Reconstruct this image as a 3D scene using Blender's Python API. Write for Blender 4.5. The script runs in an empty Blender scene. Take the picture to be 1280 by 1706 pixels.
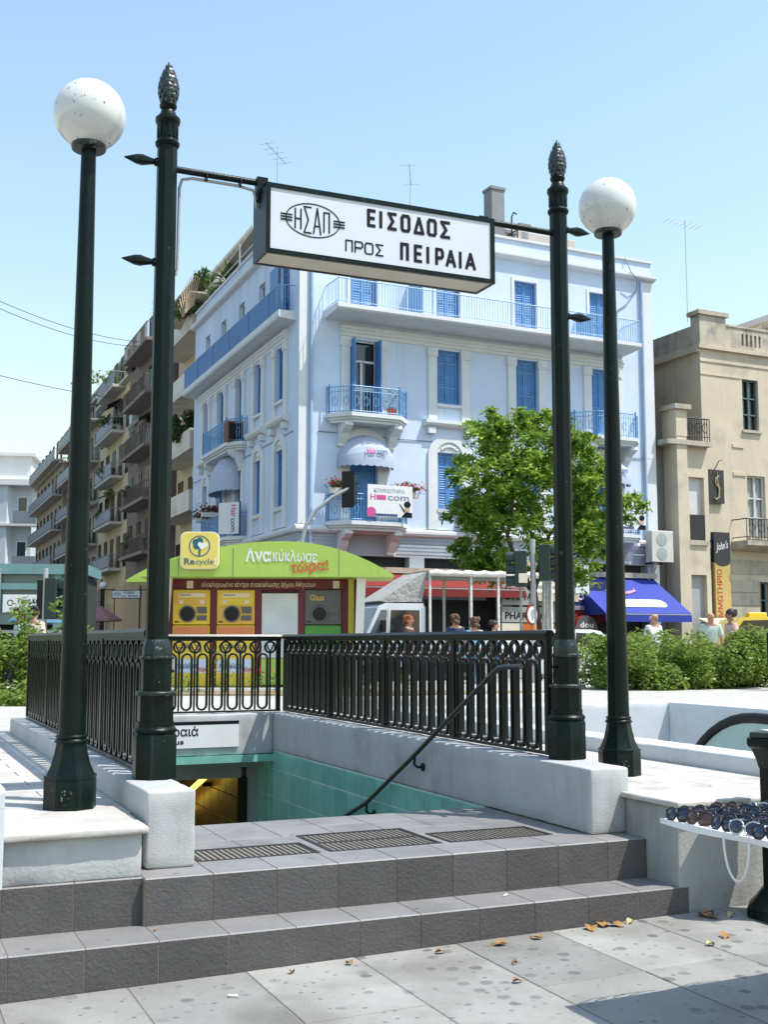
import bpy, bmesh, math, random
import numpy as np
from mathutils import Vector, Matrix
R = math.radians
random.seed(7); rng = np.random.default_rng(7)
sc = bpy.context.scene
COL = sc.collection

# ------------------------------------------------------------------ camera
cd = bpy.data.cameras.new('camera'); cam = bpy.data.objects.new('camera', cd); COL.objects.link(cam)
cd.sensor_fit = 'HORIZONTAL'; cd.sensor_width = 36.0; cd.lens = 36.0 * 1939.0 / 1280.0
cd.clip_start = 0.1; cd.clip_end = 3000
cam.location = (0, 0, 1.6); cam.rotation_euler = (R(90 + 6.357), 0, 0)
sc.camera = cam
# ------------------------------------------------------------------ sky and sun
SUN_EL, SUN_H = R(62.4), Vector((0.954, -0.298))
w = bpy.data.worlds.new('World'); sc.world = w; w.use_nodes = True
nt = w.node_tree; nt.nodes.clear()
sky = nt.nodes.new('ShaderNodeTexSky'); sky.sky_type = 'NISHITA'; sky.sun_disc = False
sky.sun_elevation = SUN_EL; sky.sun_rotation = math.atan2(SUN_H.x, SUN_H.y)
sky.altitude = 60; sky.air_density = 1.95; sky.dust_density = 0.8; sky.ozone_density = 2.6
bg = nt.nodes.new('ShaderNodeBackground'); bg.inputs[1].default_value = 0.115
wo = nt.nodes.new('ShaderNodeOutputWorld')
nt.links.new(sky.outputs[0], bg.inputs[0]); nt.links.new(bg.outputs[0], wo.inputs[0])
sd = bpy.data.lights.new('sun', 'SUN'); sd.energy = 2.9; sd.angle = R(0.55); sd.color = (1.0, 0.955, 0.88)
so = bpy.data.objects.new('sun', sd); COL.objects.link(so)
sv = Vector((SUN_H.x * math.cos(SUN_EL), SUN_H.y * math.cos(SUN_EL), math.sin(SUN_EL)))
so.rotation_euler = sv.to_track_quat('Z', 'Y').to_euler(); so.location = (10, -4, 30)
sc.view_settings.view_transform = 'Standard'; sc.view_settings.look = 'None'
sc.view_settings.exposure = 0.95; sc.view_settings.gamma = 1.0; sc.view_settings.use_curve_mapping = False
sc.cycles.max_bounces = 7; sc.cycles.diffuse_bounces = 4; sc.cycles.glossy_bounces = 3
sc.cycles.transmission_bounces = 5; sc.cycles.transparent_max_bounces = 8
sc.cycles.caustics_reflective = False; sc.cycles.caustics_refractive = False
try: sc.cycles.use_denoising = True
except Exception: pass

# ------------------------------------------------------------------ materials
MATS = {}
def srgb(h):
    h = h.lstrip('#'); c = [int(h[i:i + 2], 16) / 255 for i in (0, 2, 4)]
    return tuple(((x + .055) / 1.055) ** 2.4 if x > .04045 else x / 12.92 for x in c)
def mat(name, col, rough=.65, var=.10, vs=2.5, bump=0., bs=60., metal=0., dirt=None, orand=0., coat=0., spec=.5, bdist=.01):
    """procedural paint/stone: two noise scales vary the colour, optional dirt patches and bump"""
    if isinstance(col, str): col = srgb(col)
    m = bpy.data.materials.new(name); m.use_nodes = True; MATS[name] = m
    N, L = m.node_tree.nodes, m.node_tree.links
    b = N['Principled BSDF']; b.inputs['Roughness'].default_value = rough; b.inputs['Metallic'].default_value = metal
    b.inputs['Specular IOR Level'].default_value = spec; b.inputs['Coat Weight'].default_value = coat
    g = N.new('ShaderNodeNewGeometry')
    def noise(s, det=4):
        n = N.new('ShaderNodeTexNoise'); n.inputs['Scale'].default_value = s; n.inputs['Detail'].default_value = det
        L.new(g.outputs['Position'], n.inputs['Vector']); return n
    def mixc(fac, a, bb, mode='MIX'):
        x = N.new('ShaderNodeMix'); x.data_type = 'RGBA'; x.blend_type = mode
        for s, v in ((0, fac), (6, a), (7, bb)):
            if hasattr(v, 'is_output'): L.new(v, x.inputs[s])
            elif isinstance(v, (int, float)): x.inputs[s].default_value = v
            else: x.inputs[s].default_value = (*v[:3], 1)
        return x.outputs[2]
    def ramp(src, a, bb):
        r = N.new('ShaderNodeMapRange'); r.inputs[1].default_value = a; r.inputs[2].default_value = bb
        L.new(src, r.inputs[0]); return r.outputs[0]
    n1 = noise(vs); n2 = noise(vs * 9, 3)
    lo = tuple(c * (1 - var) for c in col); hi = tuple(min(1, c * (1 + var)) for c in col)
    c = mixc(ramp(n1.outputs[0], .3, .7), lo, hi)
    c2 = mixc(ramp(n2.outputs[0], .3, .7), tuple([1 - var * .6] * 3), (1, 1, 1))
    c = mixc(1.0, c, c2, 'MULTIPLY')
    if dirt:
        dc, ds, da, dt = dirt
        if isinstance(dc, str): dc = srgb(dc)
        nd = noise(ds, 6); f = ramp(nd.outputs[0], dt, dt + .16)
        k = N.new('ShaderNodeMath'); k.operation = 'MULTIPLY'; k.inputs[1].default_value = da; L.new(f, k.inputs[0])
        c = mixc(k.outputs[0], c, dc)
    if orand:
        oi = N.new('ShaderNodeObjectInfo'); h = N.new('ShaderNodeHueSaturation')
        mr = N.new('ShaderNodeMapRange'); mr.inputs[3].default_value = 1 - orand; mr.inputs[4].default_value = 1 + orand
        L.new(oi.outputs['Random'], mr.inputs[0]); L.new(mr.outputs[0], h.inputs['Value']); L.new(c, h.inputs['Color']); c = h.outputs[0]
    L.new(c, b.inputs['Base Color'])
    rr = N.new('ShaderNodeMapRange'); rr.inputs[3].default_value = max(.04, rough - .08); rr.inputs[4].default_value = min(1, rough + .08)
    L.new(n2.outputs[0], rr.inputs[0]); L.new(rr.outputs[0], b.inputs['Roughness'])
    if bump:
        nb = noise(bs, 5); bp = N.new('ShaderNodeBump'); bp.inputs['Strength'].default_value = bump; bp.inputs['Distance'].default_value = bdist
        L.new(nb.outputs[0], bp.inputs['Height']); L.new(bp.outputs[0], b.inputs['Normal'])
    m['_c'] = 1
    return m
def spots(m, col, scale, size, density, seedoff=0.):
    """scattered small marks (gum, chips, flies): voronoi cells, only some of them filled"""
    if isinstance(col, str): col = srgb(col)
    N, L = m.node_tree.nodes, m.node_tree.links; b = N['Principled BSDF']
    src = b.inputs['Base Color'].links[0].from_socket
    g = N.new('ShaderNodeNewGeometry'); mp = N.new('ShaderNodeMapping'); mp.inputs[1].default_value = (seedoff, seedoff * .7, 0)
    nz = N.new('ShaderNodeTexNoise'); nz.inputs['Scale'].default_value = scale * 2.2
    ad = N.new('ShaderNodeMix'); ad.data_type = 'RGBA'; ad.blend_type = 'ADD'; ad.inputs[0].default_value = .22 / scale
    L.new(g.outputs['Position'], mp.inputs[0]); L.new(mp.outputs[0], nz.inputs[0]); L.new(mp.outputs[0], ad.inputs[6]); L.new(nz.outputs[1], ad.inputs[7])
    v = N.new('ShaderNodeTexVoronoi'); v.inputs['Scale'].default_value = scale; L.new(ad.outputs[2], v.inputs['Vector'])
    lt = N.new('ShaderNodeMapRange'); lt.inputs[1].default_value = size; lt.inputs[2].default_value = size * .7; L.new(v.outputs['Distance'], lt.inputs[0])
    sp = N.new('ShaderNodeSeparateColor'); L.new(v.outputs['Color'], sp.inputs[0])
    gt = N.new('ShaderNodeMath'); gt.operation = 'LESS_THAN'; gt.inputs[1].default_value = density; L.new(sp.outputs[0], gt.inputs[0])
    mu = N.new('ShaderNodeMath'); mu.operation = 'MULTIPLY'; L.new(lt.outputs[0], mu.inputs[0]); L.new(gt.outputs[0], mu.inputs[1])
    m2 = N.new('ShaderNodeMath'); m2.operation = 'MULTIPLY'; L.new(mu.outputs[0], m2.inputs[0]); L.new(sp.outputs[1], m2.inputs[1])
    x = N.new('ShaderNodeMix'); x.data_type = 'RGBA'; L.new(m2.outputs[0], x.inputs[0]); L.new(src, x.inputs[6]); x.inputs[7].default_value = (*col, 1)
    L.new(x.outputs[2], b.inputs['Base Color']); return m
def streaks(m, col, amt, sx=2.2, sz=.16, lo=.52):
    """rain streaks: noise stretched along z"""
    if isinstance(col, str): col = srgb(col)
    N, L = m.node_tree.nodes, m.node_tree.links; b = N['Principled BSDF']; src = b.inputs['Base Color'].links[0].from_socket
    g = N.new('ShaderNodeNewGeometry'); mp = N.new('ShaderNodeMapping'); mp.inputs[3].default_value = (sx, sx, sz); L.new(g.outputs['Position'], mp.inputs[0])
    n = N.new('ShaderNodeTexNoise'); n.inputs['Scale'].default_value = 1.; n.inputs['Detail'].default_value = 8; n.inputs['Roughness'].default_value = .65; L.new(mp.outputs[0], n.inputs[0])
    r = N.new('ShaderNodeMapRange'); r.inputs[1].default_value = lo; r.inputs[2].default_value = lo + .22; r.inputs[4].default_value = amt; L.new(n.outputs[0], r.inputs[0])
    x = N.new('ShaderNodeMix'); x.data_type = 'RGBA'; L.new(r.outputs[0], x.inputs[0]); L.new(src, x.inputs[6]); x.inputs[7].default_value = (*col, 1); L.new(x.outputs[2], b.inputs['Base Color']); return m
def glass(name, col=(.02, .025, .03), rough=.06):
    m = mat(name, col, rough, var=.25, vs=.8, spec=.8); return m
def emis(name, col, st):
    m = bpy.data.materials.new(name); m.use_nodes = True; MATS[name] = m
    b = m.node_tree.nodes['Principled BSDF']; b.inputs['Emission Color'].default_value = (*col, 1); b.inputs['Emission Strength'].default_value = st
    b.inputs['Base Color'].default_value = (*col, 1); return m
def leafmat(name, a, bcol, tr=.35):
    m = bpy.data.materials.new(name); m.use_nodes = True; MATS[name] = m
    N, L = m.node_tree.nodes, m.node_tree.links; b = N['Principled BSDF']; o = N['Material Output']
    at = N.new('ShaderNodeAttribute'); at.attribute_name = 'leafvar'
    x = N.new('ShaderNodeMix'); x.data_type = 'RGBA'; x.inputs[6].default_value = (*a, 1); x.inputs[7].default_value = (*bcol, 1)
    L.new(at.outputs['Fac'], x.inputs[0]); L.new(x.outputs[2], b.inputs['Base Color']); b.inputs['Roughness'].default_value = .45
    b.inputs['Specular IOR Level'].default_value = .35
    t = N.new('ShaderNodeBsdfTranslucent'); h = N.new('ShaderNodeHueSaturation'); h.inputs['Value'].default_value = 1.5; h.inputs['Hue'].default_value = .48
    L.new(x.outputs[2], h.inputs['Color']); L.new(h.outputs[0], t.inputs[0])
    ms = N.new('ShaderNodeMixShader'); ms.inputs[0].default_value = tr; L.new(b.outputs[0], ms.inputs[1]); L.new(t.outputs[0], ms.inputs[2]); L.new(ms.outputs[0], o.inputs[0])
    return m

GREEN = streaks(spots(spots(mat('dark_green_paint', (.0022, .0085, .0066), .36, .3, 6, bump=.16, bs=70, coat=.0, spec=.20), (.30, .32, .30), 26, .085, .22), (.05, .07, .06), 9, .16, .35, 5.), (.035, .045, .042), .55, 22, 1.2, .56)
GREENC = mat('dark_green_chipped', (.005, .015, .011), .36, .35, 14, bump=.6, bs=60, bdist=.006, dirt=((.34, .38, .36), 34, .75, .60))
IRON = mat('railing_green_black', (.0035, .0075, .0058), .30, .3, 12, bump=.1, bs=120, coat=.0, spec=.30)
OPAL = spots(spots(mat('opal_globe', (.70, .70, .67), .20, .03, 4, coat=.3), (.13, .09, .04), 24, .30, .11), (.20, .14, .07), 52, .30, .06, 3.)
STUCCO = streaks(mat('white_stucco', (.47, .473, .47), .92, .08, 3, bump=.5, bs=150, bdist=.007, dirt=((.26, .25, .235), 2.6, .6, .57)), (.27, .26, .24), .5, 7, 1.6, .55)
PAINTW = streaks(mat('white_wall_paint', (.60, .62, .635), .85, .05, 1.6, bump=.2, bs=60, dirt=((.42, .42, .41), 1.3, .45, .57)), (.38, .38, .37), .4, 5, .8, .54)
PLINTH = streaks(mat('grey_painted_concrete', (.36, .36, .34), .85, .10, 3, bump=.35, bs=45, dirt=((.20, .20, .19), 2.6, .6, .56)), (.16, .15, .13), .5, 6, 1.0, .53)
PLINTHW = streaks(mat('patched_white_plinth', (.44, .445, .44), .85, .08, 3, bump=.35, bs=45, dirt=((.30, .30, .30), 2.6, .75, .50)), (.20, .19, .17), .45, 6, 1.2, .55)
MARBLE = mat('worn_white_marble', (.51, .485, .44), .75, .10, 3.5, bump=.3, bs=40, dirt=((.33, .30, .26), 5, .6, .54), orand=.07)
JOINT = mat('dark_joint_mortar', (.26, .25, .23), .95, .2, 8)
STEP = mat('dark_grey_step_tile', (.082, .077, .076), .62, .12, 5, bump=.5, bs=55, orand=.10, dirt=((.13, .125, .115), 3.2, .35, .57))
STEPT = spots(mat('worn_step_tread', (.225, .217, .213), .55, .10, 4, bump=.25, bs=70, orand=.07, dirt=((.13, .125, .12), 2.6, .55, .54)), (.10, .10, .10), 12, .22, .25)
STEPJ = mat('step_mortar', (.26, .23, .18), .95, .15, 10)
PAVER = spots(spots(mat('grey_paving_slab', (.285, .278, .255), .85, .12, 2.2, bump=.35, bs=80, orand=.17, dirt=((.17, .16, .14), 1.3, .8, .50)), (.12, .12, .118), 9, .34, .50), (.13, .13, .125), 21, .30, .34, 4.)
PAVEJ = mat('paving_joint', (.22, .205, .18), .95, .15, 10)
TEAL = mat('teal_glazed_tile', (.225, .53, .43), .22, .10, 5, orand=.12, coat=.2)
TEALJ = mat('tile_grout', (.50, .60, .55), .9, .1, 10)
ASPH = mat('asphalt', (.085, .085, .085), .9, .15, 1.2, bump=.2, bs=80)
KERB = mat('kerb_stone', (.58, .58, .56), .85, .1, 2, bump=.2, bs=60)
SOIL = mat('dry_soil', (.30, .23, .14), .95, .2, 4, bump=.4, bs=30)
BLACK = mat('black_paint', (.006, .006, .007), .45, .2, 8, spec=.35)
INK = mat('sign_ink', (.005, .006, .010), .6, .1, 8, spec=.2)
SIGNW = mat('sign_white_acrylic', (.66, .69, .73), .35, .02, 3)
SIGNU = mat('sign_cream_underside', (.62, .56, .46), .5, .08, 4)
STEEL = mat('galvanised_steel', (.42, .44, .45), .45, .1, 12, metal=.6)
CABLE = mat('grey_cable', (.42, .42, .40), .6, .08, 10)
WHITE = mat('white_plastic', (.78, .78, .77), .5, .03, 5)
GLASS = glass('dark_window_glass')
GLASSB = glass('sky_window_glass', (.10, .13, .16), .08)

# ------------------------------------------------------------------ mesh builder
class MB:
    def __init__(s): s.v = []; s.f = []; s.m = []; s.T = Matrix.Identity(4); s.mi = 0
    def at(s, loc=(0, 0, 0), rz=0., rx=0., ry=0.):
        s.T = Matrix.Translation(loc) @ Matrix.Rotation(rz, 4, 'Z') @ Matrix.Rotation(ry, 4, 'Y') @ Matrix.Rotation(rx, 4, 'X'); return s
    def add(s, vs, fs):
        n = len(s.v); T = s.T
        s.v += [tuple(T @ Vector(p)) for p in vs]; s.f += [tuple(i + n for i in f) for f in fs]; s.m += [s.mi] * len(fs); return s
    def box(s, x0, x1, y0, y1, z0, z1):
        return s.add([(x0, y0, z0), (x1, y0, z0), (x1, y1, z0), (x0, y1, z0), (x0, y0, z1), (x1, y0, z1), (x1, y1, z1), (x0, y1, z1)],
                     [(0, 3, 2, 1), (4, 5, 6, 7), (0, 1, 5, 4), (1, 2, 6, 5), (2, 3, 7, 6), (3, 0, 4, 7)])
    def cbox(s, x0, x1, y0, y1, z0, z1, c=.01):
        """box with chamfered edges"""
        xs, ys, zs = (x0, x1), (y0, y1), (z0, z1); V = []; idx = {}
        for i in (0, 1):
            for j in (0, 1):
                for k in (0, 1):
                    sx, sy, sz = 1 - 2 * i, 1 - 2 * j, 1 - 2 * k
                    for ax in range(3):
                        p = [xs[i], ys[j], zs[k]]
                        for q, sg in ((0, sx), (1, sy), (2, sz)):
                            if q != ax: p[q] += sg * c
                        idx[(i, j, k, ax)] = len(V); V.append(tuple(p))
        F = []
        for i in (0, 1):
            f = [idx[(i, a, b, 0)] for a, b in ((0, 0), (1, 0), (1, 1), (0, 1))]; F.append(tuple(f if i else f[::-1]))
            f = [idx[(a, i, b, 1)] for a, b in ((0, 0), (0, 1), (1, 1), (1, 0))]; F.append(tuple(f if i else f[::-1]))
            f = [idx[(a, b, i, 2)] for a, b in ((0, 0), (1, 0), (1, 1), (0, 1))]; F.append(tuple(f if i else f[::-1]))
        for a in (0, 1):
            for b in (0, 1):
                F.append((idx[(0, a, b, 1)], idx[(1, a, b, 1)], idx[(1, a, b, 2)], idx[(0, a, b, 2)]))
                F.append((idx[(a, 0, b, 0)], idx[(a, 1, b, 0)], idx[(a, 1, b, 2)], idx[(a, 0, b, 2)]))
                F.append((idx[(a, b, 0, 0)], idx[(a, b, 1, 0)], idx[(a, b, 1, 1)], idx[(a, b, 0, 1)]))
                for k in (0, 1): F.append(tuple(idx[(a, b, k, ax)] for ax in range(3)))
        return s.add(V, F)
    def rbox(s, x0, x1, y0, y1, z0, z1, r=.014, cell=.06, jit=.004, nsc=9.):
        """masonry block: rounded, slightly uneven edges and faces"""
        from mathutils import noise as mn
        def ax(a, b):
            n = max(1, int((b - a - 2 * r) / cell)); return [a, a + r * .35] + [a + r + (b - a - 2 * r) * i / n for i in range(n + 1)] + [b - r * .35, b]
        X, Y, Z = ax(x0, x1), ax(y0, y1), ax(z0, z1); D = {}; V = []; F = []
        lo = Vector((x0 + r, y0 + r, z0 + r)); hi = Vector((x1 - r, y1 - r, z1 - r))
        def vid(i, j, k):
            if (i, j, k) not in D:
                p = Vector((X[i], Y[j], Z[k])); c = Vector([min(max(p[q], lo[q]), hi[q]) for q in range(3)]); d = p - c; L_ = d.length or 1
                d = d / L_; nv = mn.noise(p * nsc) * jit + mn.noise(p * nsc * 3.7) * jit * .5; edge = sum(1 for q in d if abs(q) > .2)
                V.append(tuple(c + d * (r + nv - (jit * 2.2 * max(0, mn.noise(p * 5.3 + Vector((7, 3, 1)))) if edge > 1 else 0)))); D[(i, j, k)] = len(V) - 1
            return D[(i, j, k)]
        nx, ny, nz = len(X) - 1, len(Y) - 1, len(Z) - 1
        for i in range(nx):
            for j in range(ny):
                for k in (0, nz): F.append((vid(i, j, k), vid(i + 1, j, k), vid(i + 1, j + 1, k), vid(i, j + 1, k)))
        for i in range(nx):
            for k in range(nz):
                for j in (0, ny): F.append((vid(i, j, k), vid(i + 1, j, k), vid(i + 1, j, k + 1), vid(i, j, k + 1)))
        for j in range(ny):
            for k in range(nz):
                for i in (0, nx): F.append((vid(i, j, k), vid(i, j + 1, k), vid(i, j + 1, k + 1), vid(i, j, k + 1)))
        return s.add(V, F)
    def ext(s, poly, d0, d1, ax='z'):
        """extrude a 2D polygon: ax z -> (x,y), y -> (x,z), x -> (y,z)"""
        n = len(poly)
        def P(p, d): return (p[0], p[1], d) if ax == 'z' else ((p[0], d, p[1]) if ax == 'y' else (d, p[0], p[1]))
        V = [P(p, d0) for p in poly] + [P(p, d1) for p in poly]
        F = [tuple(range(n))[::-1], tuple(range(n, 2 * n))] + [(i, (i + 1) % n, n + (i + 1) % n, n + i) for i in range(n)]
        return s.add(V, F)
    def ring(s, outer, inner, d0, d1, ax='y'):
        n = len(outer)
        def P(p, d): return (p[0], p[1], d) if ax == 'z' else ((p[0], d, p[1]) if ax == 'y' else (d, p[0], p[1]))
        V = [P(p, d0) for p in outer] + [P(p, d0) for p in inner] + [P(p, d1) for p in outer] + [P(p, d1) for p in inner]
        F = []
        for i in range(n):
            j = (i + 1) % n
            F += [(i, j, n + j, n + i), (2 * n + i, 3 * n + i, 3 * n + j, 2 * n + j), (i, 2 * n + i, 2 * n + j, j), (n + i, n + j, 3 * n + j, 3 * n + i)]
        return s.add(V, F)
    def lathe(s, prof, seg=16, c=(0, 0, 0), ph=0., cap=True):
        V = []; F = []; n = len(prof)
        for r, z in prof:
            for k in range(seg):
                a = ph + 2 * math.pi * k / seg; V.append((c[0] + r * math.cos(a), c[1] + r * math.sin(a), c[2] + z))
        for i in range(n - 1):
            for k in range(seg):
                k2 = (k + 1) % seg; F.append((i * seg + k, i * seg + k2, (i + 1) * seg + k2, (i + 1) * seg + k))
        if cap: F += [tuple(range(seg))[::-1], tuple(range((n - 1) * seg, n * seg))]
        return s.add(V, F)
    def tube(s, pts, r, seg=8, ph=0., cap=True, closed=False):
        P = [Vector(p) for p in pts]; n = len(P); rs = r if isinstance(r, (list, tuple)) else [r] * n
        V = []; F = []; up = None
        for i in range(n):
            t = (P[min(i + 1, n - 1)] - P[max(i - 1, 0)]) if not closed else (P[(i + 1) % n] - P[i - 1])
            t.normalize()
            if up is None: up = Vector((0, 0, 1)) if abs(t.z) < .9 else Vector((0, 1, 0))
            a = t.cross(up)
            if a.length < 1e-5: a = t.cross(Vector((1, 0, 0)))
            a.normalize(); b = a.cross(t).normalized(); up = b
            for k in range(seg):
                q = ph + 2 * math.pi * k / seg; V.append(tuple(P[i] + (a * math.cos(q) + b * math.sin(q)) * rs[i]))
        m = n if closed else n - 1
        for i in range(m):
            i2 = (i + 1) % n
            for k in range(seg):
                k2 = (k + 1) % seg; F.append((i * seg + k, i * seg + k2, i2 * seg + k2, i2 * seg + k))
        if cap and not closed: F += [tuple(range(seg))[::-1], tuple(range((n - 1) * seg, n * seg))]
        return s.add(V, F)
    def sphere(s, c, r, seg=24, rings=14, sc=(1, 1, 1)):
        V = [(c[0], c[1], c[2] - r * sc[2])]; F = []
        for i in range(1, rings):
            a = -math.pi / 2 + math.pi * i / rings
            for k in range(seg):
                q = 2 * math.pi * k / seg; V.append((c[0] + r * sc[0] * math.cos(a) * math.cos(q), c[1] + r * sc[1] * math.cos(a) * math.sin(q), c[2] + r * sc[2] * math.sin(a)))
        V.append((c[0], c[1], c[2] + r * sc[2])); t = len(V) - 1
        for k in range(seg):
            k2 = (k + 1) % seg; F += [(0, 1 + k2, 1 + k), (t, t - seg + k, t - seg + k2)]
            for i in range(rings - 2): F.append((1 + i * seg + k, 1 + i * seg + k2, 1 + (i + 1) * seg + k2, 1 + (i + 1) * seg + k))
        return s.add(V, F)
    def mesh(s, name, mats, smooth=None):
        me = bpy.data.meshes.new(name); me.from_pydata(s.v, [], s.f)
        for m in (mats if isinstance(mats, (list, tuple)) else [mats]): me.materials.append(m)
        if any(s.m): me.polygons.foreach_set('material_index', s.m)
        bm = bmesh.new(); bm.from_mesh(me); bmesh.ops.recalc_face_normals(bm, faces=bm.faces); bm.to_mesh(me); bm.free()
        if smooth is not None:
            me.polygons.foreach_set('use_smooth', [True] * len(me.polygons))
            if smooth < 179: me.set_sharp_from_angle(angle=R(smooth))
        me.update(); return me
    def build(s, name, mats, parent=None, smooth=None, loc=None, rz=0., **tags):
        return put(name, s.mesh(name, mats, smooth), parent, loc, rz, **tags)
def put(name, me, parent=None, loc=None, rz=0., label=None, cat=None, group=None, kind=None, scale=None):
    o = bpy.data.objects.new(name, me); COL.objects.link(o)
    if parent is not None: o.parent = parent
    if loc is not None: o.location = loc
    if rz: o.rotation_euler = (0, 0, rz)
    if scale is not None: o.scale = scale
    tag(o, label, cat, group, kind); return o
def tag(o, label=None, cat=None, group=None, kind=None):
    for k, v in (('label', label), ('category', cat), ('group', group), ('kind', kind)):
        if v: o[k] = v
    return o
def thing(name, label, cat, loc=(0, 0, 0), rz=0., group=None, kind=None):
    o = bpy.data.objects.new(name, None); COL.objects.link(o); o.empty_display_size = .2
    o.location = loc; o.rotation_euler = (0, 0, rz); return tag(o, label, cat, group, kind)
def copy_tree(o, parent=None):
    c = o.copy(); COL.objects.link(c)
    if parent is not None: c.parent = parent
    for ch in [x for x in bpy.data.objects if x.parent == o]: copy_tree(ch, c)
    return c
def B(*a, **k): return MB().box(*a)
def circ(cx, cz, r, n=20, a0=0., a1=2 * math.pi, rx=None):
    full = abs(a1 - a0 - 2 * math.pi) < 1e-6; m = n if full else n - 1
    return [(cx + (rx or r) * math.cos(a0 + (a1 - a0) * k / m), cz + r * math.sin(a0 + (a1 - a0) * k / m)) for k in range(n)]
def rrect(x0, x1, z0, z1, r, n=5):
    P = []
    for cx, cz, a in ((x1 - r, z0 + r, -90), (x1 - r, z1 - r, 0), (x0 + r, z1 - r, 90), (x0 + r, z0 + r, 180)):
        P += [(cx + r * math.cos(R(a + 90 * k / n)), cz + r * math.sin(R(a + 90 * k / n))) for k in range(n + 1)]
    return P
_dg = None
def text_mesh(body, size=1., bold=0., width=None, ax='xz', depth=.002, shear=0.):
    """flat lettering as a mesh in the local x-z plane, left aligned at 0, baseline at 0, facing -y"""
    c = bpy.data.curves.new('lettering', 'FONT'); c.body = body; c.size = size; c.offset = bold; c.shear = shear; c.resolution_u = 2; c.extrude = depth / 2
    o = bpy.data.objects.new('lettering_tmp', c); COL.objects.link(o)
    dg = bpy.context.evaluated_depsgraph_get(); me = bpy.data.meshes.new_from_object(o.evaluated_get(dg))
    bpy.data.objects.remove(o); bpy.data.curves.remove(c)
    co = np.empty(len(me.vertices) * 3); me.vertices.foreach_get('co', co); co = co.reshape(-1, 3)
    if len(co):
        co[:, 0] -= co[:, 0].min()
        if width: co[:, 0] *= width / max(co[:, 0].max(), 1e-6)
    out = np.stack([co[:, 0], -co[:, 2], co[:, 1]], 1)
    me.vertices.foreach_set('co', out.reshape(-1)); me.update(); return me
def lettering(body, m, parent, loc, size=1., bold=0., width=None, rz=0., rx=0., ry=0., name='lettering', shear=0., depth=.004):
    me = text_mesh(body, size, bold, width, shear=shear, depth=depth); me.materials.clear(); me.materials.append(m)
    o = put(name, me, parent, loc); o.rotation_euler = (rx, ry, rz); return o
def strokes(b, polys, u0, v0, w, h, t, y, step=.0003):
    """letters drawn as thick strokes in the x-z plane, facing -y; each stroke a hair prouder than the one before"""
    k = 0
    for pl in polys:
        for (a, c) in zip(pl[:-1], pl[1:]):
            p = Vector((u0 + a[0] * w, v0 + a[1] * h)); q = Vector((u0 + c[0] * w, v0 + c[1] * h)); d = (q - p)
            if d.length < 1e-6: continue
            d.normalize(); n = Vector((-d.y, d.x)) * t / 2; e = d * t * .32
            P = [p - e + n, q + e + n, q + e - n, p - e - n]
            b.ext([(x.x, x.y) for x in P], y - .002 - step * k, y, 'y'); k = (k + 1) % 7
    return b
_o = [(.15, 0), (.85, 0), (1, .15), (1, .85), (.85, 1), (.15, 1), (0, .85), (0, .15), (.15, 0)]
GLYPH = {'Ε': [[(1, 0), (0, 0), (0, 1), (1, 1)], [(0, .5), (.85, .5)]], 'Ι': [[(.5, 0), (.5, 1)]], 'Σ': [[(1, 1), (0, 1), (.6, .5), (0, 0), (1, 0)]],
         'Ο': [_o], 'Δ': [[(0, 0), (.5, 1), (1, 0), (0, 0)]], 'Π': [[(0, 0), (0, 1), (1, 1), (1, 0)]], 'Ρ': [[(0, 0), (0, 1), (.8, 1), (1, .85), (1, .58), (.8, .43), (0, .43)]],
         'Α': [[(0, 0), (.5, 1), (1, 0)], [(.2, .3), (.8, .3)]], 'Η': [[(0, 0), (0, 1)], [(1, 0), (1, 1)], [(0, .5), (1, .5)]]}
# entrance frame: local x runs along the steps (to the right, away), local y into the stairwell
RE = R(23.739); EX = Vector((math.cos(RE), math.sin(RE), 0)); EY = Vector((-math.sin(RE), math.cos(RE), 0))
def E(b, a, z=0.): return EX * b + EY * a + Vector((0, 0, z))
def eroot(name, label, cat, b, a, z, group=None, kind=None): return thing(name, label, cat, E(b, a, z), RE, group, kind)

# ================================================================== THE GROUND
hole = [tuple(E(*q, -.30)) for q in ((1.2, 6.4), (10.5, 6.4), (10.5, 23.5), (1.2, 23.5))]
g = MB().add([(-900, -300, -.30), (900, -300, -.30), (900, 1500, -.30), (-900, 1500, -.30)] + hole, [(0, 1, 5, 4), (1, 2, 6, 5), (2, 3, 7, 6), (3, 0, 4, 7)])
g.build('ground', ASPH, kind='structure', label='dusty ground sheet under the paved square')
road = MB().at(rz=RE).box(-400, 400, 25.6, 900, .1, .5); road.build('road', ASPH, kind='structure', label='grey asphalt road behind the square')
# pavement in front of the steps, falling slightly to the left
pv = MB().box(-9, 9, -3, 5.80, -.25, -.005).build('pavement', PAVEJ, kind='structure', label='grey paving slabs in front of the steps')
pv.location = E(3, 0, 0); pv.rotation_euler = (0, -.0145, RE)
pm = [MB().cbox(-.2885, .2885, -.4265 , .4265, -.03, .0, .003).mesh('paving_slab', PAVER)]
for r in range(5):
    for k in range(-8, 9):
        o = put('paving_slab', pm[0], pv, (1.19 + .585 * (k + 2) + .2925 - 3, 5.74 - .43 - .86 * r - (0 if r else 0), random.uniform(-.0015, .0015)))
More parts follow.
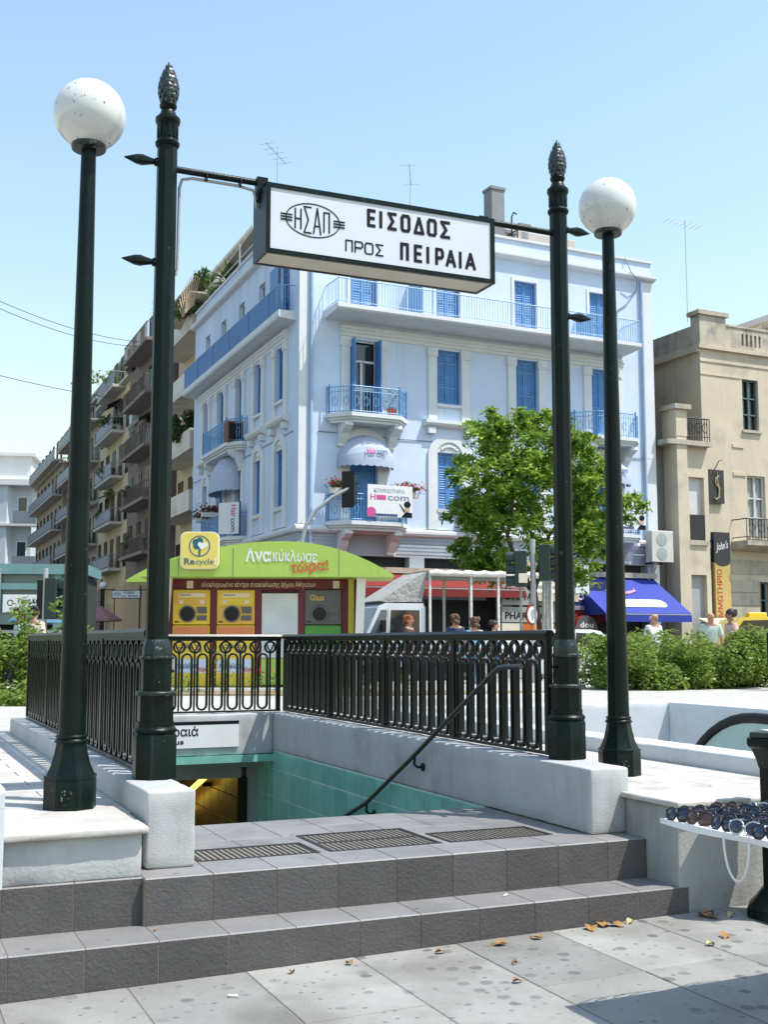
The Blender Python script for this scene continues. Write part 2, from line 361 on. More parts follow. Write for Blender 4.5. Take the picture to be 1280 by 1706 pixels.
# the raised square (marble deck) in pieces round the two stairwells
ZP = .66
def deck(b0, b1, a0, a1, nm): return MB().box(b0, b1, a0, a1, .30, ZP - .012)
dk = MB()
for q in ((-14, 1.383, 6.62, 12.86), (-14, 5.78, 12.862, 13.56), (10.362, 26, 12.862, 13.56), (-14, 26, 13.56, 21.5), (4.462, 5.78, 6.28, 12.86), (10.36, 26, 6.28, 12.86), (-14, 26, 21.5, 25.3)):
    dk.box(*q, .28, ZP - .012)
plaza = dk.build('plaza', JOINT, kind='structure', label='raised marble-paved square round the metro entrance', loc=(0, 0, 0), rz=RE)
def slabs(parent, b0, b1, a0, a1, nb, na, z, stag=True):
    wb, wa = (b1 - b0) / nb, (a1 - a0) / na
    me = MB().cbox(-wb / 2 + .004, wb / 2 - .004, -wa / 2 + .004, wa / 2 - .004, -.02, 0, .004).mesh('marble_slab', MARBLE)
    mh = MB().cbox(-wb / 4 + .003, wb / 4 - .003, -wa / 2 + .003, wa / 2 - .003, -.02, 0, .003).mesh('marble_slab', MARBLE)
    for j in range(na):
        y = a0 + wa * (j + .5)
        if stag and j % 2:
            put('marble_slab', mh, parent, (b0 + wb / 4, y, z)); put('marble_slab', mh, parent, (b1 - wb / 4, y, z))
            for i in range(nb - 1): put('marble_slab', me, parent, (b0 + wb * (i + 1), y, z + random.uniform(-.001, .001)))
        else:
            for i in range(nb): put('marble_slab', me, parent, (b0 + wb * (i + .5), y, z + random.uniform(-.001, .001)))
slabs(plaza, -1.6, 1.383, 6.63, 12.86, 4, 21, ZP)
slabs(plaza, 4.462, 5.78, 6.29, 12.86, 2, 22, ZP)
big = MB()
for q in ((-14, -1.6, 6.62, 12.86), (-14, 5.78, 12.864, 13.56), (10.362, 26, 12.864, 13.56), (-14, 26, 13.56, 25.3), (10.36, 26, 6.28, 12.86)): big.box(*q, ZP - .012, ZP - .001)
big.build('marble_paving', MARBLE, plaza, kind='stuff')
kb = MB().at(rz=RE).box(-14, 26, 25.3, 25.6, .2, ZP + .004); kb.build('kerb', KERB, kind='structure', label='pale stone kerb between square and road')

# ================================================================== STEPS AND PLINTHS
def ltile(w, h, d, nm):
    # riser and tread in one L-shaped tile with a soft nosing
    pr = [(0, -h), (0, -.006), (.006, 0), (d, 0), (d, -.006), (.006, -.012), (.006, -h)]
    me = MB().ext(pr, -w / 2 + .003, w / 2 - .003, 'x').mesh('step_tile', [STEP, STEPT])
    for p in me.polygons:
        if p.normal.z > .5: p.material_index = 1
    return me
s1 = MB().box(-6, 4.418, 5.7435, 6.3, -.3, .1675).build('lower_step', STEPJ, kind='structure', label='lower step clad in dark grey tiles', rz=RE)
m1 = ltile(.349, .32, .345, 's')
for k in range(-8, 12):
    b0 = .644 + .349 * k; wdt = .349
    if b0 + wdt > 4.42:
        wdt = 4.416 - b0; me = ltile(wdt, .32, .345, 's')
    else: me = m1
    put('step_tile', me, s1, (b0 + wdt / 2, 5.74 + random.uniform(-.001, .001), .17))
s2 = MB(); s2.box(1.335, 4.418, 6.0535, 7.62, .1685, .4015).box(-6, 1.333, 6.1035, 6.9, .1685, .4015)
s2 = s2.build('upper_step', STEPJ, kind='structure', label='upper step and landing clad in dark grey tiles', rz=RE)
m2 = ltile(.349, .24, .335, 's')
for k in range(-8, 12):
    b0 = .644 + .349 * k; wdt = .349
    if k == 1: wdt = 1.333 - b0
    if k == 2: b0 = 1.337; wdt = .644 + .349 * 3 - b0
    if b0 + wdt > 4.42: wdt = 4.416 - b0
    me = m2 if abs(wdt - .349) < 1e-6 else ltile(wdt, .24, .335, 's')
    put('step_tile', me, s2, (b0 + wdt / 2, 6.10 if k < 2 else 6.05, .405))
fl = {}
def ftile(b0, b1, a0, a1, z=.405):
    k = (round(b1 - b0, 3), round(a1 - a0, 3))
    if k not in fl: fl[k] = MB().cbox(-k[0] / 2 + .003, k[0] / 2 - .003, -k[1] / 2 + .003, k[1] / 2 - .003, -.012, 0, .002).mesh('floor_tile', STEPT)
    put('floor_tile', fl[k], s2, ((b0 + b1) / 2, (a0 + a1) / 2, z))
for b0, b1 in ((1.655, 1.70), (2.415, 2.475), (3.195, 3.245), (3.965, 4.165)): ftile(b0, b1, 6.388, 6.75)
for b0, b1 in ((1.655, 2.063), (2.063, 2.475)): ftile(b0, b1, 6.75, 7.0)
for b0, b1 in ((3.195, 3.6), (3.6, 4.165)): ftile(b0, b1, 6.75, 7.0)
for k in range(7):
    b0 = 1.69 + .349 * k
    for a0, a1 in ((7.0, 7.32), (7.32, 7.64)): ftile(max(1.655, b0 - (.035 if k == 0 else 0)), min(b0 + .349, 4.165), a0, a1)
# drain grates let into the landing
def grate(b0, b1, a0, a1, rows, label, group='cast-iron drain grates in the landing'):
    t = eroot('floor_grate', label, 'grate', (b0 + b1) / 2, (a0 + a1) / 2, .396, group)
    W, D = (b1 - b0) / 2, (a1 - a0) / 2
    MB().box(-W, W, -D, D, -.03, -.024).build('grate_pit', BLACK, t)
    f = MB().box(-W, W, -D, -D + .018, -.03, .012).box(-W, W, D - .018, D, -.03, .012).box(-W, -W + .018, -D + .018, D - .018, -.03, .012).box(W - .018, W, -D + .018, D - .018, -.03, .012)
    for r in range(1, rows): f.box(-W + .018, W - .018, -D + 2 * D * r / rows - .01, -D + 2 * D * r / rows + .01, -.03, .011)
    f.build('grate_frame', IRONG, t)
    n = 20; dd = (2 * D - .036) / rows
    me = MB().box(-.0075, .0075, -dd / 2 + .004, dd / 2 - .004, -.028, .009).mesh('grate_bar', IRONG)
    for r in range(rows):
        for k in range(n): put('grate_bar', me, t, (-W + .03 + (2 * W - .06) * k / (n - 1), -D + .018 + dd * (r + .5), 0))
IRONG = mat('worn_cast_iron', (.05, .048, .047), .55, .2, 14, metal=.3, bump=.2, bs=90)
grate(1.70, 2.415, 6.39, 6.745, 1, 'single-row iron drain grate beside the left white wall end')
grate(2.477, 3.193, 6.39, 6.995, 2, 'larger two-row iron drain grate in the middle of the landing', )
grate(3.247, 3.963, 6.39, 6.745, 1, 'single-row iron drain grate near the right parapet wall')
# left plinth with marble coping
t = eroot('stone_plinth', 'low whitish plinth with worn marble coping under left lamp post', 'plinth', -.5, 6.6, .405)
o = (.5, -6.6, -.405)
MB().at(o).rbox(-3.2, 1.330, 6.115, 6.62, .404, .626, .01).build('plinth_body', PLINTHW, t, smooth=180)
for b0, b1 in ((-3.2, -.9), (-.9, .30), (.30, 1.36)):
    MB().at(o).rbox(b0 + .002, b1 - .002, 6.07, 6.626, .6245, ZP + .002, .009, .05, .0025).build('coping_slab', MARBLE, t, smooth=180)
t = eroot('low_wall', 'white low wall stub at the left picture edge', 'wall', .0, 6.0, .17)
MB().at((0, -6.0, -.17)).ext([(6.035, .412), (6.067, .412), (6.067, .665), (6.35, .665), (6.35, .875), (6.34, .885), (6.05, .885), (6.035, .870)], -3.2, .64, 'x').build('wall_body', PAINTW, t)
# right plinth, bare concrete with marble edge
t = eroot('concrete_plinth', 'bare grey concrete plinth beside the right end of the steps', 'plinth', 6.0, 6.0, 0)
o = (-6, -6, 0)
MB().at(o).rbox(4.42, 9.5, 5.742, 6.266, -.2, .626, .012).build('plinth_body', PLINTH, t, smooth=180)
for b0, b1 in ((4.385, 5.25), (5.25, 6.4), (6.4, 9)):
    MB().at(o).rbox(b0 + .002, b1 - .002, 5.69, 6.288 if b0 > 4.4 else 6.266, .6265, ZP + .002, .009, .05, .0025).build('coping_slab', MARBLE, t, smooth=180)

# ================================================================== STAIRWELL
def wallthing(name, label, b0, b1, a0, a1, z0, z1, m, c=.016):
    t = eroot(name, label, 'wall', (b0 + b1) / 2, a0, z0)
    MB().at((-(b0 + b1) / 2, -a0, -z0)).rbox(b0, b1, a0, a1, z0, z1, c).build('wall_body', m, t, smooth=180); return t
ZW = .81
wallthing('parapet_wall', 'white stucco parapet along the left side of the stairwell', 1.385, 1.65, 6.27, 12.85, .406, ZW, STUCCO)
wallthing('parapet_wall', 'white stucco parapet along the right side of the stairwell', 4.17, 4.46, 6.27, 12.85, .406, ZW, STUCCO)
wallthing('parapet_wall', 'white stucco parapet across the far end of the stairwell', 1.652, 4.168, 12.55, 12.85, .37, ZW, STUCCO)
# retaining walls below, tiled teal
sw = MB().box(4.172, 4.458, 7.66, 20, -4.2, .404).box(1.387, 1.648, 7.66, 20, -4.2, .404)
sw = sw.build('stairwell_wall', TEALJ, kind='structure', label='teal tiled side walls of the stairwell', rz=RE)
tm = {}
def teal(b, a, z, w_, h_):
    k = (round(w_, 3), round(h_, 3))
    if k not in tm: tm[k] = MB().cbox(-.005, 0.003, -w_ / 2 + .006, w_ / 2 - .006, -h_ / 2 + .006, h_ / 2 - .006, .003).mesh('wall_tile', TEAL)
    put('wall_tile', tm[k], sw, (b, a, z))
zr = [.398, .203, -.10, -.405, -.71, -1.01]
for j in range(5):
    for k in range(17):
        a = 7.68 + .332 * (k + .5)
        if zr[j] > .405 - .5 * (a - 7.3) - .9: teal(4.171, a, (zr[j] + zr[j + 1]) / 2, .332, zr[j] - zr[j + 1])
ln = MB().box(1.652, 4.168, 12.50, 12.86, .29, .366).build('lintel', TEAL, kind='structure', label='teal lintel over the passage mouth', rz=RE)
st = MB()
for k in range(16):
    a0 = 7.64 + .32 * k; z = .396 - .16 * (k + 1); st.box(1.652, 4.156, a0, a0 + .32, -4.0, z)
st.build('stair_flight', STEP, kind='structure', label='stairs going down into the metro', rz=RE)
DIM = mat('passage_plaster', (.34, .34, .32), .9, .1, 3)
YEL = mat('passage_ochre_tile', (.22, .14, .03), .35, .25, 3)
ps = MB().box(1.652, 4.168, 12.862, 13.12, .20, .288).box(1.652, 3.98, 13.12, 13.26, .055, .30).box(4.05, 4.168, 13.12, 13.26, -4, .30).box(1.652, 4.168, 13.262, 22, .055, .30).box(1.652, 4.16, 12.762, 22, -4.2, -2.25).box(1.40, 4.44, 22, 22.2, -4.2, .28)
ps.build('passage', DIM, kind='structure', label='plastered ceiling and bulkhead of the underground passage', rz=RE)
MB().box(3.98, 4.048, 13.10, 13.27, -4, .054).build('door_jamb', BLACK, kind='structure', label='black door jamb of the passage', rz=RE)
pw = MB()
for k in range(22):
    for j in range(8): pw.cbox(4.13, 4.16, 13.3 + .33 * k + .004, 13.3 + .33 * (k + 1) - .004, .04 - .3 * (j + 1) + .004, .04 - .3 * j - .004, .003)
pw.build('passage_tiles', YEL, kind='stuff', label='ochre wall tiles inside the passage', rz=RE)
t = eroot('tube_lamp', 'yellow glowing tube lamp on the wall of the passage', 'lamp', 3.95, 15.2, -.3)
ro = MB().tube([(0, -.6, .20), (0, 1.2, -.42)], .035, 8).build('tube', emis('lamp_glow', (1.0, .70, .12), 1.5), t)
MB().box(.045, .17, -.3, -.2, .05, .1).box(.045, .17, .8, .9, -.33, -.28).build('lamp_bracket', BLACK, t)
# plate on the far parapet
t = eroot('direction_sign', 'white direction sign with black top strip on far parapet', 'sign', 2.82, 12.548, .46)
MB().box(-.95, .945, -.025, 0, 0, .245).build('sign_panel', WHITE, t)
MB().box(-.95, .945, -.027, 0, .247, .28).build('sign_strip', BLACK, t)
lettering('Προς Πειραιά', INK, t, (-.34, -.0265, .13), .135, .0015, .83)
lettering('To Piraeus', INK, t, (-.19, -.0265, .045), .075, .001, .52)

# ================================================================== RAILINGS
PIT = .1745
H0, H1 = ZW + .01, 1.70
def stadium(w, z0, z1, n=6):
    r = w / 2; P = []
    P += [(r * math.cos(R(-180 + 180 * k / n)), z0 + r + r * math.sin(R(-180 + 180 * k / n))) for k in range(n + 1)]
    P += [(r * math.cos(R(180 * k / n)), z1 - r + r * math.sin(R(180 * k / n))) for k in range(n + 1)]
    return P
LOOP = MB().ring(stadium(.128, .025, .655), stadium(.088, .045, .635), -.017, .017).mesh('baluster_loop', IRON, 45)
RINGM = MB().ring(circ(0, .730, .072, 18), circ(0, .730, .051, 18), -.014, .014)
RINGM = RINGM.mesh('baluster_ring', IRON, 45)
SP = MB().box(-.009, .009, -.009, .009, .02, .675)
SP.tube([(0, 0, .665), (-.022, 0, .70), (-.045, 0, .76)], .009, 6).tube([(0, 0, .665), (.022, 0, .70), (.045, 0, .76)], .009, 6)
SPIN = SP.mesh('spindle', IRON, 45)
def railing(p0, p1, label, ends=(.1, .1)):
    """p0,p1 in entrance coordinates; loops, rings and spindles between a bottom bar and a moulded top rail"""
    P0, P1 = E(*p0, 0), E(*p1, 0); d = P1 - P0; L = d.length; rz = math.atan2(d.y, d.x)
    t = thing('railing', label, 'railing', (P0.x, P0.y, H0 - .01), rz, 'green cast-iron railings round the stairwell')
    MB().cbox(0, L, -.022, .022, .012, .032, .003).build('bottom_bar', IRON, t)
    MB().box(0, L, -.014, .014, .799, .822).ext([(-.034, .822), (.034, .822), (.036, .85), (.022, .872), (-.022, .872), (-.036, .85)], 0, L, 'x').build('top_rail', IRON, t, smooth=35)
    n = int((L - ends[0] - ends[1]) / PIT); s0 = ends[0] + (L - ends[0] - ends[1] - n * PIT) / 2
    for k in range(n):
        put('baluster_loop', LOOP, t, (s0 + PIT * (k + .5), 0, .01))
    for k in range(n + 1):
        put('baluster_ring', RINGM, t, (s0 + PIT * k, 0, 0)); put('spindle', SPIN, t, (s0 + PIT * k, 0, .015))
    pm = MB().cbox(-.024, .024, -.024, .024, 0, .80, .004).mesh('rail_post', IRON)
    m = max(1, round(L / 1.6))
    for k in range(m + 1):
        x = min(max(L * k / m, .03), L - .03)
        if 0 < k < m: x = s0 + PIT * (round((x - s0) / PIT - .5) + .5)
        put('rail_post', pm, t, (x, 0, .011))
railing((1.545, 7.02), (1.545, 12.72), 'green iron railing on the left parapet, behind the left lamp post')
railing((1.60, 12.70), (4.30, 12.70), 'green iron railing across the far end of the stairwell')
railing((4.355, 7.02), (4.355, 12.72), 'green iron railing on the right parapet of the stairwell')

# handrail going down the right wall
t = eroot('handrail', 'dark tubular handrail sloping down the right stairwell wall', 'handrail', 4.17, 8.67, .65)
o = (-4.17, -8.67, -.65)
hb = 4.085
pts = [(hb, 6.96, 1.430), (hb, 7.2, 1.425), (hb, 7.27, 1.415), (hb, 7.34, 1.385), (hb, 8.67, .69), (hb, 9.67, .19), (hb, 10.24, -.02), (hb, 12.4, -1.1)]
MB().at(o).tube(pts, .019, 10).build('rail_tube', mat('handrail_metal', (.045, .047, .048), .33, .2, 10, metal=.5), t, smooth=60)
for a, z in ((8.67, .69), (9.67, .19), (11.2, -.5)):
    q = MB().at(o)
    if a > 8: q.tube([(hb, a, z - .015), (hb, a + .01, z - .075), (hb + .03, a + .012, z - .10), (4.168, a + .012, z - .10)], .011, 8)
    else: q.tube([(hb, a, z - .01), (hb + .02, a, z - .06), (4.28, a, z - .3), (4.30, a, ZW)], .011, 8)
    q.build('rail_bracket', BLACK, t, smooth=60)
    if a > 8:
        q = MB().at((-4.17 + 4.165, a + .012 - 8.67, z - .10 - .65), ry=R(-90)); q.lathe([(.034, 0), (.034, .008), (.02, .014)], 14); q.build('wall_plate', BLACK, t, smooth=60)

# ================================================================== SIGN POSTS, SIGN, LAMPS
P8 = R(22.5)
def pinecone(zb, h, r):
    b = MB(); prof = []
    for k in range(13):
        s = k / 12; prof.append((max(.004, r * (math.sin(math.pi * min(1, (.16 + .84 * s)) ** .82)) if s < .98 else .004), zb + h * s))
    b.lathe(prof, 16)
    # overlapping scales in spirals
    for i in range(9):
        s = .06 + .88 * i / 9; z = zb + h * s; rr = r * math.sin(math.pi * (.16 + .84 * s) ** .82) * 1.01
        for k in range(9):
            a = 2 * math.pi * (k + .5 * (i % 2)) / 9; c, sn = math.cos(a), math.sin(a); w_ = rr * .36; hh = h * .085
            tang = Vector((-sn, c, 0)); out = Vector((c, sn, 0)); p = out * rr + Vector((0, 0, z))
            V = [p - tang * w_, p + Vector((0, 0, -hh)), p + tang * w_, p + Vector((0, 0, hh * 1.1)) - out * .002, p + out * (rr * .05 + .0015) + Vector((0, 0, hh * .15))]
            b.add([tuple(v) for v in V], [(0, 1, 4), (1, 2, 4), (2, 3, 4), (3, 0, 4)])
    return b
def spear(z, sgn):
    b = MB(); pr = [(.010, 0), (.026, .0), (.026, .018), (.017, .022), (.022, .045), (.034, .095), (.030, .13), (.004, .205)]
    b.at((sgn * .058, 0, z), ry=R(90 * sgn)).lathe(pr, 8, ph=P8); return b
def sign_post(b, a, label, sg):
    t = eroot('sign_post', label, 'post', b, a, ZW, 'green cast-iron posts carrying the metro sign'); z0 = -ZW
    m = MB(); oc = lambda pr, bb: bb.lathe(pr, 8, ph=P8)
    oc([(.128, 0), (.128, .245), (.118, .262)], m); m.lathe([(.118, .262), (.126, .268), (.128, .282), (.118, .296), (.110, .300), (.110, .33)], 16)
    m.build('base_block', GREEN, t, smooth=35)
    oc([(.106, .3302), (.106, .475)], MB()).build('lower_drum', GREEN, t, smooth=35)
    MB().lathe([(.106, .4752), (.119, .482), (.120, .497), (.108, .505)], 20).build('lower_ring', GREENC, t, smooth=60)
    oc([(.090, .505), (.090, .685)], MB()).build('upper_drum', GREEN, t, smooth=35)
    MB().lathe([(.090, .685), (.102, .69), (.103, .702), (.092, .709)], 20).build('upper_ring', GREENC, t, smooth=60)
    oc([(.088, .709), (.088, .745), (.076, .79), (.070, .805)], MB()).build('shoulder', GREENC, t, smooth=35)
    oc([(.0685, .805), (.0625, 3.83)], MB()).build('shaft', GREEN, t, smooth=20)
    c = MB().lathe([(.066, 3.83), (.074, 3.84), (.076, 3.855), (.067, 3.868), (.062, 3.872)], 20)
    c.lathe([(.062, 3.872), (.060, 3.90), (.066, 3.97), (.075, 3.985), (.078, 4.0), (.076, 4.015), (.058, 4.03), (.044, 4.06), (.040, 4.07), (.052, 4.085), (.054, 4.10), (.046, 4.112)], 20)
    for k in range(12):
        q = 2 * math.pi * k / 12; c.at((0, 0, 0), rz=q).box(.060, .066, -.008, .008, 3.885, 3.965)
    c.build('capital', GREEN, t, smooth=40)
    pinecone(4.112, .275, .063).build('pinecone_finial', GREENP, t)
    for z in (3.725, 3.09): spear(z, sg).build('spear_bracket', GREEN, t, smooth=35)
    MB().at((-sg * .09, 0, .62)).lathe([(.012, -.01), (.02, 0), (.012, .01)], 8).build('rail_lug', GREEN, t)
    return t
GREENP = mat('pinecone_green', (.012, .026, .028), .35, .4, 30, bump=.3, bs=80, coat=.2)
sign_post(1.555, 6.87, 'left green post with pinecone finial, standing on the left parapet end', -1)
sign_post(4.385, 6.87, 'right green post with pinecone finial, standing on the right parapet end', 1)
# hanging sign box
SB0, SB1, SA0, SA1, SZ0, SZ1 = 2.15, 3.78, 6.72, 6.985, 4.01, 4.465
t = eroot('metro_sign', 'long white box sign with black frame hung between the posts', 'sign', SB0, SA0, SZ0)
W_, D_, Hh = SB1 - SB0, SA1 - SA0, SZ1 - SZ0; fr = .03
f = MB()
for y0, y1 in ((0, .022), (D_ - .022, D_)):
    f.box(0, W_, y0, y1, 0, fr).box(0, W_, y0, y1, Hh - fr, Hh).box(0, fr, y0, y1, fr, Hh - fr).box(W_ - fr, W_, y0, y1, fr, Hh - fr)
f.box(0, fr * .6, .022, D_ - .022, 0, fr * .7).box(W_ - fr * .6, W_, .022, D_ - .022, 0, fr * .7).box(0, W_, .022, D_ - .022, Hh - .012, Hh)
f.box(0, .012, .022, D_ - .022, fr * .7, Hh - .012).box(W_ - .012, W_, .022, D_ - .022, fr * .7, Hh - .012)
f.build('sign_frame', GREEN, t)
MB().box(fr, W_ - fr, .008, .02, fr, Hh - fr).build('front_panel', SIGNW, t)
MB().box(fr, W_ - fr, D_ - .02, D_ - .008, fr, Hh - fr).build('back_panel', SIGNW, t)
MB().box(fr * .6, W_ - fr * .6, .022, D_ - .022, .006, .014).build('underside_panel', SIGNU, t)
yf = .0078
lt = MB()
def word(wd, us, v0, h, th):
    for ch, (u0, u1) in zip(wd, us): strokes(lt, GLYPH[ch], u0 + th / 2, v0 + th / 2, max(.001, u1 - u0 - th), h - th, th, yf)
word('ΕΙΣΟΔΟΣ', [(.688, .752), (.773, .799), (.832, .903), (.928, 1.0), (1.022, 1.102), (1.121, 1.194), (1.218, 1.296)], .265, .122, .0215)
word('ΠΕΙΡΑΙΑ', [(.924, .988), (1.024, 1.088), (1.112, 1.140), (1.180, 1.246), (1.257, 1.337), (1.354, 1.382), (1.404, 1.487)], .073, .122, .0215)
lt.build('lettering', INK, t)
lt = MB(); word('ΠΡΟΣ', [(.537, .590), (.601, .662), (.671, .734), (.748, .806)], .079, .080, .0095); lt.build('small_lettering', INK, t)
lt = MB(); ecx, ecz = .315, .249
lt.ring(circ(ecx, ecz, .112, 44, rx=.186), circ(ecx, ecz, .105, 44, rx=.179), yf - .002, yf)
for s, (u0, u1) in ((-1, (.099, .176)), (1, (.456, .532))):
    for k in (-1, 0, 1): lt.box(u0, u1, yf - .0035, yf, ecz + k * .0185 - .0042, ecz + k * .0185 + .0042)
for ch, (u0, u1, h) in zip('ΗΣΑΠ', ((.192, .238, .128), (.252, .306, .168), (.316, .372, .168), (.386, .430, .128))):
    strokes(lt, GLYPH[ch], u0 + .004, ecz - h / 2, u1 - u0 - .008, h, .0095, yf)
lt.build('emblem', INK, t)
bz = 4.508 - SZ0
MB().at((0, D_ / 2 + .0175, 0)).tube([(1.615 - SB0, 0, bz), (.035, 0, bz)], .021, 10).box(-.02, .05, -.03, .03, Hh - .08, Hh + .075).build('support_bar', GREEN, t, smooth=40)
MB().at((0, D_ / 2 + .0175, 0)).tube([(W_ - .02, 0, bz - .008), (4.33 - SB0, 0, bz - .012)], .021, 10).box(W_ - .05, W_ + .02, -.03, .03, Hh - .08, Hh + .06).build('support_bar', GREEN, t, smooth=40)
q = MB().tube([(1.632 - SB0, D_ / 2 + .06, bz - .66), (1.642 - SB0, D_ / 2 + .06, bz - .62), (1.645 - SB0, D_ / 2 + .06, bz - .1), (1.66 - SB0, D_ / 2 + .05, bz - .045), (1.72 - SB0, D_ / 2 + .03, bz - .036), (2.02 - SB0, D_ / 2 + .03, bz - .036), (-.035, D_ / 2 + .03, bz - .05), (-.02, D_ / 2 + .03, bz - .10), (-.012, D_ / 2 + .03, bz - .16)], .010, 7)
q.build('power_cable', CABLE, t, smooth=60)
MB().at((1.80 - SB0, D_ / 2 + .02, bz - .015), ry=R(90)).lathe([(.034, 0), (.034, .008)], 10).at((2.02 - SB0, D_ / 2 + .02, bz - .015), ry=R(90)).lathe([(.034, 0), (.034, .008)], 10).build('cable_tie', BLACK, t)

def lamp_post(b, a, h, label, spin):
    t = eroot('lamp_post', label, 'lamp', b, a, ZP, 'lamp posts with white globes at the entrance')
    MB().lathe([(.150, 0), (.150, .155), (.146, .165)], 8, ph=P8).build('base_block', GREEN, t, smooth=30)
    s = MB().lathe([(.146, .165), (.152, .172), (.150, .184), (.138, .19)], 8, ph=P8); s.lathe([(.136, .19), (.112, .245), (.095, .31), (.085, .365)], 8, ph=P8)
    s.build('bell_foot', GREEN, t, smooth=25)
    MB().lathe([(.085, .365), (.094, .368), (.096, .378), (.088, .386), (.084, .392), (.090, .398), (.088, .408), (.078, .414)], 20).build('collar_ring', GREEN, t, smooth=60)
    MB().lathe([(.0765, .414), (.0445, h)], 20).build('pole', GREEN, t, smooth=60)
    MB().lathe([(.0445, h - .01), (.10, h - .005), (.105, h + .01), (.102, h + .035), (.06, h + .04)], 24).build('globe_holder', GREENC, t, smooth=40)
    MB().sphere((0, 0, h + .215), .216, 40, 24).build('globe', OPAL, t, smooth=180)
    # raised casting mark on the base block
    q = MB()
    for k in range(9): q.sphere((random.uniform(-.03, .03), -.1395, .085 + random.uniform(-.025, .025)), .008, 8, 5)
    q.build('casting_mark', GREENC, t, smooth=180); t.rotation_euler = (0, 0, RE + spin); return t
LP1 = lamp_post(1.088, 6.93, 3.91, 'green lamp post with white globe on the left marble plinth', R(-18))
LP2 = lamp_post(4.935, 7.05, 3.97, 'green lamp post with white globe on the right marble square', R(-18))

# ================================================================== SECOND STAIRWELL (RIGHT)
def w2(b0, b1, a0, a1, z0, z1, label): wallthing('stairwell_kerb', label, b0, b1, a0, a1, z0, z1, PAINTW, .02)
w2(5.782, 6.10, 6.30, 13.2, ZP - .2, .785, 'white kerb along the near side of the second stairwell')
w2(10.06, 10.36, 6.30, 13.2, -3, .785, 'white wall along the far side of the second stairwell')
w2(5.782, 10.36, 13.202, 13.55, -3, .785, 'white wall across the end of the second stairwell')
w2(5.90, 10.20, 15.6, 15.95, ZP - .1, .80, 'low white kerb in front of the clipped hedge')
MB().box(6.1, 6.2, 6.3, 13.2, -3, .46).box(6.1, 10.06, 6.3, 13.2, -3.3, -3).build('second_stairwell', PAINTW, kind='structure', label='white painted pit of the second stairwell', rz=RE)
t = eroot('escalator', 'escalator with black rubber handrail and glass side in second stairwell', 'escalator', 8.2, 8.2, -2.2)
o = (-8.2, -8.2, 2.2)
arc = [(0, 6.9, .955)] + [(0, 8.0 + 1.05 * math.sin(R(q)) , -.10 + 1.05 * math.cos(R(q))) for q in range(0, 75, 8)] + [(0, 9.9, -1.2), (0, 11.5, -2.0)]
arc[0] = (0, 7.0, .95)
for bb in (7.0, 8.4):
    MB().at((bb - 8.2, -8.2, 2.2)).tube(arc, .045, 8).build('rubber_handrail', BLACK, t, smooth=60)
    poly = [(p[1], p[2] - .045) for p in arc] + [(11.5, -2.15), (7.0, -2.15)]
    MB().at((bb - 8.2, -8.2, 2.2)).ext(poly, -.008, .008, 'x').build('glass_panel', mat('green_glass_panel', (.42, .56, .50), .12, .05, 2), t)
MB().at(o).box(7.05, 8.35, 7, 11.5, -2.19, -2.0).build('escalator_steps', STEEL, t)

# ================================================================== LITTER BIN, VENDOR'S BOARD, SUNGLASSES
t = eroot('litter_bin', 'dark green cast-iron litter bin at the right picture edge', 'bin', 4.945, 5.38, .03)
MB().lathe([(.27, 0), (.27, .05), (.23, .09), (.175, .16)], 8, ph=P8).build('bin_foot', GREEN, t, smooth=25)
MB().lathe([(.170, .16), (.170, .84)], 8, ph=P8).build('bin_shaft', GREEN, t, smooth=25)
MB().lathe([(.175, .84), (.185, .88), (.215, .95), (.235, .965), (.24, .985), (.24, 1.01)], 8, ph=P8).build('bin_rim', GREEN, t, smooth=25)
MB().at((.0, .02, 1.012), rz=.5).cbox(-.17, .19, -.13, .15, 0, .035, .005).build('lid', GREENP, t)
MB().at((.02, -.02, 1.048), rz=-.3).cbox(-.14, .12, -.09, .11, 0, .006, .002).build('crumpled_paper', WHITE, t)

TB = (3.22, 4.55, 2.95, 4.30)
t = eroot('vendor_table', 'white cloth-covered vendor board displaying sunglasses', 'table', 4.0, 3.6, 0)
o = (-4.0, -3.6, 0); ZT = .83
CL = mat('white_cloth_edge', (.80, .79, .80), .8, .04, 8, bump=.3, bs=40)
MB().at(o).cbox(*TB, ZT - .016, ZT, .004).build('board', CL, t)
wv = MB().at(o); n = 40
for (x0, y0, x1, y1) in ((TB[0] - .004, TB[3], TB[0] - .004, TB[2]), ):
    V = []; F = []
    for k in range(n + 1):
        s = k / n; V += [(x0 - .003 * math.sin(9 * s), y0 + (y1 - y0) * s, ZT + .001), (x0 - .006 * math.sin(11 * s), y0 + (y1 - y0) * s, ZT - .020 - .006 * abs(math.sin(7.3 * s)))]
    F = [(2 * k, 2 * k + 1, 2 * k + 3, 2 * k + 2) for k in range(n)]
    wv.add(V, F)
wv.build('cloth_hem', CL, t, smooth=180)
MB().at(o).tube([(TB[0] - .006, TB[3] - .42 - .075 * (1 - math.cos(R(q))), ZT - .02 - .16 * math.sin(R(q))) for q in range(0, 181, 12)], .005, 7).build('hanging_strap', WHITE, t, smooth=180)
for bb, aa in ((4.15, 3.05), (4.15, 4.15), (4.5, 3.05), (4.5, 4.15)): MB().at(o).tube([(bb, aa, .02), (bb, aa, ZT - .022)], .015, 8).build('leg', STEEL, t)
FRAMES = [mat('frame_black', (.012, .012, .014), .25, .2, 8), mat('frame_brown', (.06, .022, .012), .25, .2, 8), mat('frame_silver', (.5, .5, .5), .3, .1, 8, metal=.8), mat('frame_white', (.75, .74, .70), .35, .05, 8), mat('frame_red', (.22, .02, .02), .3, .1, 8)]
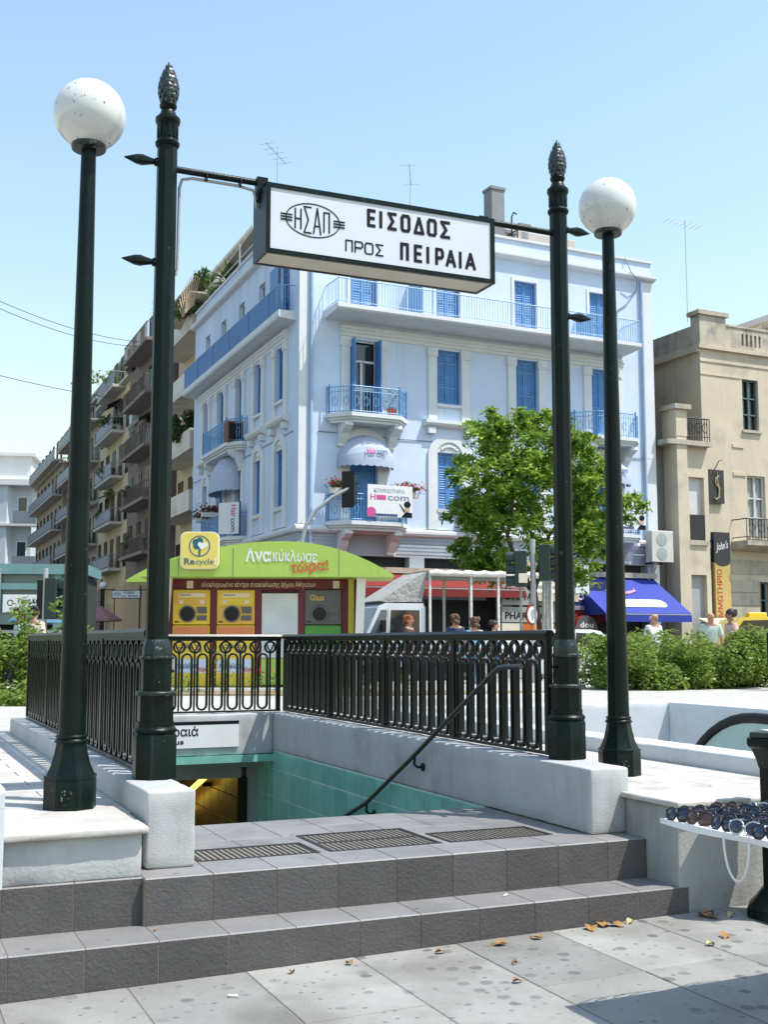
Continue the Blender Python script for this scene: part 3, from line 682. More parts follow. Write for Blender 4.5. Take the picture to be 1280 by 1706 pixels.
LENS = [mat('lens_blue', (.012, .022, .055), .08, .3, 20, coat=.6), mat('lens_black', (.008, .008, .012), .08, .3, 20, coat=.6), mat('lens_brown', (.065, .022, .022), .1, .3, 20, coat=.6), mat('lens_violet', (.05, .022, .05), .1, .3, 20, coat=.6)]
def lens_shape(w_, h_, cx):
    V = []; F = []; n = 14; rr = 5
    for i in range(rr + 1):
        for k in range(n):
            a = 2 * math.pi * k / n; s = i / rr
            x = cx + w_ * s * math.cos(a); z = h_ * s * math.sin(a) * (1 - .12 * math.cos(a) * (1 if cx > 0 else -1))
            y = -.007 * (1 - s * s) - .016 * (1 - (x / .075) ** 2)
            V.append((x, y + .50 * z, z))
    for i in range(rr):
        for k in range(n): F.append((i * n + k, i * n + (k + 1) % n, (i + 1) * n + (k + 1) % n, (i + 1) * n + k))
    return V, F, [V[rr * n + k] for k in range(n)]
def make_glasses(fm, lm, ws=1.):
    r = []
    L1, R1 = lens_shape(.033 * ws, .024, -.037), lens_shape(.033 * ws, .024, .037)
    lm1 = MB().add(*L1[:2]).mesh('lens', lm, 180); lm2 = MB().add(*R1[:2]).mesh('lens', lm, 180)
    fr_ = MB().tube(L1[2], .0038, 6, closed=True).tube(R1[2], .0038, 6, closed=True).tube([(-.008, -.024, .006), (0, -.027, .010), (.008, -.024, .006)], .0035, 6)
    fr_ = fr_.mesh('frame', fm, 180)
    tl = MB().tube([(-.070, .0, .010), (-.073, .02, .010), (-.068, .11, .004), (-.060, .145, -.024)], [.0055, .0045, .003, .004], 6).mesh('temple', fm, 180)
    tr = MB().tube([(.070, .0, .010), (.073, .02, .010), (.068, .11, .004), (.060, .145, -.024)], [.0055, .0045, .003, .004], 6).mesh('temple', fm, 180)
    return (('lens', lm1), ('lens', lm2), ('frame', fr_), ('temple', tl), ('temple', tr))
GK = [(FRAMES[0], LENS[0], 'black framed blue-lens sunglasses'), (FRAMES[1], LENS[2], 'brown framed brown-lens sunglasses'), (FRAMES[0], LENS[1], 'black framed black-lens sunglasses'),
      (FRAMES[2], LENS[0], 'silver framed blue-lens sunglasses'), (FRAMES[0], LENS[3], 'black framed violet-lens sunglasses'), (FRAMES[3], LENS[1], 'white framed black-lens sunglasses'), (FRAMES[4], LENS[2], 'red framed brown-lens sunglasses')]
GM = [make_glasses(a, b, random.uniform(.95, 1.1)) for a, b, _ in GK]
pat = [[0, 1, 0, 3, 0, 2, 5, 0], [4, 0, 2, 0, 6, 0, 2, 0], [2, 0, 4, 2, 0, 3, 0, 2], [1, 0, 0, 2, 0, 4, 0, 0], [0, 2, 4, 0, 1, 0, 2, 0]]
ORD = ['first', 'second', 'third', 'fourth', 'fifth', 'sixth', 'seventh', 'eighth', 'ninth', 'tenth']
ROWN = ['front row', 'second row', 'third row', 'fourth row', 'fifth row', 'sixth row', 'seventh row', 'eighth row', 'ninth row']
for r in range(9):
    for k in range(9):
        kd = pat[r % 5][(k + r // 5 * 3) % 8]; bb = TB[0] + .035 + .086 * r + random.uniform(-.012, .012); aa = TB[3] - .085 - .139 * k + random.uniform(-.012, .012)
        if aa < TB[2] + .08: continue
        g_ = eroot('sunglasses', f'{GK[kd][2]}, {ORD[k]} from the far end of the {ROWN[r]}', 'sunglasses', bb, aa, ZT + .029, 'sunglasses laid out on the vendor board')
        g_.rotation_euler = (R(random.uniform(0, 6)), R(random.uniform(-5, 5)), RE + R(-80 + random.uniform(-14, 14)))
        g_.scale = (1.02, 1.02, 1.08)
        for nm, me in GM[kd]: put(nm, me, g_)

# dry leaves and litter on the slabs
LEAFD = [mat('dry_leaf_ochre', (.34, .19, .06), .8, .3, 30), mat('dry_leaf_brown', (.26, .13, .05), .8, .3, 30), mat('dry_leaf_pale', (.55, .42, .18), .8, .2, 30)]
def dleaf(s):
    V = []; F = []; n = 7
    for i in range(n):
        q = i / (n - 1); wd = s * .34 * math.sin(math.pi * q ** .8) + .001
        V += [(s * (q - .5), -wd, .012 + .012 * math.sin(5 * q)), (s * (q - .5), 0, .004 + .010 * q), (s * (q - .5), wd, .016 * math.sin(4 * q) + .006)]
    for i in range(n - 1):
        for j in (0, 1): F.append((3 * i + j, 3 * i + j + 1, 3 * i + j + 4, 3 * i + j + 3))
    return MB().add(V, F)
def pz(b): return .0145 * (b - 3) + .002
for i, (x, b_, a_, s) in enumerate([(0, 3.37, 5.62, .07), (0, 3.13, 5.60, .09), (1, 2.78, 5.60, .05), (0, 3.75, 5.66, .10), (0, 3.86, 5.70, .12), (0, 3.92, 5.66, .09), (2, 4.02, 5.68, .06), (0, 4.50, 5.62, .11), (0, 4.56, 5.66, .10), (1, 4.52, 5.56, .09), (2, 4.63, 5.55, .06),
                                    (0, 4.30, 5.20, .085), (2, 4.12, 5.10, .06), (1, 2.88, 4.98, .05), (0, 5.03, 5.70, .10), (1, 3.02, 5.25, .03), (0, 2.28, 5.62, .05), (1, 1.97, 5.60, .04), (2, 4.75, 5.25, .03), (2, 4.82, 5.05, .035)]):
    o_ = dleaf(s).build('dry_leaf', LEAFD[x], None, smooth=180, loc=E(b_, a_, pz(b_)), rz=random.uniform(0, 6), label=('ochre', 'brown', 'pale yellow')[x] + ' dry leaf ' + ('against the lower step' if a_ > 5.5 else 'out on the paving') + (f', {ORD[i]} from the heap' if i < 10 else f', {ORD[i - 10]} of the scattered ones'), cat='leaf', group='dry leaves blown against the steps')
for b_, a_, z in ((3.34, 5.92, .171), (1.36, 5.93, .171), (1.62, 5.35, -.018)):
    MB().tube([(0, 0, .006), (.045, .005, .007)], .005, 6).build('cigarette_end', WHITE if b_ > 1.5 else LEAFD[0], None, smooth=60, loc=E(b_, a_, z), rz=random.uniform(0, 3), label={3.34: 'white cigarette end on the lower tread, right half', 1.36: 'brown cigarette end on the lower tread, left end', 1.62: 'white scrap on the paving before the left steps'}[b_], cat='litter')

# ================================================================== BLUE CORNER BUILDING
BW = streaks(mat('pale_blue_plaster', (.60, .70, .855), .9, .05, .7, bump=.15, bs=12, dirt=((.53, .59, .68), .5, .5, .55)), (.40, .44, .49), .5, 1.6, .10, .54)
BT = streaks(mat('white_plaster_trim', (.70, .72, .735), .85, .05, 1.2, bump=.1, bs=20), (.46, .47, .47), .4, 2.5, .35, .56)
BGF = mat('grey_blue_plinth_plaster', (.40, .44, .50), .9, .06, .8, bump=.1, bs=12)
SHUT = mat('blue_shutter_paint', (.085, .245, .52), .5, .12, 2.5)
SHUT_SHADE = mat('blue_shutter_shaded', (.065, .19, .42), .55, .12, 2.5)  # same shutter blue, darkened: the side facade's shade put into the colour
BIRON = mat('light_blue_iron', (.15, .36, .62), .45, .1, 8)
GREYP = mat('cable_grey_blue', (.22, .26, .34), .7, .1, 5)
BPANEL = mat('blue_canvas_panel', (.085, .21, .43), .7, .1, 2)
def wall_grid(b, x0, x1, z0, z1, ops, y=0., dep=.28):
    """front skin of a wall with window openings and their reveals"""
    xs = sorted({x0, x1, *[o[0] for o in ops], *[o[1] for o in ops]}); zs = sorted({z0, z1, *[o[2] for o in ops], *[o[3] for o in ops]})
    for xa, xb in zip(xs[:-1], xs[1:]):
        for za, zb in zip(zs[:-1], zs[1:]):
            mx, mz = (xa + xb) / 2, (za + zb) / 2
            if any(o[0] < mx < o[1] and o[2] < mz < o[3] for o in ops): continue
            b.add([(xa, y, za), (xb, y, za), (xb, y, zb), (xa, y, zb)], [(0, 1, 2, 3)])
    for o in ops:
        a, c, d, e = o[:4]; Y = y + dep
        b.add([(a, y, d), (a, Y, d), (a, Y, e), (a, y, e)], [(0, 1, 2, 3)]).add([(c, y, d), (c, Y, d), (c, Y, e), (c, y, e)], [(3, 2, 1, 0)])
        b.add([(a, y, d), (c, y, d), (c, Y, d), (a, Y, d)], [(0, 1, 2, 3)]).add([(a, y, e), (c, y, e), (c, Y, e), (a, Y, e)], [(3, 2, 1, 0)])
    return b
def shutter_mesh(w_, h_, rails=(.30,), top_arch=False):
    """one leaf: stiles, rails and sunk louvre panels with slats"""
    b = MB(); s = .07
    b.box(0, s, 0, .05, 0, h_).box(w_ - s, w_, 0, .05, 0, h_)
    zz = [0] + [h_ * r for r in rails] + [h_]
    for i, z in enumerate(zz):
        z0 = 0 if i == 0 else (z - s if i == len(zz) - 1 else z - s / 2); b.box(s, w_ - s, 0, .05, z0, z0 + s)
    b.box(s, w_ - s, .03, .04, s, h_ - s)
    for i in range(len(zz) - 1):
        a, c = zz[i] + s, zz[i + 1] - s; n = int((c - a) / .085)
        for k in range(n):
            z = a + (c - a) * (k + .5) / n; b.add([(s, .028, z - .03), (w_ - s, .028, z - .03), (w_ - s, .012, z - .012), (s, .012, z - .012), (s, .028, z + .012), (w_ - s, .028, z + .012)], [(0, 1, 2, 3), (3, 2, 5, 4)])
    return b.mesh('shutter', SHUT, None)
_sh = {}
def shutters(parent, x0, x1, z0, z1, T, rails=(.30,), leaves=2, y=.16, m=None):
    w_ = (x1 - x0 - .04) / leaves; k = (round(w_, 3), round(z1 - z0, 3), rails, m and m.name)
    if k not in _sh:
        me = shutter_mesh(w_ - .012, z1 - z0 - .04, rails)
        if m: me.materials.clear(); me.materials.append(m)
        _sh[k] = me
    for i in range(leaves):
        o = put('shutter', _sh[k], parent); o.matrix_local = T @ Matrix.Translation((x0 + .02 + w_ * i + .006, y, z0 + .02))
def part(mb, name, m, parent, smooth=None): return mb.build(name, m, parent, smooth=smooth)
def RT(rz=0., loc=(0, 0, 0)): return Matrix.Translation(loc) @ Matrix.Rotation(rz, 4, 'Z')
def mbT(T): b = MB(); b.T = T.copy(); return b

BP0 = Vector((-2.963, 40.0, 0)); BR = R(25.7)
bl = thing('corner_building', 'pale blue neoclassical corner building with blue shutters and white trim', 'building', BP0 + Vector((0, 0, .5)), BR)
TR = RT(0, (0, 0, -.5)); TL = RT(R(-92.8), (0, 0, -.5))
WR, WL, ZTOP = 15.56, 15.5, 16.3
bays = [(1.92, 3.02), (5.44, 6.47), (8.88, 9.90), (12.40, 13.50)]
opsR = []
for i, (a, c) in enumerate(bays):
    d = i in (0, 3)
    opsR += [(a, c, 13.35, 15.52), (a, c, 9.72 if d else 10.35, 12.40), (a, c, 5.80 if d else 6.45, 8.52)]
gf = [(.9, 4.3, .5, 4.62), (4.9, 8.1, .5, 4.62), (8.6, 11.3, .5, 4.62), (11.8, 14.9, .5, 4.62)]
wb = mbT(TR); wall_grid(wb, 0, WR, 5.35, ZTOP, opsR)
wl_ops = [(-2.63, -1.65, 10.35, 12.38), (-5.35, -4.42, 10.35, 12.38), (-8.0, -7.1, 9.72, 12.38), (-10.95, -9.9, 9.72, 12.38), (-13.4, -12.6, 10.35, 12.38),
          (-2.63, -1.65, 6.46, 8.55), (-5.35, -4.42, 6.46, 8.55), (-8.0, -7.1, 5.8, 8.55), (-10.95, -9.9, 5.8, 8.55), (-13.4, -12.6, 6.46, 8.55),
          (-2.25, -1.2, 13.35, 15.6), (-5.05, -4.25, 14.3, 15.5), (-7.9, -7.1, 14.3, 15.5), (-10.75, -9.95, 14.3, 15.5), (-13.5, -12.7, 14.3, 15.5)]
wb.T = TL; wall_grid(wb, -WL, 0, 5.35, ZTOP, wl_ops)
part(wb, 'wall', BW, bl)
wb = mbT(TR); wall_grid(wb, -.02, WR + .01, .5, 5.349, gf, y=-.02, dep=.6); wb.T = TL
gfl = [(-4.2, -1.0, .5, 4.4), (-9, -5.2, .5, 4.4), (-14.2, -10.2, .5, 4.4)]
wall_grid(wb, -WL, .02, .5, 5.349, gfl, y=-.02, dep=.6)
for k in range(5):
    wb.T = TR; wb.box(-.03, WR, -.035, -.02, 4.70 + .13 * k + .02, 4.70 + .13 * k + .11) if k % 1 == 0 else 0
    wb.T = TL; wb.box(-WL, .03, -.035, -.02, 4.70 + .13 * k + .02, 4.70 + .13 * k + .11)
part(wb, 'ground_floor_wall', BGF, bl)
# core behind the skins so that nothing shows through
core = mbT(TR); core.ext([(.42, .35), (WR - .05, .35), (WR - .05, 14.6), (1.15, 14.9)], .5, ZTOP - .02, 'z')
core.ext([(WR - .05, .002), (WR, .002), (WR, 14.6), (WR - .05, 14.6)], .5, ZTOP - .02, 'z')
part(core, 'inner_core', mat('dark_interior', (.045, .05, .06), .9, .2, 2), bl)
# cornice, parapet, string courses
def mould(T, x0, x1, prof, name, m=BT): part(mbT(T).ext(prof, x0, x1, 'x'), name, m, bl)
cor = [(0, 16.30), (-.20, 16.36), (-.24, 16.42), (-.24, 16.52), (.3, 16.52), (.3, 16.30)]
mould(TR, -.22, WR + .06, cor, 'cornice'); mould(TL, -WL - .1, -.26, cor, 'cornice')
par = [(.02, 16.522), (.02, 17.12), (.26, 17.12), (.26, 16.522)]
mould(TR, .02, WR - .02, par, 'parapet', BW); mould(TL, -WL, -.3, par, 'parapet', BW)
cop = [(-.05, 17.122), (-.05, 17.22), (.32, 17.22), (.32, 17.122)]
mould(TR, -.04, WR + .03, cop, 'coping'); mould(TL, -WL - .03, -.36, cop, 'coping')
mid = [(-.002, 5.35), (-.14, 5.40), (-.18, 5.47), (-.18, 5.56), (-.08, 5.62), (-.002, 5.64)]
mould(TR, -.16, WR, mid, 'string_course'); mould(TL, -WL, -.2, mid, 'string_course')
ent = [(-.002, 12.46), (-.05, 12.50), (-.05, 12.60), (-.09, 12.63), (-.09, 12.72), (-.13, 12.76), (-.13, 12.86), (-.002, 12.88)]
mould(TR, 1.55, 14.0, ent, 'entablature'); mould(TL, -14.2, -1.3, ent, 'entablature')
part(mbT(RT(0, (0, 0, -.5))).box(-.04, .24, -.05, -.003, 5.66, 16.29), 'corner_pilaster', BT, bl)
part(mbT(TR).box(WR - .55, WR - .05, -.04, -.003, 5.66, 16.29), 'end_pilaster', BT, bl)
part(mbT(TR).tube([(.42, -.07, .6), (.42, -.07, 16.3)], .07, 8), 'drainpipe', mat('drainpipe_blue', (.36, .48, .66), .5, .08, 3), bl, 60)
part(mbT(TR).tube([(14.95, -.09, .6), (14.95, -.09, 16.3)], .06, 8), 'drainpipe', MATS['drainpipe_blue'], bl, 60)
# attic balconies
sl = mbT(TR).ext([(0, 13.02), (-1.2, 13.10), (-1.26, 13.16), (-1.26, 13.30), (0, 13.32)], .92, 14.0, 'x'); ab_ = part(sl, 'balcony_slab', BT, bl)
rb = mbT(TR); 
rb.tube([(.97, -.02, 14.2), (.97, -1.2, 14.2), (13.95, -1.2, 14.2), (13.95, -.02, 14.2)], .022, 6).tube([(.97, -.02, 13.40), (.97, -1.2, 13.40), (13.95, -1.2, 13.40), (13.95, -.02, 13.40)], .015, 6)
for k in range(118):
    x = .97 + 12.98 * k / 117; rb.box(x - .008, x + .008, -1.208, -1.192, 13.31, 14.19)
for y in np.linspace(-.1, -1.1, 9): rb.box(.962, .978, y - .008, y + .008, 13.31, 14.19).box(13.942, 13.958, y - .008, y + .008, 13.31, 14.19)
part(rb, 'balcony_railing', mat('pale_blue_iron', (.34, .50, .68), .5, .1, 8), bl)
part(mbT(TR).box(4.26, 4.29, -1.15, -.05, 13.33, 14.75), 'balcony_divider', BIRON, bl)
part(mbT(TR).box(11.7, 11.73, -1.15, -.05, 13.33, 14.3), 'balcony_divider', BIRON, bl)
part(mbT(TR).tube([(14.2, -.03, 17.2), (14.3, -.3, 16.5), (14.6, -.28, 16.3), (14.75, -.04, 15.9), (14.2, -.03, 15.2), (13.75, -.03, 14.9), (13.7, -.05, 13.4)], .022, 5), 'facade_cable', GREYP, bl, 60)
part(mbT(TR).tube([(.7, -.03, 8.95), (4.2, -.03, 8.9), (8, -.03, 8.95), (12, -.03, 8.88), (15.4, -.03, 8.95)], .016, 5), 'facade_cable', GREYP, bl, 60)
part(mbT(TL).tube([(-15.3, -.03, 8.98), (-8, -.03, 8.92), (-.6, -.03, 9.0)], .014, 5), 'facade_cable', GREYP, bl, 60)
sl = mbT(TL).ext([(0, 12.95), (-.62, 13.02), (-.66, 13.08), (-.66, 13.28), (0, 13.30)], -15.2, -.42, 'x'); part(sl, 'balcony_slab', BT, bl)
rb = mbT(TL)
for k in range(16): rb.box(-15.1 + 14.2 * k / 16 + .01, -15.1 + 14.2 * (k + 1) / 16 - .01, -.60 - .006 * (k % 3), -.585, 13.29, 14.22)
part(rb, 'balcony_panel', BPANEL, bl)
rb = mbT(TL).tube([(-15.1, -.6, 14.24), (-.5, -.6, 14.24), (-.5, -.02, 14.24)], .02, 6)
for x in (-.88, -.7, -.5): rb.box(x - .01, x + .01, -.61, -.59, 13.29, 14.23)
for y in (-.4, -.2): rb.box(-.51, -.49, y - .01, y + .01, 13.29, 14.23)
part(rb, 'balcony_railing', BIRON, bl)
# windows: frame, glass or shutters
def win_part(T, x0, x1, z0, z1, style):
    w_ = mbT(T); y = .10
    fr_ = mbT(T).box(x0, x0 + .06, y, y + .08, z0, z1).box(x1 - .06, x1, y, y + .08, z0, z1).box(x0 + .06, x1 - .06, y, y + .08, z1 - .06, z1).box(x0 + .06, x1 - .06, y, y + .08, z0, z0 + .06)
    p = part(fr_, 'window', SHUT if style != 'open' else BT, bl)
    part(mbT(T).box(x0 + .06, x1 - .06, .262, .27, z0 + .06, z1 - .06), 'pane', GLASS, p)
    if style == 'open':
        part(mbT(T).box((x0 + x1) / 2 - .05, (x0 + x1) / 2 + .05, .19, .25, z0 + .06, z1 - .8).box(x0 + .06, x1 - .06, .19, .25, z1 - .78, z1 - .70).box(x0 + .06, x1 - .06, .2, .25, z0 + .9, z0 + 1.0), 'glazing_bar', BT, p)
        for xx in (x0 + .02, x1 - .06): part(mbT(T).box(xx, xx + .04, -.42, .10, z0, z1 - .02), 'shutter', SHUT, p)
    else:
        shutters(p, x0 + .06, x1 - .06, z0 + .05, z1 - .05, T, rails=(.42,) if style == 'door' else (.30, .78), m=SHUT_SHADE if T is TL else None, y=.12)
    return p
for (a, c, d, e) in opsR:
    attic = d > 13; door = (e - d) > 2.3
    win_part(TR, a, c, d, e, 'open' if (a < 2 and 9 < d < 10) else ('door' if attic or door else 'win'))
    if attic: part(mbT(TR).ring([(a - .12, d), (c + .12, d), (c + .12, e + .12), (a - .12, e + .12)], [(a, d), (c, d), (c, e), (a, e)], -.035, -.003), 'window_surround', BT, bl)
for (a, c, d, e) in wl_ops:
    if 14.2 < d:
        f_ = part(mbT(TL).box(a, a + .05, .12, .18, d, e).box(c - .05, c, .12, .18, d, e).box(a + .05, c - .05, .12, .18, e - .05, e), 'window', BT, bl); part(mbT(TL).box(a + .05, c - .05, .26, .27, d, e - .05), 'pane', GLASSB, f_)
    else: win_part(TL, a, c, d, e, 'win')
part(mbT(TL).box(-3.3, -2.27, -.10, -.04, 13.34, 15.55), 'open_shutter', SHUT, bl)
# pilasters flanking the upper windows, sills, arched surrounds of the first floor
def dress(T, x0, x1, hasdoor, base):
    z0 = 9.75 if hasdoor else 9.72
    for xa, xb in ((x0 - .36, x0 - .01), (x1 + .01, x1 + .36)):
        q = mbT(T).box(xa, xb, -.09, -.003, z0, 12.10).box(xa - .03, xb + .03, -.12, -.002, 12.10, 12.45).box(xa + .06, xb - .06, -.14, -.12, 12.16, 12.38)
        part(q, 'pilaster', BT, bl)
    if not hasdoor:
        q = mbT(T).ext([(0, 9.42), (-.22, 9.50), (-.28, 9.58), (-.28, 9.70), (0, 9.72)], x0 - .56, x1 + .56, 'x').box(x0 - .02, x1 + .02, -.12, .1, 10.24, 10.345)
        part(q, 'window_sill', BT, bl)
        part(mbT(T).box(x0 - .42, x0 - .12, -.2, -.003, 9.2, 9.43), 'sill_bracket', BT, bl); part(mbT(T).box(x1 + .12, x1 + .42, -.2, -.003, 9.2, 9.43), 'sill_bracket', BT, bl)
    # arched surround of first-floor window
    xc, hw = (x0 + x1) / 2, (x1 - x0) / 2
    o_ = [(xc - hw - .38, 5.66), (xc - hw - .38, 8.45)] + [(xc + (hw + .38) * math.cos(R(180 - 180 * k / 14)), 8.45 + .72 * math.sin(R(180 - 180 * k / 14))) for k in range(15)] + [(xc + hw + .38, 8.45), (xc + hw + .38, 5.66)]
    zi = 6.45 if not hasdoor else 5.80
    i_ = [(xc - hw, 5.665), (xc - hw, 8.45)] + [(xc + hw * math.cos(R(180 - 180 * k / 14)), 8.50 + .42 * math.sin(R(180 - 180 * k / 14))) for k in range(15)] + [(xc + hw, 8.45), (xc + hw, 5.665)]
    part(mbT(T).ring(o_, i_, -.08, -.003), 'arched_surround', BT, bl)
    tp = mbT(T).ext([(xc - hw + .02, 8.54)] + [(xc + (hw - .02) * math.cos(R(180 - 180 * k / 14)), 8.54 + .36 * math.sin(R(180 - 180 * k / 14))) for k in range(15)], -.03, -.002, 'y')
    for k in range(7): tp.sphere((xc - hw * .6 + hw * .2 * k, -.035, 8.62 + .14 * math.sin(math.pi * (k + .5) / 7)), .06, 8, 5)
    part(tp, 'arch_relief', BT, bl)
    if not hasdoor: part(mbT(T).ext([(-.002, 6.28), (-.10, 6.30), (-.12, 6.44), (-.002, 6.445)], x0 - .02, x1 + .02, 'x'), 'window_sill', BT, bl)
for i, (a, c) in enumerate(bays): dress(TR, a, c, i in (0, 3), 0)
for a, c, dr in ((-2.63, -1.65, 0), (-5.35, -4.42, 0), (-8.0, -7.1, 1), (-10.95, -9.9, 1), (-13.4, -12.6, 0)): dress(TL, a, c, dr, 0)
# canted balconies with brackets
def balcony(T, xc, z, w_, dep, label, panels=True):
    hw = w_ / 2; cut = .62
    pl = [(xc - hw, 0), (xc - hw, -.25), (xc - hw + cut, -dep), (xc + hw - cut, -dep), (xc + hw, -.25), (xc + hw, 0)]
    inn = lambda d: [(xc + (p[0] - xc) * (1 - d / hw), min(0, p[1] * (1 - d / dep))) for p in pl]
    s_ = mbT(T).ext(inn(.16), z - .28, z - .18, 'z').ext(inn(.08), z - .18, z - .10, 'z').ext(pl, z - .10, z + .04, 'z')
    sl_ = part(s_, 'balcony_slab', BT, bl)
    for s in (-1, 1):
        bx = xc + s * (hw - .62)
        pr = [(-.02, z - .28), (-dep * .78, z - .28), (-dep * .80, z - .40), (-dep * .62, z - .52), (-dep * .40, z - .62), (-dep * .30, z - .80), (-.16, z - .95), (-.02, z - .98)]
        part(mbT(T).ext(pr, bx - .15, bx + .15, 'x').box(bx - .17, bx + .17, -.14, -.02, z - 1.06, z - .95), 'balcony_bracket', BT, sl_)
    r_ = mbT(T); q = inn(.06); top = z + .98
    P3 = [(p[0], p[1], top) for p in q]; r_.tube(P3, .022, 6).tube([(p[0], p[1], z + .10) for p in q], .016, 6).tube([(p[0], p[1], z + .80) for p in q], .012, 6)
    for (p0, p1) in zip(q[:-1], q[1:]):
        L_ = math.hypot(p1[0] - p0[0], p1[1] - p0[1]); n = max(2, int(L_ / .11))
        for k in range(n + 1):
            s = k / n; x, y = p0[0] + (p1[0] - p0[0]) * s, p0[1] + (p1[1] - p0[1]) * s; big_ = k in (0, n)
            rr = .02 if big_ else .008; r_.box(x - rr, x + rr, y - rr, y + rr, z + .04, top + (.10 if big_ else 0))
            if not big_ and k % 2: r_.tube([(x, y, z + .9), (x + .03, y, z + .86), (x, y, z + .82)], .008, 4)
        for k in range(int(L_ / .36)):
            s = (k + .5) / max(1, int(L_ / .36)); x, y = p0[0] + (p1[0] - p0[0]) * s, p0[1] + (p1[1] - p0[1]) * s
            d = Vector((p1[0] - p0[0], p1[1] - p0[1], 0)).normalized()
            r_.tube([tuple(Vector((x, y, z + .45)) + d * .09 * math.cos(R(a)) + Vector((0, 0, .17 * math.sin(R(a))))) for a in range(0, 360, 45)], .012, 5, closed=True)
    part(r_, 'balcony_railing', BIRON, sl_)
    return sl_
for xc in (2.55, 12.95):
    balcony(TR, xc, 9.52, 3.15, .95, ''); balcony(TR, xc, 5.72, 3.15, .95, '')
balcony(TL, -9.0, 9.52, 5.2, .75, ''); balcony(TL, -9.0, 5.72, 5.2, .75, '')
# shop fronts
for T, lst in ((TR, gf), (TL, gfl)):
    for (a, c, d, e) in lst:
        s_ = mbT(T).box(a, c, .5, .53, d, e); sp_ = part(s_, 'shop_window', GLASS, bl)
        f_ = mbT(T).box(a, c, .40, .50, 3.55, 3.68)
        for k in range(5): f_.box(a + (c - a) * k / 4 - .03, a + (c - a) * k / 4 + .03, .42, .498, d, e)
        for k in range(9): f_.box(a + (c - a) * (k + .5) / 9 - .012, a + (c - a) * (k + .5) / 9 + .012, .44, .498, 3.68, e)
        part(f_, 'shop_frame', mat('shop_frame_dark', (.06, .055, .05), .5, .1, 5) if 'shop_frame_dark' not in MATS else MATS['shop_frame_dark'], sp_)
# awning over the hairdresser's balconies
STRIPE = mat('awning_pale_blue', (.42, .48, .60), .8, .05, 6)
PINK = mat('print_pink', (.62, .08, .30), .6, .05, 8); NAVY = mat('print_navy', (.06, .09, .22), .6, .05, 8)
def dome_awning(T, xc, zb, hw, dep, label, txt):
    Wm = bl.matrix_basis.copy() @ T
    root = thing('dome_awning', label, 'awning', Wm @ Vector((xc, 0, zb)), Wm.to_euler().z, 'domed awnings of the hair salon')
    b = MB(); n = 14; ribs = 6
    for i in range(ribs):
        V = []; F = []; t0, t1 = R(90 * i / ribs), R(90 * (i + 1) / ribs)
        for k in range(n + 1):
            a = math.pi * k / n
            for t in (t0, t1): V.append((-hw * math.cos(a) * (1 if True else 0), -dep * math.cos(t) * math.sin(a) ** .7 - .02, hw * .92 * math.sin(t) * math.sin(a) + .0))
        F = [(2 * k, 2 * k + 1, 2 * k + 3, 2 * k + 2) for k in range(n)]
        b.add(V, F)
    b.build('canopy', STRIPE, root, smooth=50)
    V = []; F = []; n = 36
    for k in range(n + 1):
        a = math.pi * k / n; x, y = -hw * math.cos(a), -dep * math.sin(a) ** .7 - .02
        V += [(x, y, 0), (x, y - .01, -.20 - .05 * abs(math.sin(k * 1.05)))]
    MB().add(V, [(2 * k, 2 * k + 2, 2 * k + 3, 2 * k + 1) for k in range(n)]).build('valance', STRIPE, root, smooth=50)
    if txt:
        q = lettering('Hair', PINK, root, (-.30, -dep - .05, .20), .30, .006, .38); q.rotation_euler = (R(-14), 0, 0)
        q = lettering('com', NAVY, root, (.11, -dep - .05, .20), .30, .008, .40); q.rotation_euler = (R(-14), 0, R(2))
        q = lettering('ΚΟΜΜΩΤΗΡΙΑ', GREYP, root, (-.38, -dep + .14, .56), .13, .002, .72); q.rotation_euler = (R(-32), 0, 0)
    return root
dome_awning(TR, 2.5, 7.95, 1.05, .85, 'domed pale blue awning over the corner balcony door', 1)
dome_awning(TR, 12.95, 7.95, 1.05, .85, 'domed pale blue awning beside the tree, right end of facade', 1)
dome_awning(TL, -8.9, 7.95, 1.5, .8, 'domed pale awning on the shaded side facade', 0)
def wpt(T, x, y, z): return bl.matrix_basis @ T @ Vector((x, y, z))
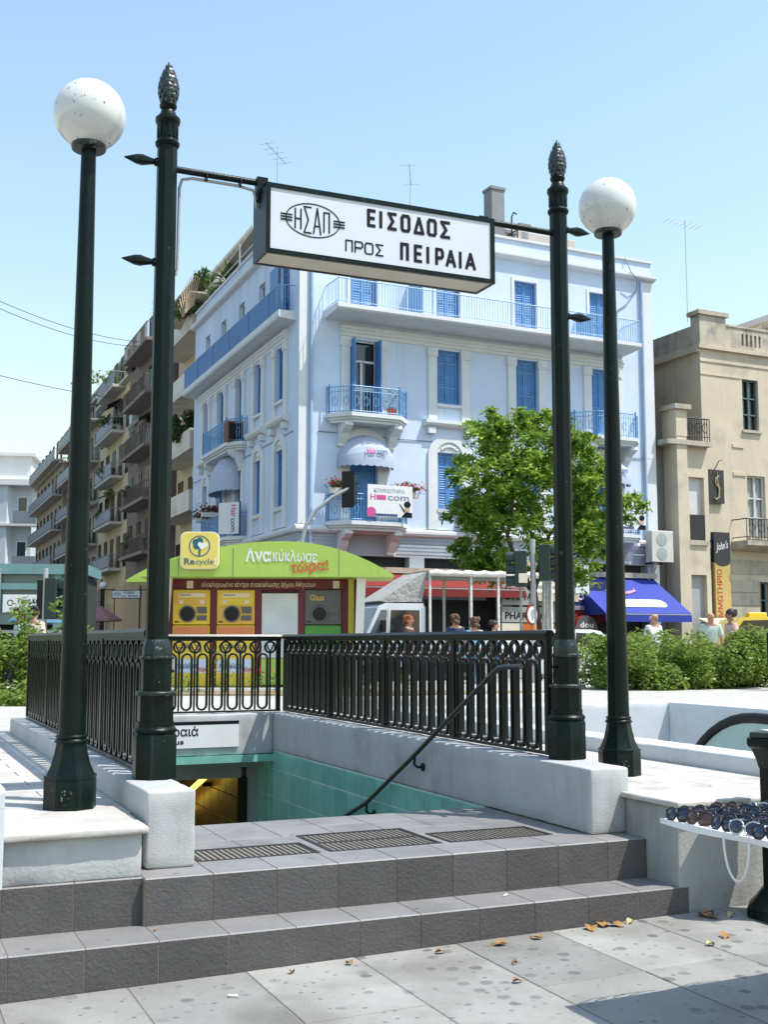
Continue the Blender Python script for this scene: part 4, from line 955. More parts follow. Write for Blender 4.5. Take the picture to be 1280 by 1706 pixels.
def banner(T, xc, z0, w_, h_, y, label):
    Wm = bl.matrix_basis @ T; t = thing('salon_banner', label, 'banner', wpt(T, xc, y, z0), Wm.to_euler().z, 'printed banners of the hair salon')
    MB().box(-w_ / 2, w_ / 2, -.01, .01, 0, h_).build('banner_cloth', WHITE, t)
    yy = -.0125
    lettering('ΚΟΜΜΩΤΗΡΙΑ', GREYP, t, (-w_ * .36, yy, h_ * .76), h_ * .17, 0, w_ * .68)
    lettering('H', PINK, t, (-w_ * .44, yy, h_ * .52), h_ * .28, .004); 
    MB().cbox(-w_ * .31, -w_ * .10, yy - .003, yy, h_ * .53, h_ * .68, .001).build('pink_mark', PINK, t)
    lettering('com', GREYP, t, (-w_ * .06, yy, h_ * .53), h_ * .30, .006, w_ * .48)
    MB().box(-w_ * .48, w_ * .16, yy - .002, yy, h_ * .02, h_ * .10).build('dark_strip', NAVY, t)
    MB().ext(circ(-w_ * .42, h_ * .14, h_ * .16, 14), yy - .004, yy, 'y').build('pink_blob', PINK, t)
    hd = MB().ext(circ(w_ * .38, h_ * .30, h_ * .13, 16, rx=w_ * .055), yy - .005, yy, 'y'); hd.build('printed_face', mat('print_skin', (.55, .36, .26), .7, .05, 8) if 'print_skin' not in MATS else MATS['print_skin'], t)
    MB().ext(circ(w_ * .38, h_ * .42, h_ * .10, 16, rx=w_ * .075), yy - .008, yy, 'y').ext([(w_ * .24, 0.01), (w_ * .485, .01), (w_ * .485, h_ * .16), (w_ * .34, h_ * .19)], yy - .0085, yy, 'y').ext([(w_ * .20, h_ * .44), (w_ * .22, h_ * .42), (w_ * .33, h_ * .2), (w_ * .30, h_ * .18)], yy - .0088, yy, 'y').build('printed_hair', INK, t)
banner(TR, 3.05, 5.92, 1.75, 1.12, -1.0, 'white hair salon banner on the corner balcony')
banner(TR, 13.3, 5.92, 1.75, 1.12, -1.0, 'white hair salon banner half hidden behind the right lamp post')
Wm = bl.matrix_basis @ TL
t = thing('salon_banner', 'upright white salon banner on the shaded side balcony', 'banner', wpt(TL, -6.75, -.62, 5.85), Wm.to_euler().z + R(38), 'printed banners of the hair salon')
MB().box(-.5, .5, -.02, .02, 0, 1.25).build('banner_cloth', WHITE, t); MB().box(.5, .56, -.03, .03, -.03, 1.28).build('banner_frame', NAVY, t)
lettering('Hair', PINK, t, (.12, -.024, 1.15), .36, .006, .5, ry=R(90)); lettering('com', NAVY, t, (.12, -.024, .62), .36, .006, .55, ry=R(90))

# roof-top things
def onroof(name, label, cat, x, y, z=16.5): return thing(name, label, cat, wpt(TR, x, y, z), BR)
t = onroof('chimney', 'tall grey square chimney with steel cage on the roof', 'chimney', 9.85, 3.0)
CH = mat('chimney_grey', (.26, .27, .28), .8, .1, 3); MB().cbox(-.32, .32, -.32, .32, -.1, 3.9, .02).build('flue', CH, t); MB().box(-.36, .36, -.36, .36, 3.8, 3.92).build('flue_cap', CH, t)
q = MB()
for s in (-1, 1):
    for s2 in (-1, 1): q.tube([(s * .75, s2 * .6, 0), (s * .75, s2 * .6, 2.2)], .03, 6)
for z in (1.3, 2.1): q.tube([(-.75, -.6, z), (.75, -.6, z), (.75, .6, z), (-.75, .6, z)], .03, 6, closed=True)
q.build('steel_cage', BLACK, t)
t = onroof('roof_room', 'beige stair-head room on the blue building roof', 'roof room', 12.6, 4.6)
CR = mat('roof_beige', (.62, .56, .50), .9, .06, 1); MB().cbox(-2.0, 1.6, -1.2, 3, -.1, 2.5, .02).build('room_wall', CR, t); MB().box(-2.2, -1.8, -1.3, -1.2, .6, 1.6).build('vent', CH, t)
for x, h in ((10.9, 2.3), (11.6, 2.7)):
    t = onroof('chimney', 'short dark roof chimney left of the right post' if x < 11 else 'white roof chimney just left of the right post', 'chimney', x, 3.6); MB().cbox(-.2, .2, -.2, .2, 0, h, .02).build('flue', CH if x < 11 else BT, t); MB().box(-.3, .3, -.25, .25, h, h + .14).build('flue_cap', CH, t)
t = onroof('vent_pipe', 'thin hooked vent pipe on the blue building roof', 'pipe', 10.45, 2.6); MB().tube([(0, 0, 0), (0, 0, 2.7), (.1, 0, 2.9), (.25, 0, 2.85)], .035, 6).build('pipe', BLACK, t)
def antenna(name_loc, h, label, els=6, rot=0.):
    t = thing('tv_antenna', label, 'antenna', name_loc, rot); MB().tube([(0, 0, 0), (0, 0, h)], .016, 5).build('mast', STEEL, t)
    q = MB().tube([(-.95, 0, h - .1), (.75, 0, h - .25)], .011, 5)
    for k in range(els): q.tube([(-.9 + 1.55 * k / (els - 1), -.32, h - .1 - .16 * k / (els - 1)), (-.9 + 1.55 * k / (els - 1), .32, h - .1 - .16 * k / (els - 1))], .007, 4)
    q.build('elements', STEEL, t); return t
antenna(wpt(TR, .2, 3.0, 17.0), 3.3, 'thin television antenna showing above the hanging sign', 5, 1.2)
antenna(wpt(TR, 5.4, 2.0, 17.0), 3.0, 'single mast antenna above the middle of the sign', 2, 1.5)
antenna(wpt(TL, -5.0, 2.0, 17.0), 1.9, 'small antenna at the left end of the sign', 3, .4)
t = thing('ring_antenna', 'round wire antenna on the roof left of the sign', 'antenna', wpt(TL, -6.0, 1.8, 17.0)); MB().tube([(0, 0, 0), (0, 0, 1.8)], .02, 5).build('mast', STEEL, t)
MB().tube([(.42 * math.cos(R(a)), 0, 1.6 + .42 * math.sin(R(a))) for a in range(0, 360, 20)], .016, 5, closed=True).tube([(-.42, 0, 1.6), (.42, 0, 1.6)], .012, 4).tube([(-.3, 0, 1.9), (.3, 0, 1.3)], .012, 4).build('ring', STEEL, t)
# pergola awnings of the roof terrace, left side
t = thing('terrace_canopy', 'beige roof terrace awning above the shaded facade', 'awning', wpt(TL, -9.5, .5, 17.2), (bl.matrix_basis @ TL).to_euler().z)
CANV = mat('beige_canvas', (.60, .53, .42), .85, .08, 2)
MB().ext([(-3.6, 1.25), (3.9, 1.75), (3.9, 1.81), (-3.6, 1.31)], .0, 1.5, 'y').build('canvas', CANV, t)
for x in (-3.4, 0, 3.6): MB().tube([(x, -.05, -.1), (x, -.05, 1.5 + .06 * x)], .045, 6).build('pole', WHITE, t)
MB().tube([(-4.5, -.2, .7), (4.2, -.2, .7)], .025, 5).tube([(-4.5, -.2, .35), (4.2, -.2, .35)], .02, 5).build('terrace_rail', WHITE, t)
t = thing('terrace_canopy', 'lower striped terrace awning at far end of shaded facade', 'awning', wpt(TL, -14.5, -.2, 16.6), (bl.matrix_basis @ TL).to_euler().z)
MB().ext([(-4.6, .7), (-.6, 1.5), (-.6, 1.56), (-4.6, .76)], -.2, 1.6, 'y').build('canvas', CANV, t)
q = MB()
for k in range(12): q.at((-1.2 + .16 * k, -.35, .3), ry=R(-50 + 9 * k)).box(-.025, .025, -.015, .015, .2, 1.7)
q.build('bamboo_fence', mat('bamboo', (.55, .40, .26), .8, .1, 5), t)

# ================================================================== FOLIAGE HELPERS
def leaf_cloud(pts, size, var, m, name, parent=None, asp=.45, droop=.0, upbias=.5, **tags):
    """many small folded leaves (4 triangles each) at the given points"""
    n = len(pts); pts = np.asarray(pts, float)
    L = rng.normal(size=(n, 3)); L[:, 2] = L[:, 2] * .5 - droop; L /= np.linalg.norm(L, axis=1)[:, None]
    U = rng.normal(size=(n, 3)); U[:, 2] = np.abs(U[:, 2]) + upbias; S = np.cross(L, U); S /= np.linalg.norm(S, axis=1)[:, None] + 1e-9
    Nn = np.cross(S, L)
    s = size * rng.uniform(.5, 1.5, n)[:, None]
    v = np.stack([pts - L * s * .5, pts + S * s * asp * .5 - Nn * s * .06, pts + L * s * .5, pts - S * s * asp * .5 - Nn * s * .06], 1).reshape(-1, 3)
    i = np.arange(n) * 4; f = np.stack([i, i + 1, i + 2, i, i + 2, i + 3], 1).reshape(-1, 3)
    me = bpy.data.meshes.new(name); me.vertices.add(4 * n); me.vertices.foreach_set('co', v.reshape(-1).astype(np.float32))
    me.loops.add(6 * n); me.loops.foreach_set('vertex_index', f.reshape(-1).astype(np.int32))
    me.polygons.add(2 * n); me.polygons.foreach_set('loop_start', np.arange(0, 6 * n, 3).astype(np.int32)); me.polygons.foreach_set('loop_total', np.full(2 * n, 3, np.int32))
    me.update(); me.validate()
    at = me.attributes.new('leafvar', 'FLOAT', 'POINT'); at.data.foreach_set('value', np.repeat(np.clip(rng.normal(.5, .28, n) if var is None else var, 0, 1), 4).astype(np.float32))
    me.materials.append(m); return put(name, me, parent, **tags)
def clumps(cs, rad, per, flat=1.):
    out = []
    for c, r in zip(cs, rad):
        k = max(3, int(per * r * r)); d = rng.normal(size=(k, 3)); d /= np.linalg.norm(d, axis=1)[:, None]
        q = rng.uniform(.25, 1.05, (k, 1)) ** .5; p = d * q * r; p[:, 2] *= flat; out.append(p + np.asarray(c))
    return np.concatenate(out)
LF_TREE = leafmat('tree_leaf', (.06, .145, .016), (.28, .43, .065), .50)
LF_HEDGE = leafmat('hedge_leaf', (.07, .135, .02), (.27, .37, .08), .42)
LF_DARK = leafmat('terrace_leaf', (.04, .075, .02), (.12, .18, .05), .35)
LF_PALM = leafmat('spiky_leaf', (.05, .085, .03), (.12, .18, .07), .25)
BARK = mat('bark', (.10, .075, .05), .9, .2, 8, bump=.5, bs=25)

# ================================================================== LEFT APARTMENT ROW
LRZ = BR + R(-92.8)
def lw(x, y, z): return bl.matrix_basis @ TL @ Vector((x, y, z))
def apartment(label, u0, u1, zt, fl0, fh, nf, wallm, slabm, y=1.2, bal=1.2, rail='solid', nb=3, winm=None, railm=None, bay=(0., 1.), z0=.5, setback=True):
    t = thing('apartment_block', label, 'building', lw(-u1, y, z0), LRZ, 'apartment blocks along the left street'); W_ = u1 - u0
    def b(): m = MB(); m.at((0, 0, -z0)); return m
    b().box(0, W_, .002, 12, z0, zt).build('wall', wallm, t)
    b().box(-.15, W_ + .1, -.35, 12, zt, zt + .18).build('roof_slab', slabm, t)
    if setback:
        b().box(.4, W_ - .4, 2.6, 11, zt + .18, zt + 2.9).build('penthouse', wallm, t); b().box(-.1, W_, 1.4, 11.3, zt + 2.9, zt + 3.08).build('penthouse_roof', slabm, t)
    wme = MB().box(-.5, .5, -.03, 0, 0, 2.15).box(-.5, -.44, -.07, -.03, 0, 2.15).box(.44, .5, -.07, -.03, 0, 2.15).box(-.03, .03, -.07, -.03, 0, 2.15).mesh('balcony_door', winm or GLASS)
    for f in range(nf):
        z = fl0 + fh * f
        x0, x1 = W_ * bay[0], W_ * bay[1]
        s_ = b().cbox(x0 + .1, x1 - .1, -bal, 0, z, z + .20, .02).build('balcony_slab', slabm, t)
        if rail == 'solid': b().box(x0 + .1, x1 - .1, -bal, -bal + .10, z + .2, z + 1.02).box(x0 + .1, x0 + .2, -bal + .1, 0, z + .2, z + 1.02).box(x1 - .2, x1 - .1, -bal + .1, 0, z + .2, z + 1.02).build('balcony_parapet', slabm, s_)
        else:
            q = b().tube([(x0 + .15, -.02, z + 1.08), (x0 + .15, -bal + .06, z + 1.08), (x1 - .15, -bal + .06, z + 1.08), (x1 - .15, -.02, z + 1.08)], .03, 5)
            n = int((x1 - x0) / .16)
            for k in range(n): xx = x0 + .15 + (x1 - x0 - .3) * k / (n - 1); q.box(xx - .012, xx + .012, -bal + .05, -bal + .07, z + .2, z + 1.07)
            for k in range(5): q.box(x1 - .16, x1 - .14, -bal + .1 + .22 * k, -bal + .12 + .22 * k, z + .2, z + 1.07)
            if rail == 'panel': q.box(x0 + .15, x1 - .15, -bal + .03, -bal + .045, z + .28, z + 1.0)
            q.build('balcony_railing', railm or BLACK, s_)
        for k in range(nb): put('balcony_door', wme, t, (W_ * (k + .5) / nb, 0, z + .22 - z0))
    n = max(1, int(W_ / 4))
    for k in range(n): b().box(W_ * k / n + .4, W_ * (k + 1) / n - .4, -.06, .0, z0 + .1, fl0 - 1.0).build('shop_window', GLASS, t)
    return t
CRM = mat('cream_plaster', (.66, .55, .37), .9, .06, .8, dirt=((.40, .33, .22), .6, .5, .55)); CRW = mat('cream_white_slab', (.72, .67, .58), .9, .06, 1, dirt=((.40, .37, .32), .8, .5, .55))
BRN = mat('brown_plaster', (.20, .15, .125), .9, .1, 1); BRS = mat('brown_slab', (.24, .20, .18), .9, .1, 1)
CR2 = mat('ochre_cream_plaster', (.62, .50, .31), .9, .07, .8); CS2 = mat('grey_cream_slab', (.55, .52, .46), .9, .07, 1)
GRY = mat('grey_block_plaster', (.42, .345, .26), .9, .1, .8); GRS = mat('grey_block_slab', (.50, .46, .40), .9, .08, 1)
BROWND = mat('brown_shutter', (.16, .075, .04), .7, .15, 3); GREYR = mat('grey_railing', (.20, .23, .27), .5, .1, 5)
A1 = apartment('cream apartment block next to the blue building, white balconies', 15.75, 25.2, 19.0, 7.84, 2.98, 4, CRM, CRW, y=1.4, bal=1.35, rail='solid', nb=4, winm=BROWND, bay=(.12, .93))
A2 = apartment('dark brown apartment block with long brown balconies', 25.4, 36.0, 18.9, 6.4, 3.0, 5, BRN, BRS, y=.7, bal=1.05, rail='bars', nb=4, railm=mat('brown_railing', (.13, .10, .085), .6, .1, 5), bay=(.30, .97))
A3 = apartment('ochre apartment block with blue-grey balcony panels', 36.2, 48.5, 18.6, 6.2, 3.05, 5, CR2, CS2, y=.9, bal=.85, rail='panel', nb=5, railm=mat('bluegrey_panel', (.25, .28, .33), .6, .1, 5), bay=(.25, .80))
A4 = apartment('dim grey-brown apartment block at the far left of the row', 48.8, 66, 19.6, 5.5, 3.1, 5, GRY, GRS, y=.9, bal=.9, rail='panel', nb=7, railm=GREYR)
A5 = apartment('last dim block of the row, stepped lower balconies', 66.3, 86, 17.2, 5.0, 3.1, 5, GRY, GRS, y=.6, bal=.9, rail='panel', nb=7, railm=GREYR, setback=False)
# far pale building closing the street
FB = mat('pale_bluegrey_plaster', (.58, .63, .66), .9, .06, .4); FS = mat('pale_slab', (.66, .66, .64), .9, .06, .5)
t = thing('corner_block', 'pale blue-grey block closing the far end of the street', 'building', (-41.5, 124, .5), R(8)); t.scale = (1.2, 1.2, 1.33)
MB().box(-7.5, 3.0, 0, 14, 0, 13.3).build('wall', FB, t); MB().box(-8.6, 3.9, -1.3, 14, 13.3, 13.75).build('roof_slab', FS, t); MB().box(-3.2, 2.6, 1.5, 10, 13.75, 16.0).build('penthouse', FS, t); MB().box(-3.6, 3, 1.1, 10.2, 16, 16.25).build('penthouse_roof', FS, t)
MB().ext([(-1.0, 0), (-1.2, -.7), (1.0, -1.0), (1.4, 0)], 0, 13.3, 'z').build('bay_tower', FB, t)
for z in (3.0, 6.6, 10.2):
    s_ = MB().box(-7.4, 3.6, -1.2, 0, z - .18, z).build('balcony_slab', FS, t)
    MB().box(1.6, 3.6, -1.2, -1.14, z, z + 1.0).build('balcony_railing', GREYR, s_); MB().box(-7.4, -2.2, -1.2, -1.14, z, z + .9).build('balcony_railing', GREYR, s_)
    for x in (-6, -4, -2, 2.2): w_ = MB().box(x - .45, x + .45, -.04, 0, z + .1, z + 2.3).build('window', WHITE, t); MB().box(x - .36, x + .36, -.06, -.04, z + .2, z + 2.2).build('pane', GLASS, w_)
t = thing('street_block', 'beige block behind the pale building at the picture edge', 'building', (-52, 120, .5), 0)
MB().box(-8, 6, 0, 14, 0, 16).build('wall', CR2, t); MB().box(-9, 7, -1.5, 15, 16, 16.4).build('roof_slab', BRS, t)

# street blocks continuing beyond both edges of the picture
def plain_block(label, p, rz, W_, H_, wm):
    t = thing('street_block', label, 'building', p, rz); MB().box(0, W_, 0, 14, 0, H_).build('wall', wm, t); MB().box(-.2, W_ + .2, -.3, 14, H_, H_ + .3).build('roof_slab', FS, t)
    me = MB().box(-.55, .55, -.06, 0, 0, 1.7).mesh('window', GLASS); sm = MB().box(-1.3, 1.3, -.9, 0, -.15, .05).box(-1.3, 1.3, -.9, -.85, .05, .95).mesh('balcony', FS)
    for f in range(int((H_ - 4) / 3.1)):
        for k in range(int(W_ / 3.2)):
            put('window', me, t, (1.6 + 3.2 * k, 0, 4.2 + 3.1 * f))
            if k % 2: put('balcony', sm, t, (1.6 + 3.2 * k, 0, 3.9 + 3.1 * f))
plain_block('pale block continuing the street right of the sandy building', wpt(TR, 27.3, .4, .5), BR, 19, 17, CRW)
plain_block('cream block further along the right street', wpt(TR, 47, .2, .5), BR, 26, 20, CRM)
plain_block('grey block on the left side of the left street', (-62, 62, .5), R(-10), 34, 18, FB)
# plants on the balconies and roof terraces
def bush(label, p, r, n, m=LF_DARK, size=.28, flat=1., asp=.4, droop=.2, name='balcony_plant', cat='plant', group='potted plants on balconies and terraces'):
    t = thing(name, label, cat, p, 0, group); k = 7
    cs = [(rng.normal() * r[0] * .55, rng.normal() * r[1] * .5, r[2] * rng.uniform(.1, 1.5)) for _ in range(k)]
    pts = clumps(cs, [max(r) * .36] * k, n * .55 / k / (max(r) * .36) ** 2, flat); leaf_cloud(pts, size, None, m, 'foliage', t, asp, droop)
    MB().lathe([(.16, -.25), (.22, .1), (.2, .1)], 8).build('pot', BROWND, t); return t
def spiky(label, p, h, n=60, name='spiky_plant'):
    t = thing(name, label, 'plant', p, 0, 'spiky plants on the roof terraces'); b = MB()
    for k in range(n):
        a = rng.uniform(0, 6.28); e = rng.uniform(.15, 1.35); L_ = h * rng.uniform(.6, 1.0); d = Vector((math.cos(a) * math.cos(e), math.sin(a) * math.cos(e), math.sin(e))); sd_ = Vector((-math.sin(a), math.cos(a), 0)) * .045 * h
        o_ = Vector((0, 0, h * .25)); tip = o_ + d * L_ + Vector((0, 0, -.25 * L_ * math.cos(e)))
        mid_ = o_ + d * L_ * .5; b.add([tuple(o_ - sd_ * .4), tuple(mid_ - sd_), tuple(tip), tuple(mid_ + sd_), tuple(o_ + sd_ * .4)], [(0, 1, 3, 4), (1, 2, 3)])
    o = b.build('foliage', LF_PALM, t); at = o.data.attributes.new('leafvar', 'FLOAT', 'POINT'); at.data.foreach_set('value', rng.uniform(0, 1, len(o.data.vertices)).astype(np.float32))
    MB().tube([(0, 0, -.2), (0, 0, h * .3)], .06, 6).build('trunk', BARK, t); return t
spiky('large spiky yucca at left end of the blue roof parapet', lw(-12.0, .8, 17.1), 1.7, 80)
spiky('second spiky yucca beside the terrace awning', lw(-14.0, .6, 17.0), 1.6, 70)
spiky('small spiky palm on the brown block roof edge', lw(-34.0, 2.4, 22.0), 1.4, 60)
bush('dense green shrub under the terrace awning', lw(-16.6, .5, 17.25), (1.2, .8, .9), 1500)
bush('leafy shrub spilling over the cream top balcony', lw(-19.5, 1.3, 19.45), (1.3, .8, .6), 1200)
bush('big trailing vine on the third cream balcony', lw(-18.2, .25, 11.3), (.9, .5, 1.0), 2200, size=.25, droop=.6)
bush('vine hanging from the brown penthouse edge', lw(-44, 1.3, 19.05), (2.0, .8, .6), 1400, LF_HEDGE)
bush('climbing plant on the ochre top terrace', lw(-41, 1.2, 19.05), (1.5, .6, .5), 1000, LF_HEDGE)
for i, (u, z, lab) in enumerate(((40, 15.8, 'plants on the top ochre balcony'), (42, 12.75, 'plants on the second ochre balcony from the top'), (43.5, 9.7, 'plants on the third ochre balcony from the top'), (31, 9.85, 'plants on the middle brown balcony'), (30.2, 6.85, 'green shrub on the lowest brown balcony'), (55, 15.25, 'plants on the grey block top balcony'), (60, 20.05, 'palms on the grey block roof'), (70, 17.65, 'shrubs on the last block roof'), (53, 9.05, 'plants on the grey block middle balcony'), (58, 12.15, 'plants on the grey block upper balcony'))):
    bush('green ' + lab, lw(-u, (1.4 if z > 17 else (.0 if u < 36 else .35)), z), (.9, .35, .45), 520, size=.27)
NVA = mat('navy_awning', (.035, .045, .10), .8, .1, 3); BGA = mat('faded_green_awning', (.16, .22, .17), .8, .1, 3)
for u, z, y, m_, lab in ((41.5, 17.9, .9, NVA, 'navy sun awning over the top ochre balcony'), (29.5, 14.9, .7, BGA, 'faded green sun awning on the upper brown balcony'), (44, 11.9, .9, BGA, 'faded green sun awning on the middle ochre balcony'), (57, 14.4, .9, NVA, 'navy sun awning on the grey block'), (21, 13.6, 1.4, CRW, 'cream sun awning on the cream block')):
    t = thing('sun_awning', lab, 'awning', lw(-u, y, z), LRZ, 'sun awnings on the apartment balconies'); MB().ext([(-.02, 0), (-.95, -.55), (-.95, -.50), (-.02, .05)], -1.6, 1.6, 'x').build('canvas', m_, t); MB().box(-1.6, 1.6, -.97, -.94, -.75, -.53).build('valance', m_, t)
# air-conditioning boxes on the shaded row
ACW = mat('ac_box_cream', (.60, .58, .52), .6, .06, 4)
def ac_box(label, p, rz, s=1., group='air-conditioning units on the facades'):
    t = thing('air_conditioner', label, 'air conditioner', p, rz, group)
    MB().cbox(-.42 * s, .42 * s, -.30 * s, 0, 0, .62 * s, .02).build('casing', ACW, t)
    MB().at((-.10 * s, -.30 * s, .31 * s), rx=R(90)).lathe([(.23 * s, 0), (.23 * s, .012), (.20 * s, .014)], 20).build('fan_grille', STEEL, t, smooth=40)
    MB().box(-.3, -.25, -.02, .3, -.06, 0).box(.25, .3, -.02, .3, -.06, 0).build('wall_bracket', BLACK, t); return t
for u, z, lab in ((19.3, 15.3, 'air conditioner on the cream block, top balcony'), (19.8, 9.9, 'air conditioner on the cream block, first balcony'), (19.3, 13.0, 'air conditioner on the cream block behind the vine'), (33.8, 15.0, 'air conditioner on the brown block, upper floor'), (34.0, 6.6, 'air conditioner low on the brown block')):
    ac_box(lab, lw(-u, 1.38 if u < 25 else .68, z), LRZ)

# ================================================================== CREAM BUILDING ON THE RIGHT
CB = streaks(mat('sandy_plaster', (.63, .545, .405), .9, .07, .7, bump=.15, bs=14, dirt=((.40, .35, .28), .8, .6, .54)), (.33, .29, .24), .5, 1.8, .14, .53); CBG = streaks(mat('weathered_parapet', (.52, .46, .365), .95, .12, 1.2, dirt=((.26, .24, .21), 1.6, .7, .52)), (.17, .16, .145), .6, 2.6, .3, .52)
LG = mat('grey_green_shutter', (.10, .16, .17), .6, .1, 4); SW = mat('white_roller', (.62, .62, .62), .7, .05, 3); IRW = mat('wrought_black', (.02, .02, .022), .5, .2, 8)
cb = thing('sandstone_building', 'sandy cream building with worn parapet right of the blue one', 'building', wpt(TR, 18.0, 0, .5), BR)
def cbm(): m = MB(); m.at((-18.0, 0, -.5)); return m
def P_(mb, n, m, par=cb): return mb.build(n, m, par)
ops = [(20.25, 21.15, 10.55, 12.75), (20.35, 21.35, 6.0, 8.6), (23.6, 24.5, 10.55, 12.75), (23.6, 24.5, 6, 8.6), (20.85, 21.75, 2.0, 4.1)]
P_(wall_grid(cbm(), 18.0, 27, .5, 14.0, ops, dep=.3), 'wall', CB)
P_(cbm().ext([(18.0, .002), (18.25, .32), (27, .32), (27, 12), (18.0, 12)], .5, 13.98, 'z'), 'inner_core', CB)
P_(cbm().box(17.86, 27.1, -.14, .0, 13.84, 14.0).box(17.84, 17.998, 0, 12, 13.7, 14.0), 'cornice', CB)
P_(cbm().box(17.98, 19.4, -.06, .5, 14.0, 15.3).box(17.86, 19.52, -.16, .6, 15.3, 15.48), 'parapet_pier', CBG); P_(cbm().box(22.2, 23.4, -.06, .5, 14.0, 15.3).box(22.08, 23.5, -.16, .6, 15.3, 15.48), 'parapet_pier', CBG)
pp = cbm()
wall_grid(pp, 19.4, 22.2, 14.0, 14.95, [(20.3 + .24 * k, 20.42 + .24 * k, 14.2, 14.72) for k in range(5)], y=-.02, dep=.25)
pp.box(19.4, 22.2, .26, .3, 14.0, 14.95).box(19.38, 22.22, -.06, .34, 14.95, 15.03).box(23.4, 27, -.02, .3, 14, 14.95).box(17.98, 18.2, .5, 12, 14.0, 14.9)
P_(pp, 'parapet', CBG)
for q_ in ((18.0, 27, -.035, -.002, 13.30, 13.36), (18.0, 20.2, -.03, -.002, 12.74, 12.80), (19.6, 20.22, -.04, -.002, 9.75, 9.9), (19.6, 20.3, -.04, -.002, 8.55, 8.7)): P_(cbm().box(*q_), 'string_course', CB)
for i, (a, c, d, e) in enumerate(ops):
    f_ = P_(cbm().box(a, a + .07, .12, .2, d, e).box(c - .07, c, .12, .2, d, e).box((a + c) / 2 - .04, (a + c) / 2 + .04, .12, .2, d, e).box(a + .07, c - .07, .12, .2, e - .07, e).box(a + .07, c - .07, .12, .2, d + (e - d) * .3, d + (e - d) * .3 + .06).box(a + .07, c - .07, .12, .2, d + (e - d) * .62, d + (e - d) * .62 + .06), 'window', SW if i in (1, 3) else LG)
    cbm().box(a + .07, c - .07, .24, .26, d, e - .07).build('pane', mat('shutter_fill', (.42, .42, .40), .7, .05, 3) if i == 1 else (MATS.get('shutter_fill') if i == 3 else GLASS), f_)
    cbm().box(a - .08, c + .08, -.10, .12, d - .12, d - .002).build('window_sill', CBG, f_)
P_(cbm().box(18.0, 27, -.03, -.002, 4.4, 5.0), 'band', CBG)
for k in range(6): P_(cbm().cbox(19.0, 20.8, -.05, -.003, .9 + .55 * k, 1.40 + .55 * k, .015), 'stone_block', CBG)
# balcony with wrought iron
s_ = P_(cbm().ext([(0, 5.35), (-.8, 5.50), (-.95, 5.55), (-.95, 5.75), (0, 5.75)], 19.4, 23.2, 'x'), 'balcony_slab', CBG)
q = cbm().tube([(19.45, 0, 6.65), (19.45, -.85, 6.65), (23.15, -.85, 6.65)], .025, 5).tube([(19.45, 0, 5.9), (19.45, -.85, 5.9), (23.15, -.85, 5.9)], .02, 5)
for k in range(24): q.box(19.45 + .16 * k - .012, 19.45 + .16 * k + .012, -.862, -.838, 5.75, 6.65)
for k in range(7): q.tube([(19.75 + .5 * k + .15 * math.cos(R(a)), -.85, 6.27 + .2 * math.sin(R(a))) for a in range(0, 360, 45)], .016, 4, closed=True)
q.build('balcony_railing', IRW, s_)
# lower wing between the two buildings
wg = thing('low_wing', 'narrow sandy wing with corner pier and iron-railed terrace', 'building', wpt(TR, 16.8, -.3, .5), BR)
def wgm(): m = MB(); m.at((-16.8, .3, -.5)); return m
wo_ = [(16.95, 17.75, 5.7, 8.3), (16.95, 17.75, 1.2, 4.3)]
wall_grid(wgm(), 16.7, 17.98, .5, 9.55, wo_, y=-.3, dep=.3).build('wall', CB, wg)
wgm().box(15.62, 16.2, .35, .6, .5, 9.55).box(16.2, 17.98, .02, .4, .5, 9.55).build('inner_core', BRS, wg)
wgm().box(16.18, 16.70, -.55, .3, .5, 9.9).build('corner_pier', CB, wg); wgm().box(16.02, 16.86, -.70, .4, 11.0, 11.2).build('pier_cap', CBG, wg); wgm().box(16.16, 16.72, -.57, .3, 9.9, 11.0).build('pier_top', CB, wg)
wgm().box(15.65, 17.98, -.62, .5, 9.551, 9.75).build('terrace_slab', CBG, wg)
q = wgm().tube([(16.75, -.5, 10.7), (17.95, -.5, 10.7)], .03, 5).tube([(16.75, -.5, 9.95), (17.95, -.5, 9.95)], .02, 5)
for k in range(10): q.box(16.78 + .13 * k - .014, 16.78 + .13 * k + .014, -.514, -.486, 9.75, 10.7)
for k in range(3): q.tube([(16.95 + .38 * k + .13 * math.cos(R(a)), -.5, 10.32 + .22 * math.sin(R(a))) for a in range(0, 360, 60)], .02, 4, closed=True)
q.build('terrace_railing', IRW, wg)
f_ = wgm().box(16.95, 17.75, -.1, -.06, 6.2, 8.3).build('roller_shutter', SW, wg); wgm().box(16.95, 17.75, -.28, -.22, 5.7, 6.75).build('window_grille', IRW, wg)
wgm().box(16.85, 17.85, -.38, -.302, 5.5, 5.7).build('window_sill', CBG, wg); wgm().box(16.95, 17.75, -.1, -.06, 1.2, 4.3).build('roller_door', mat('grey_roller', (.36, .37, .38), .7, .06, 3), wg)
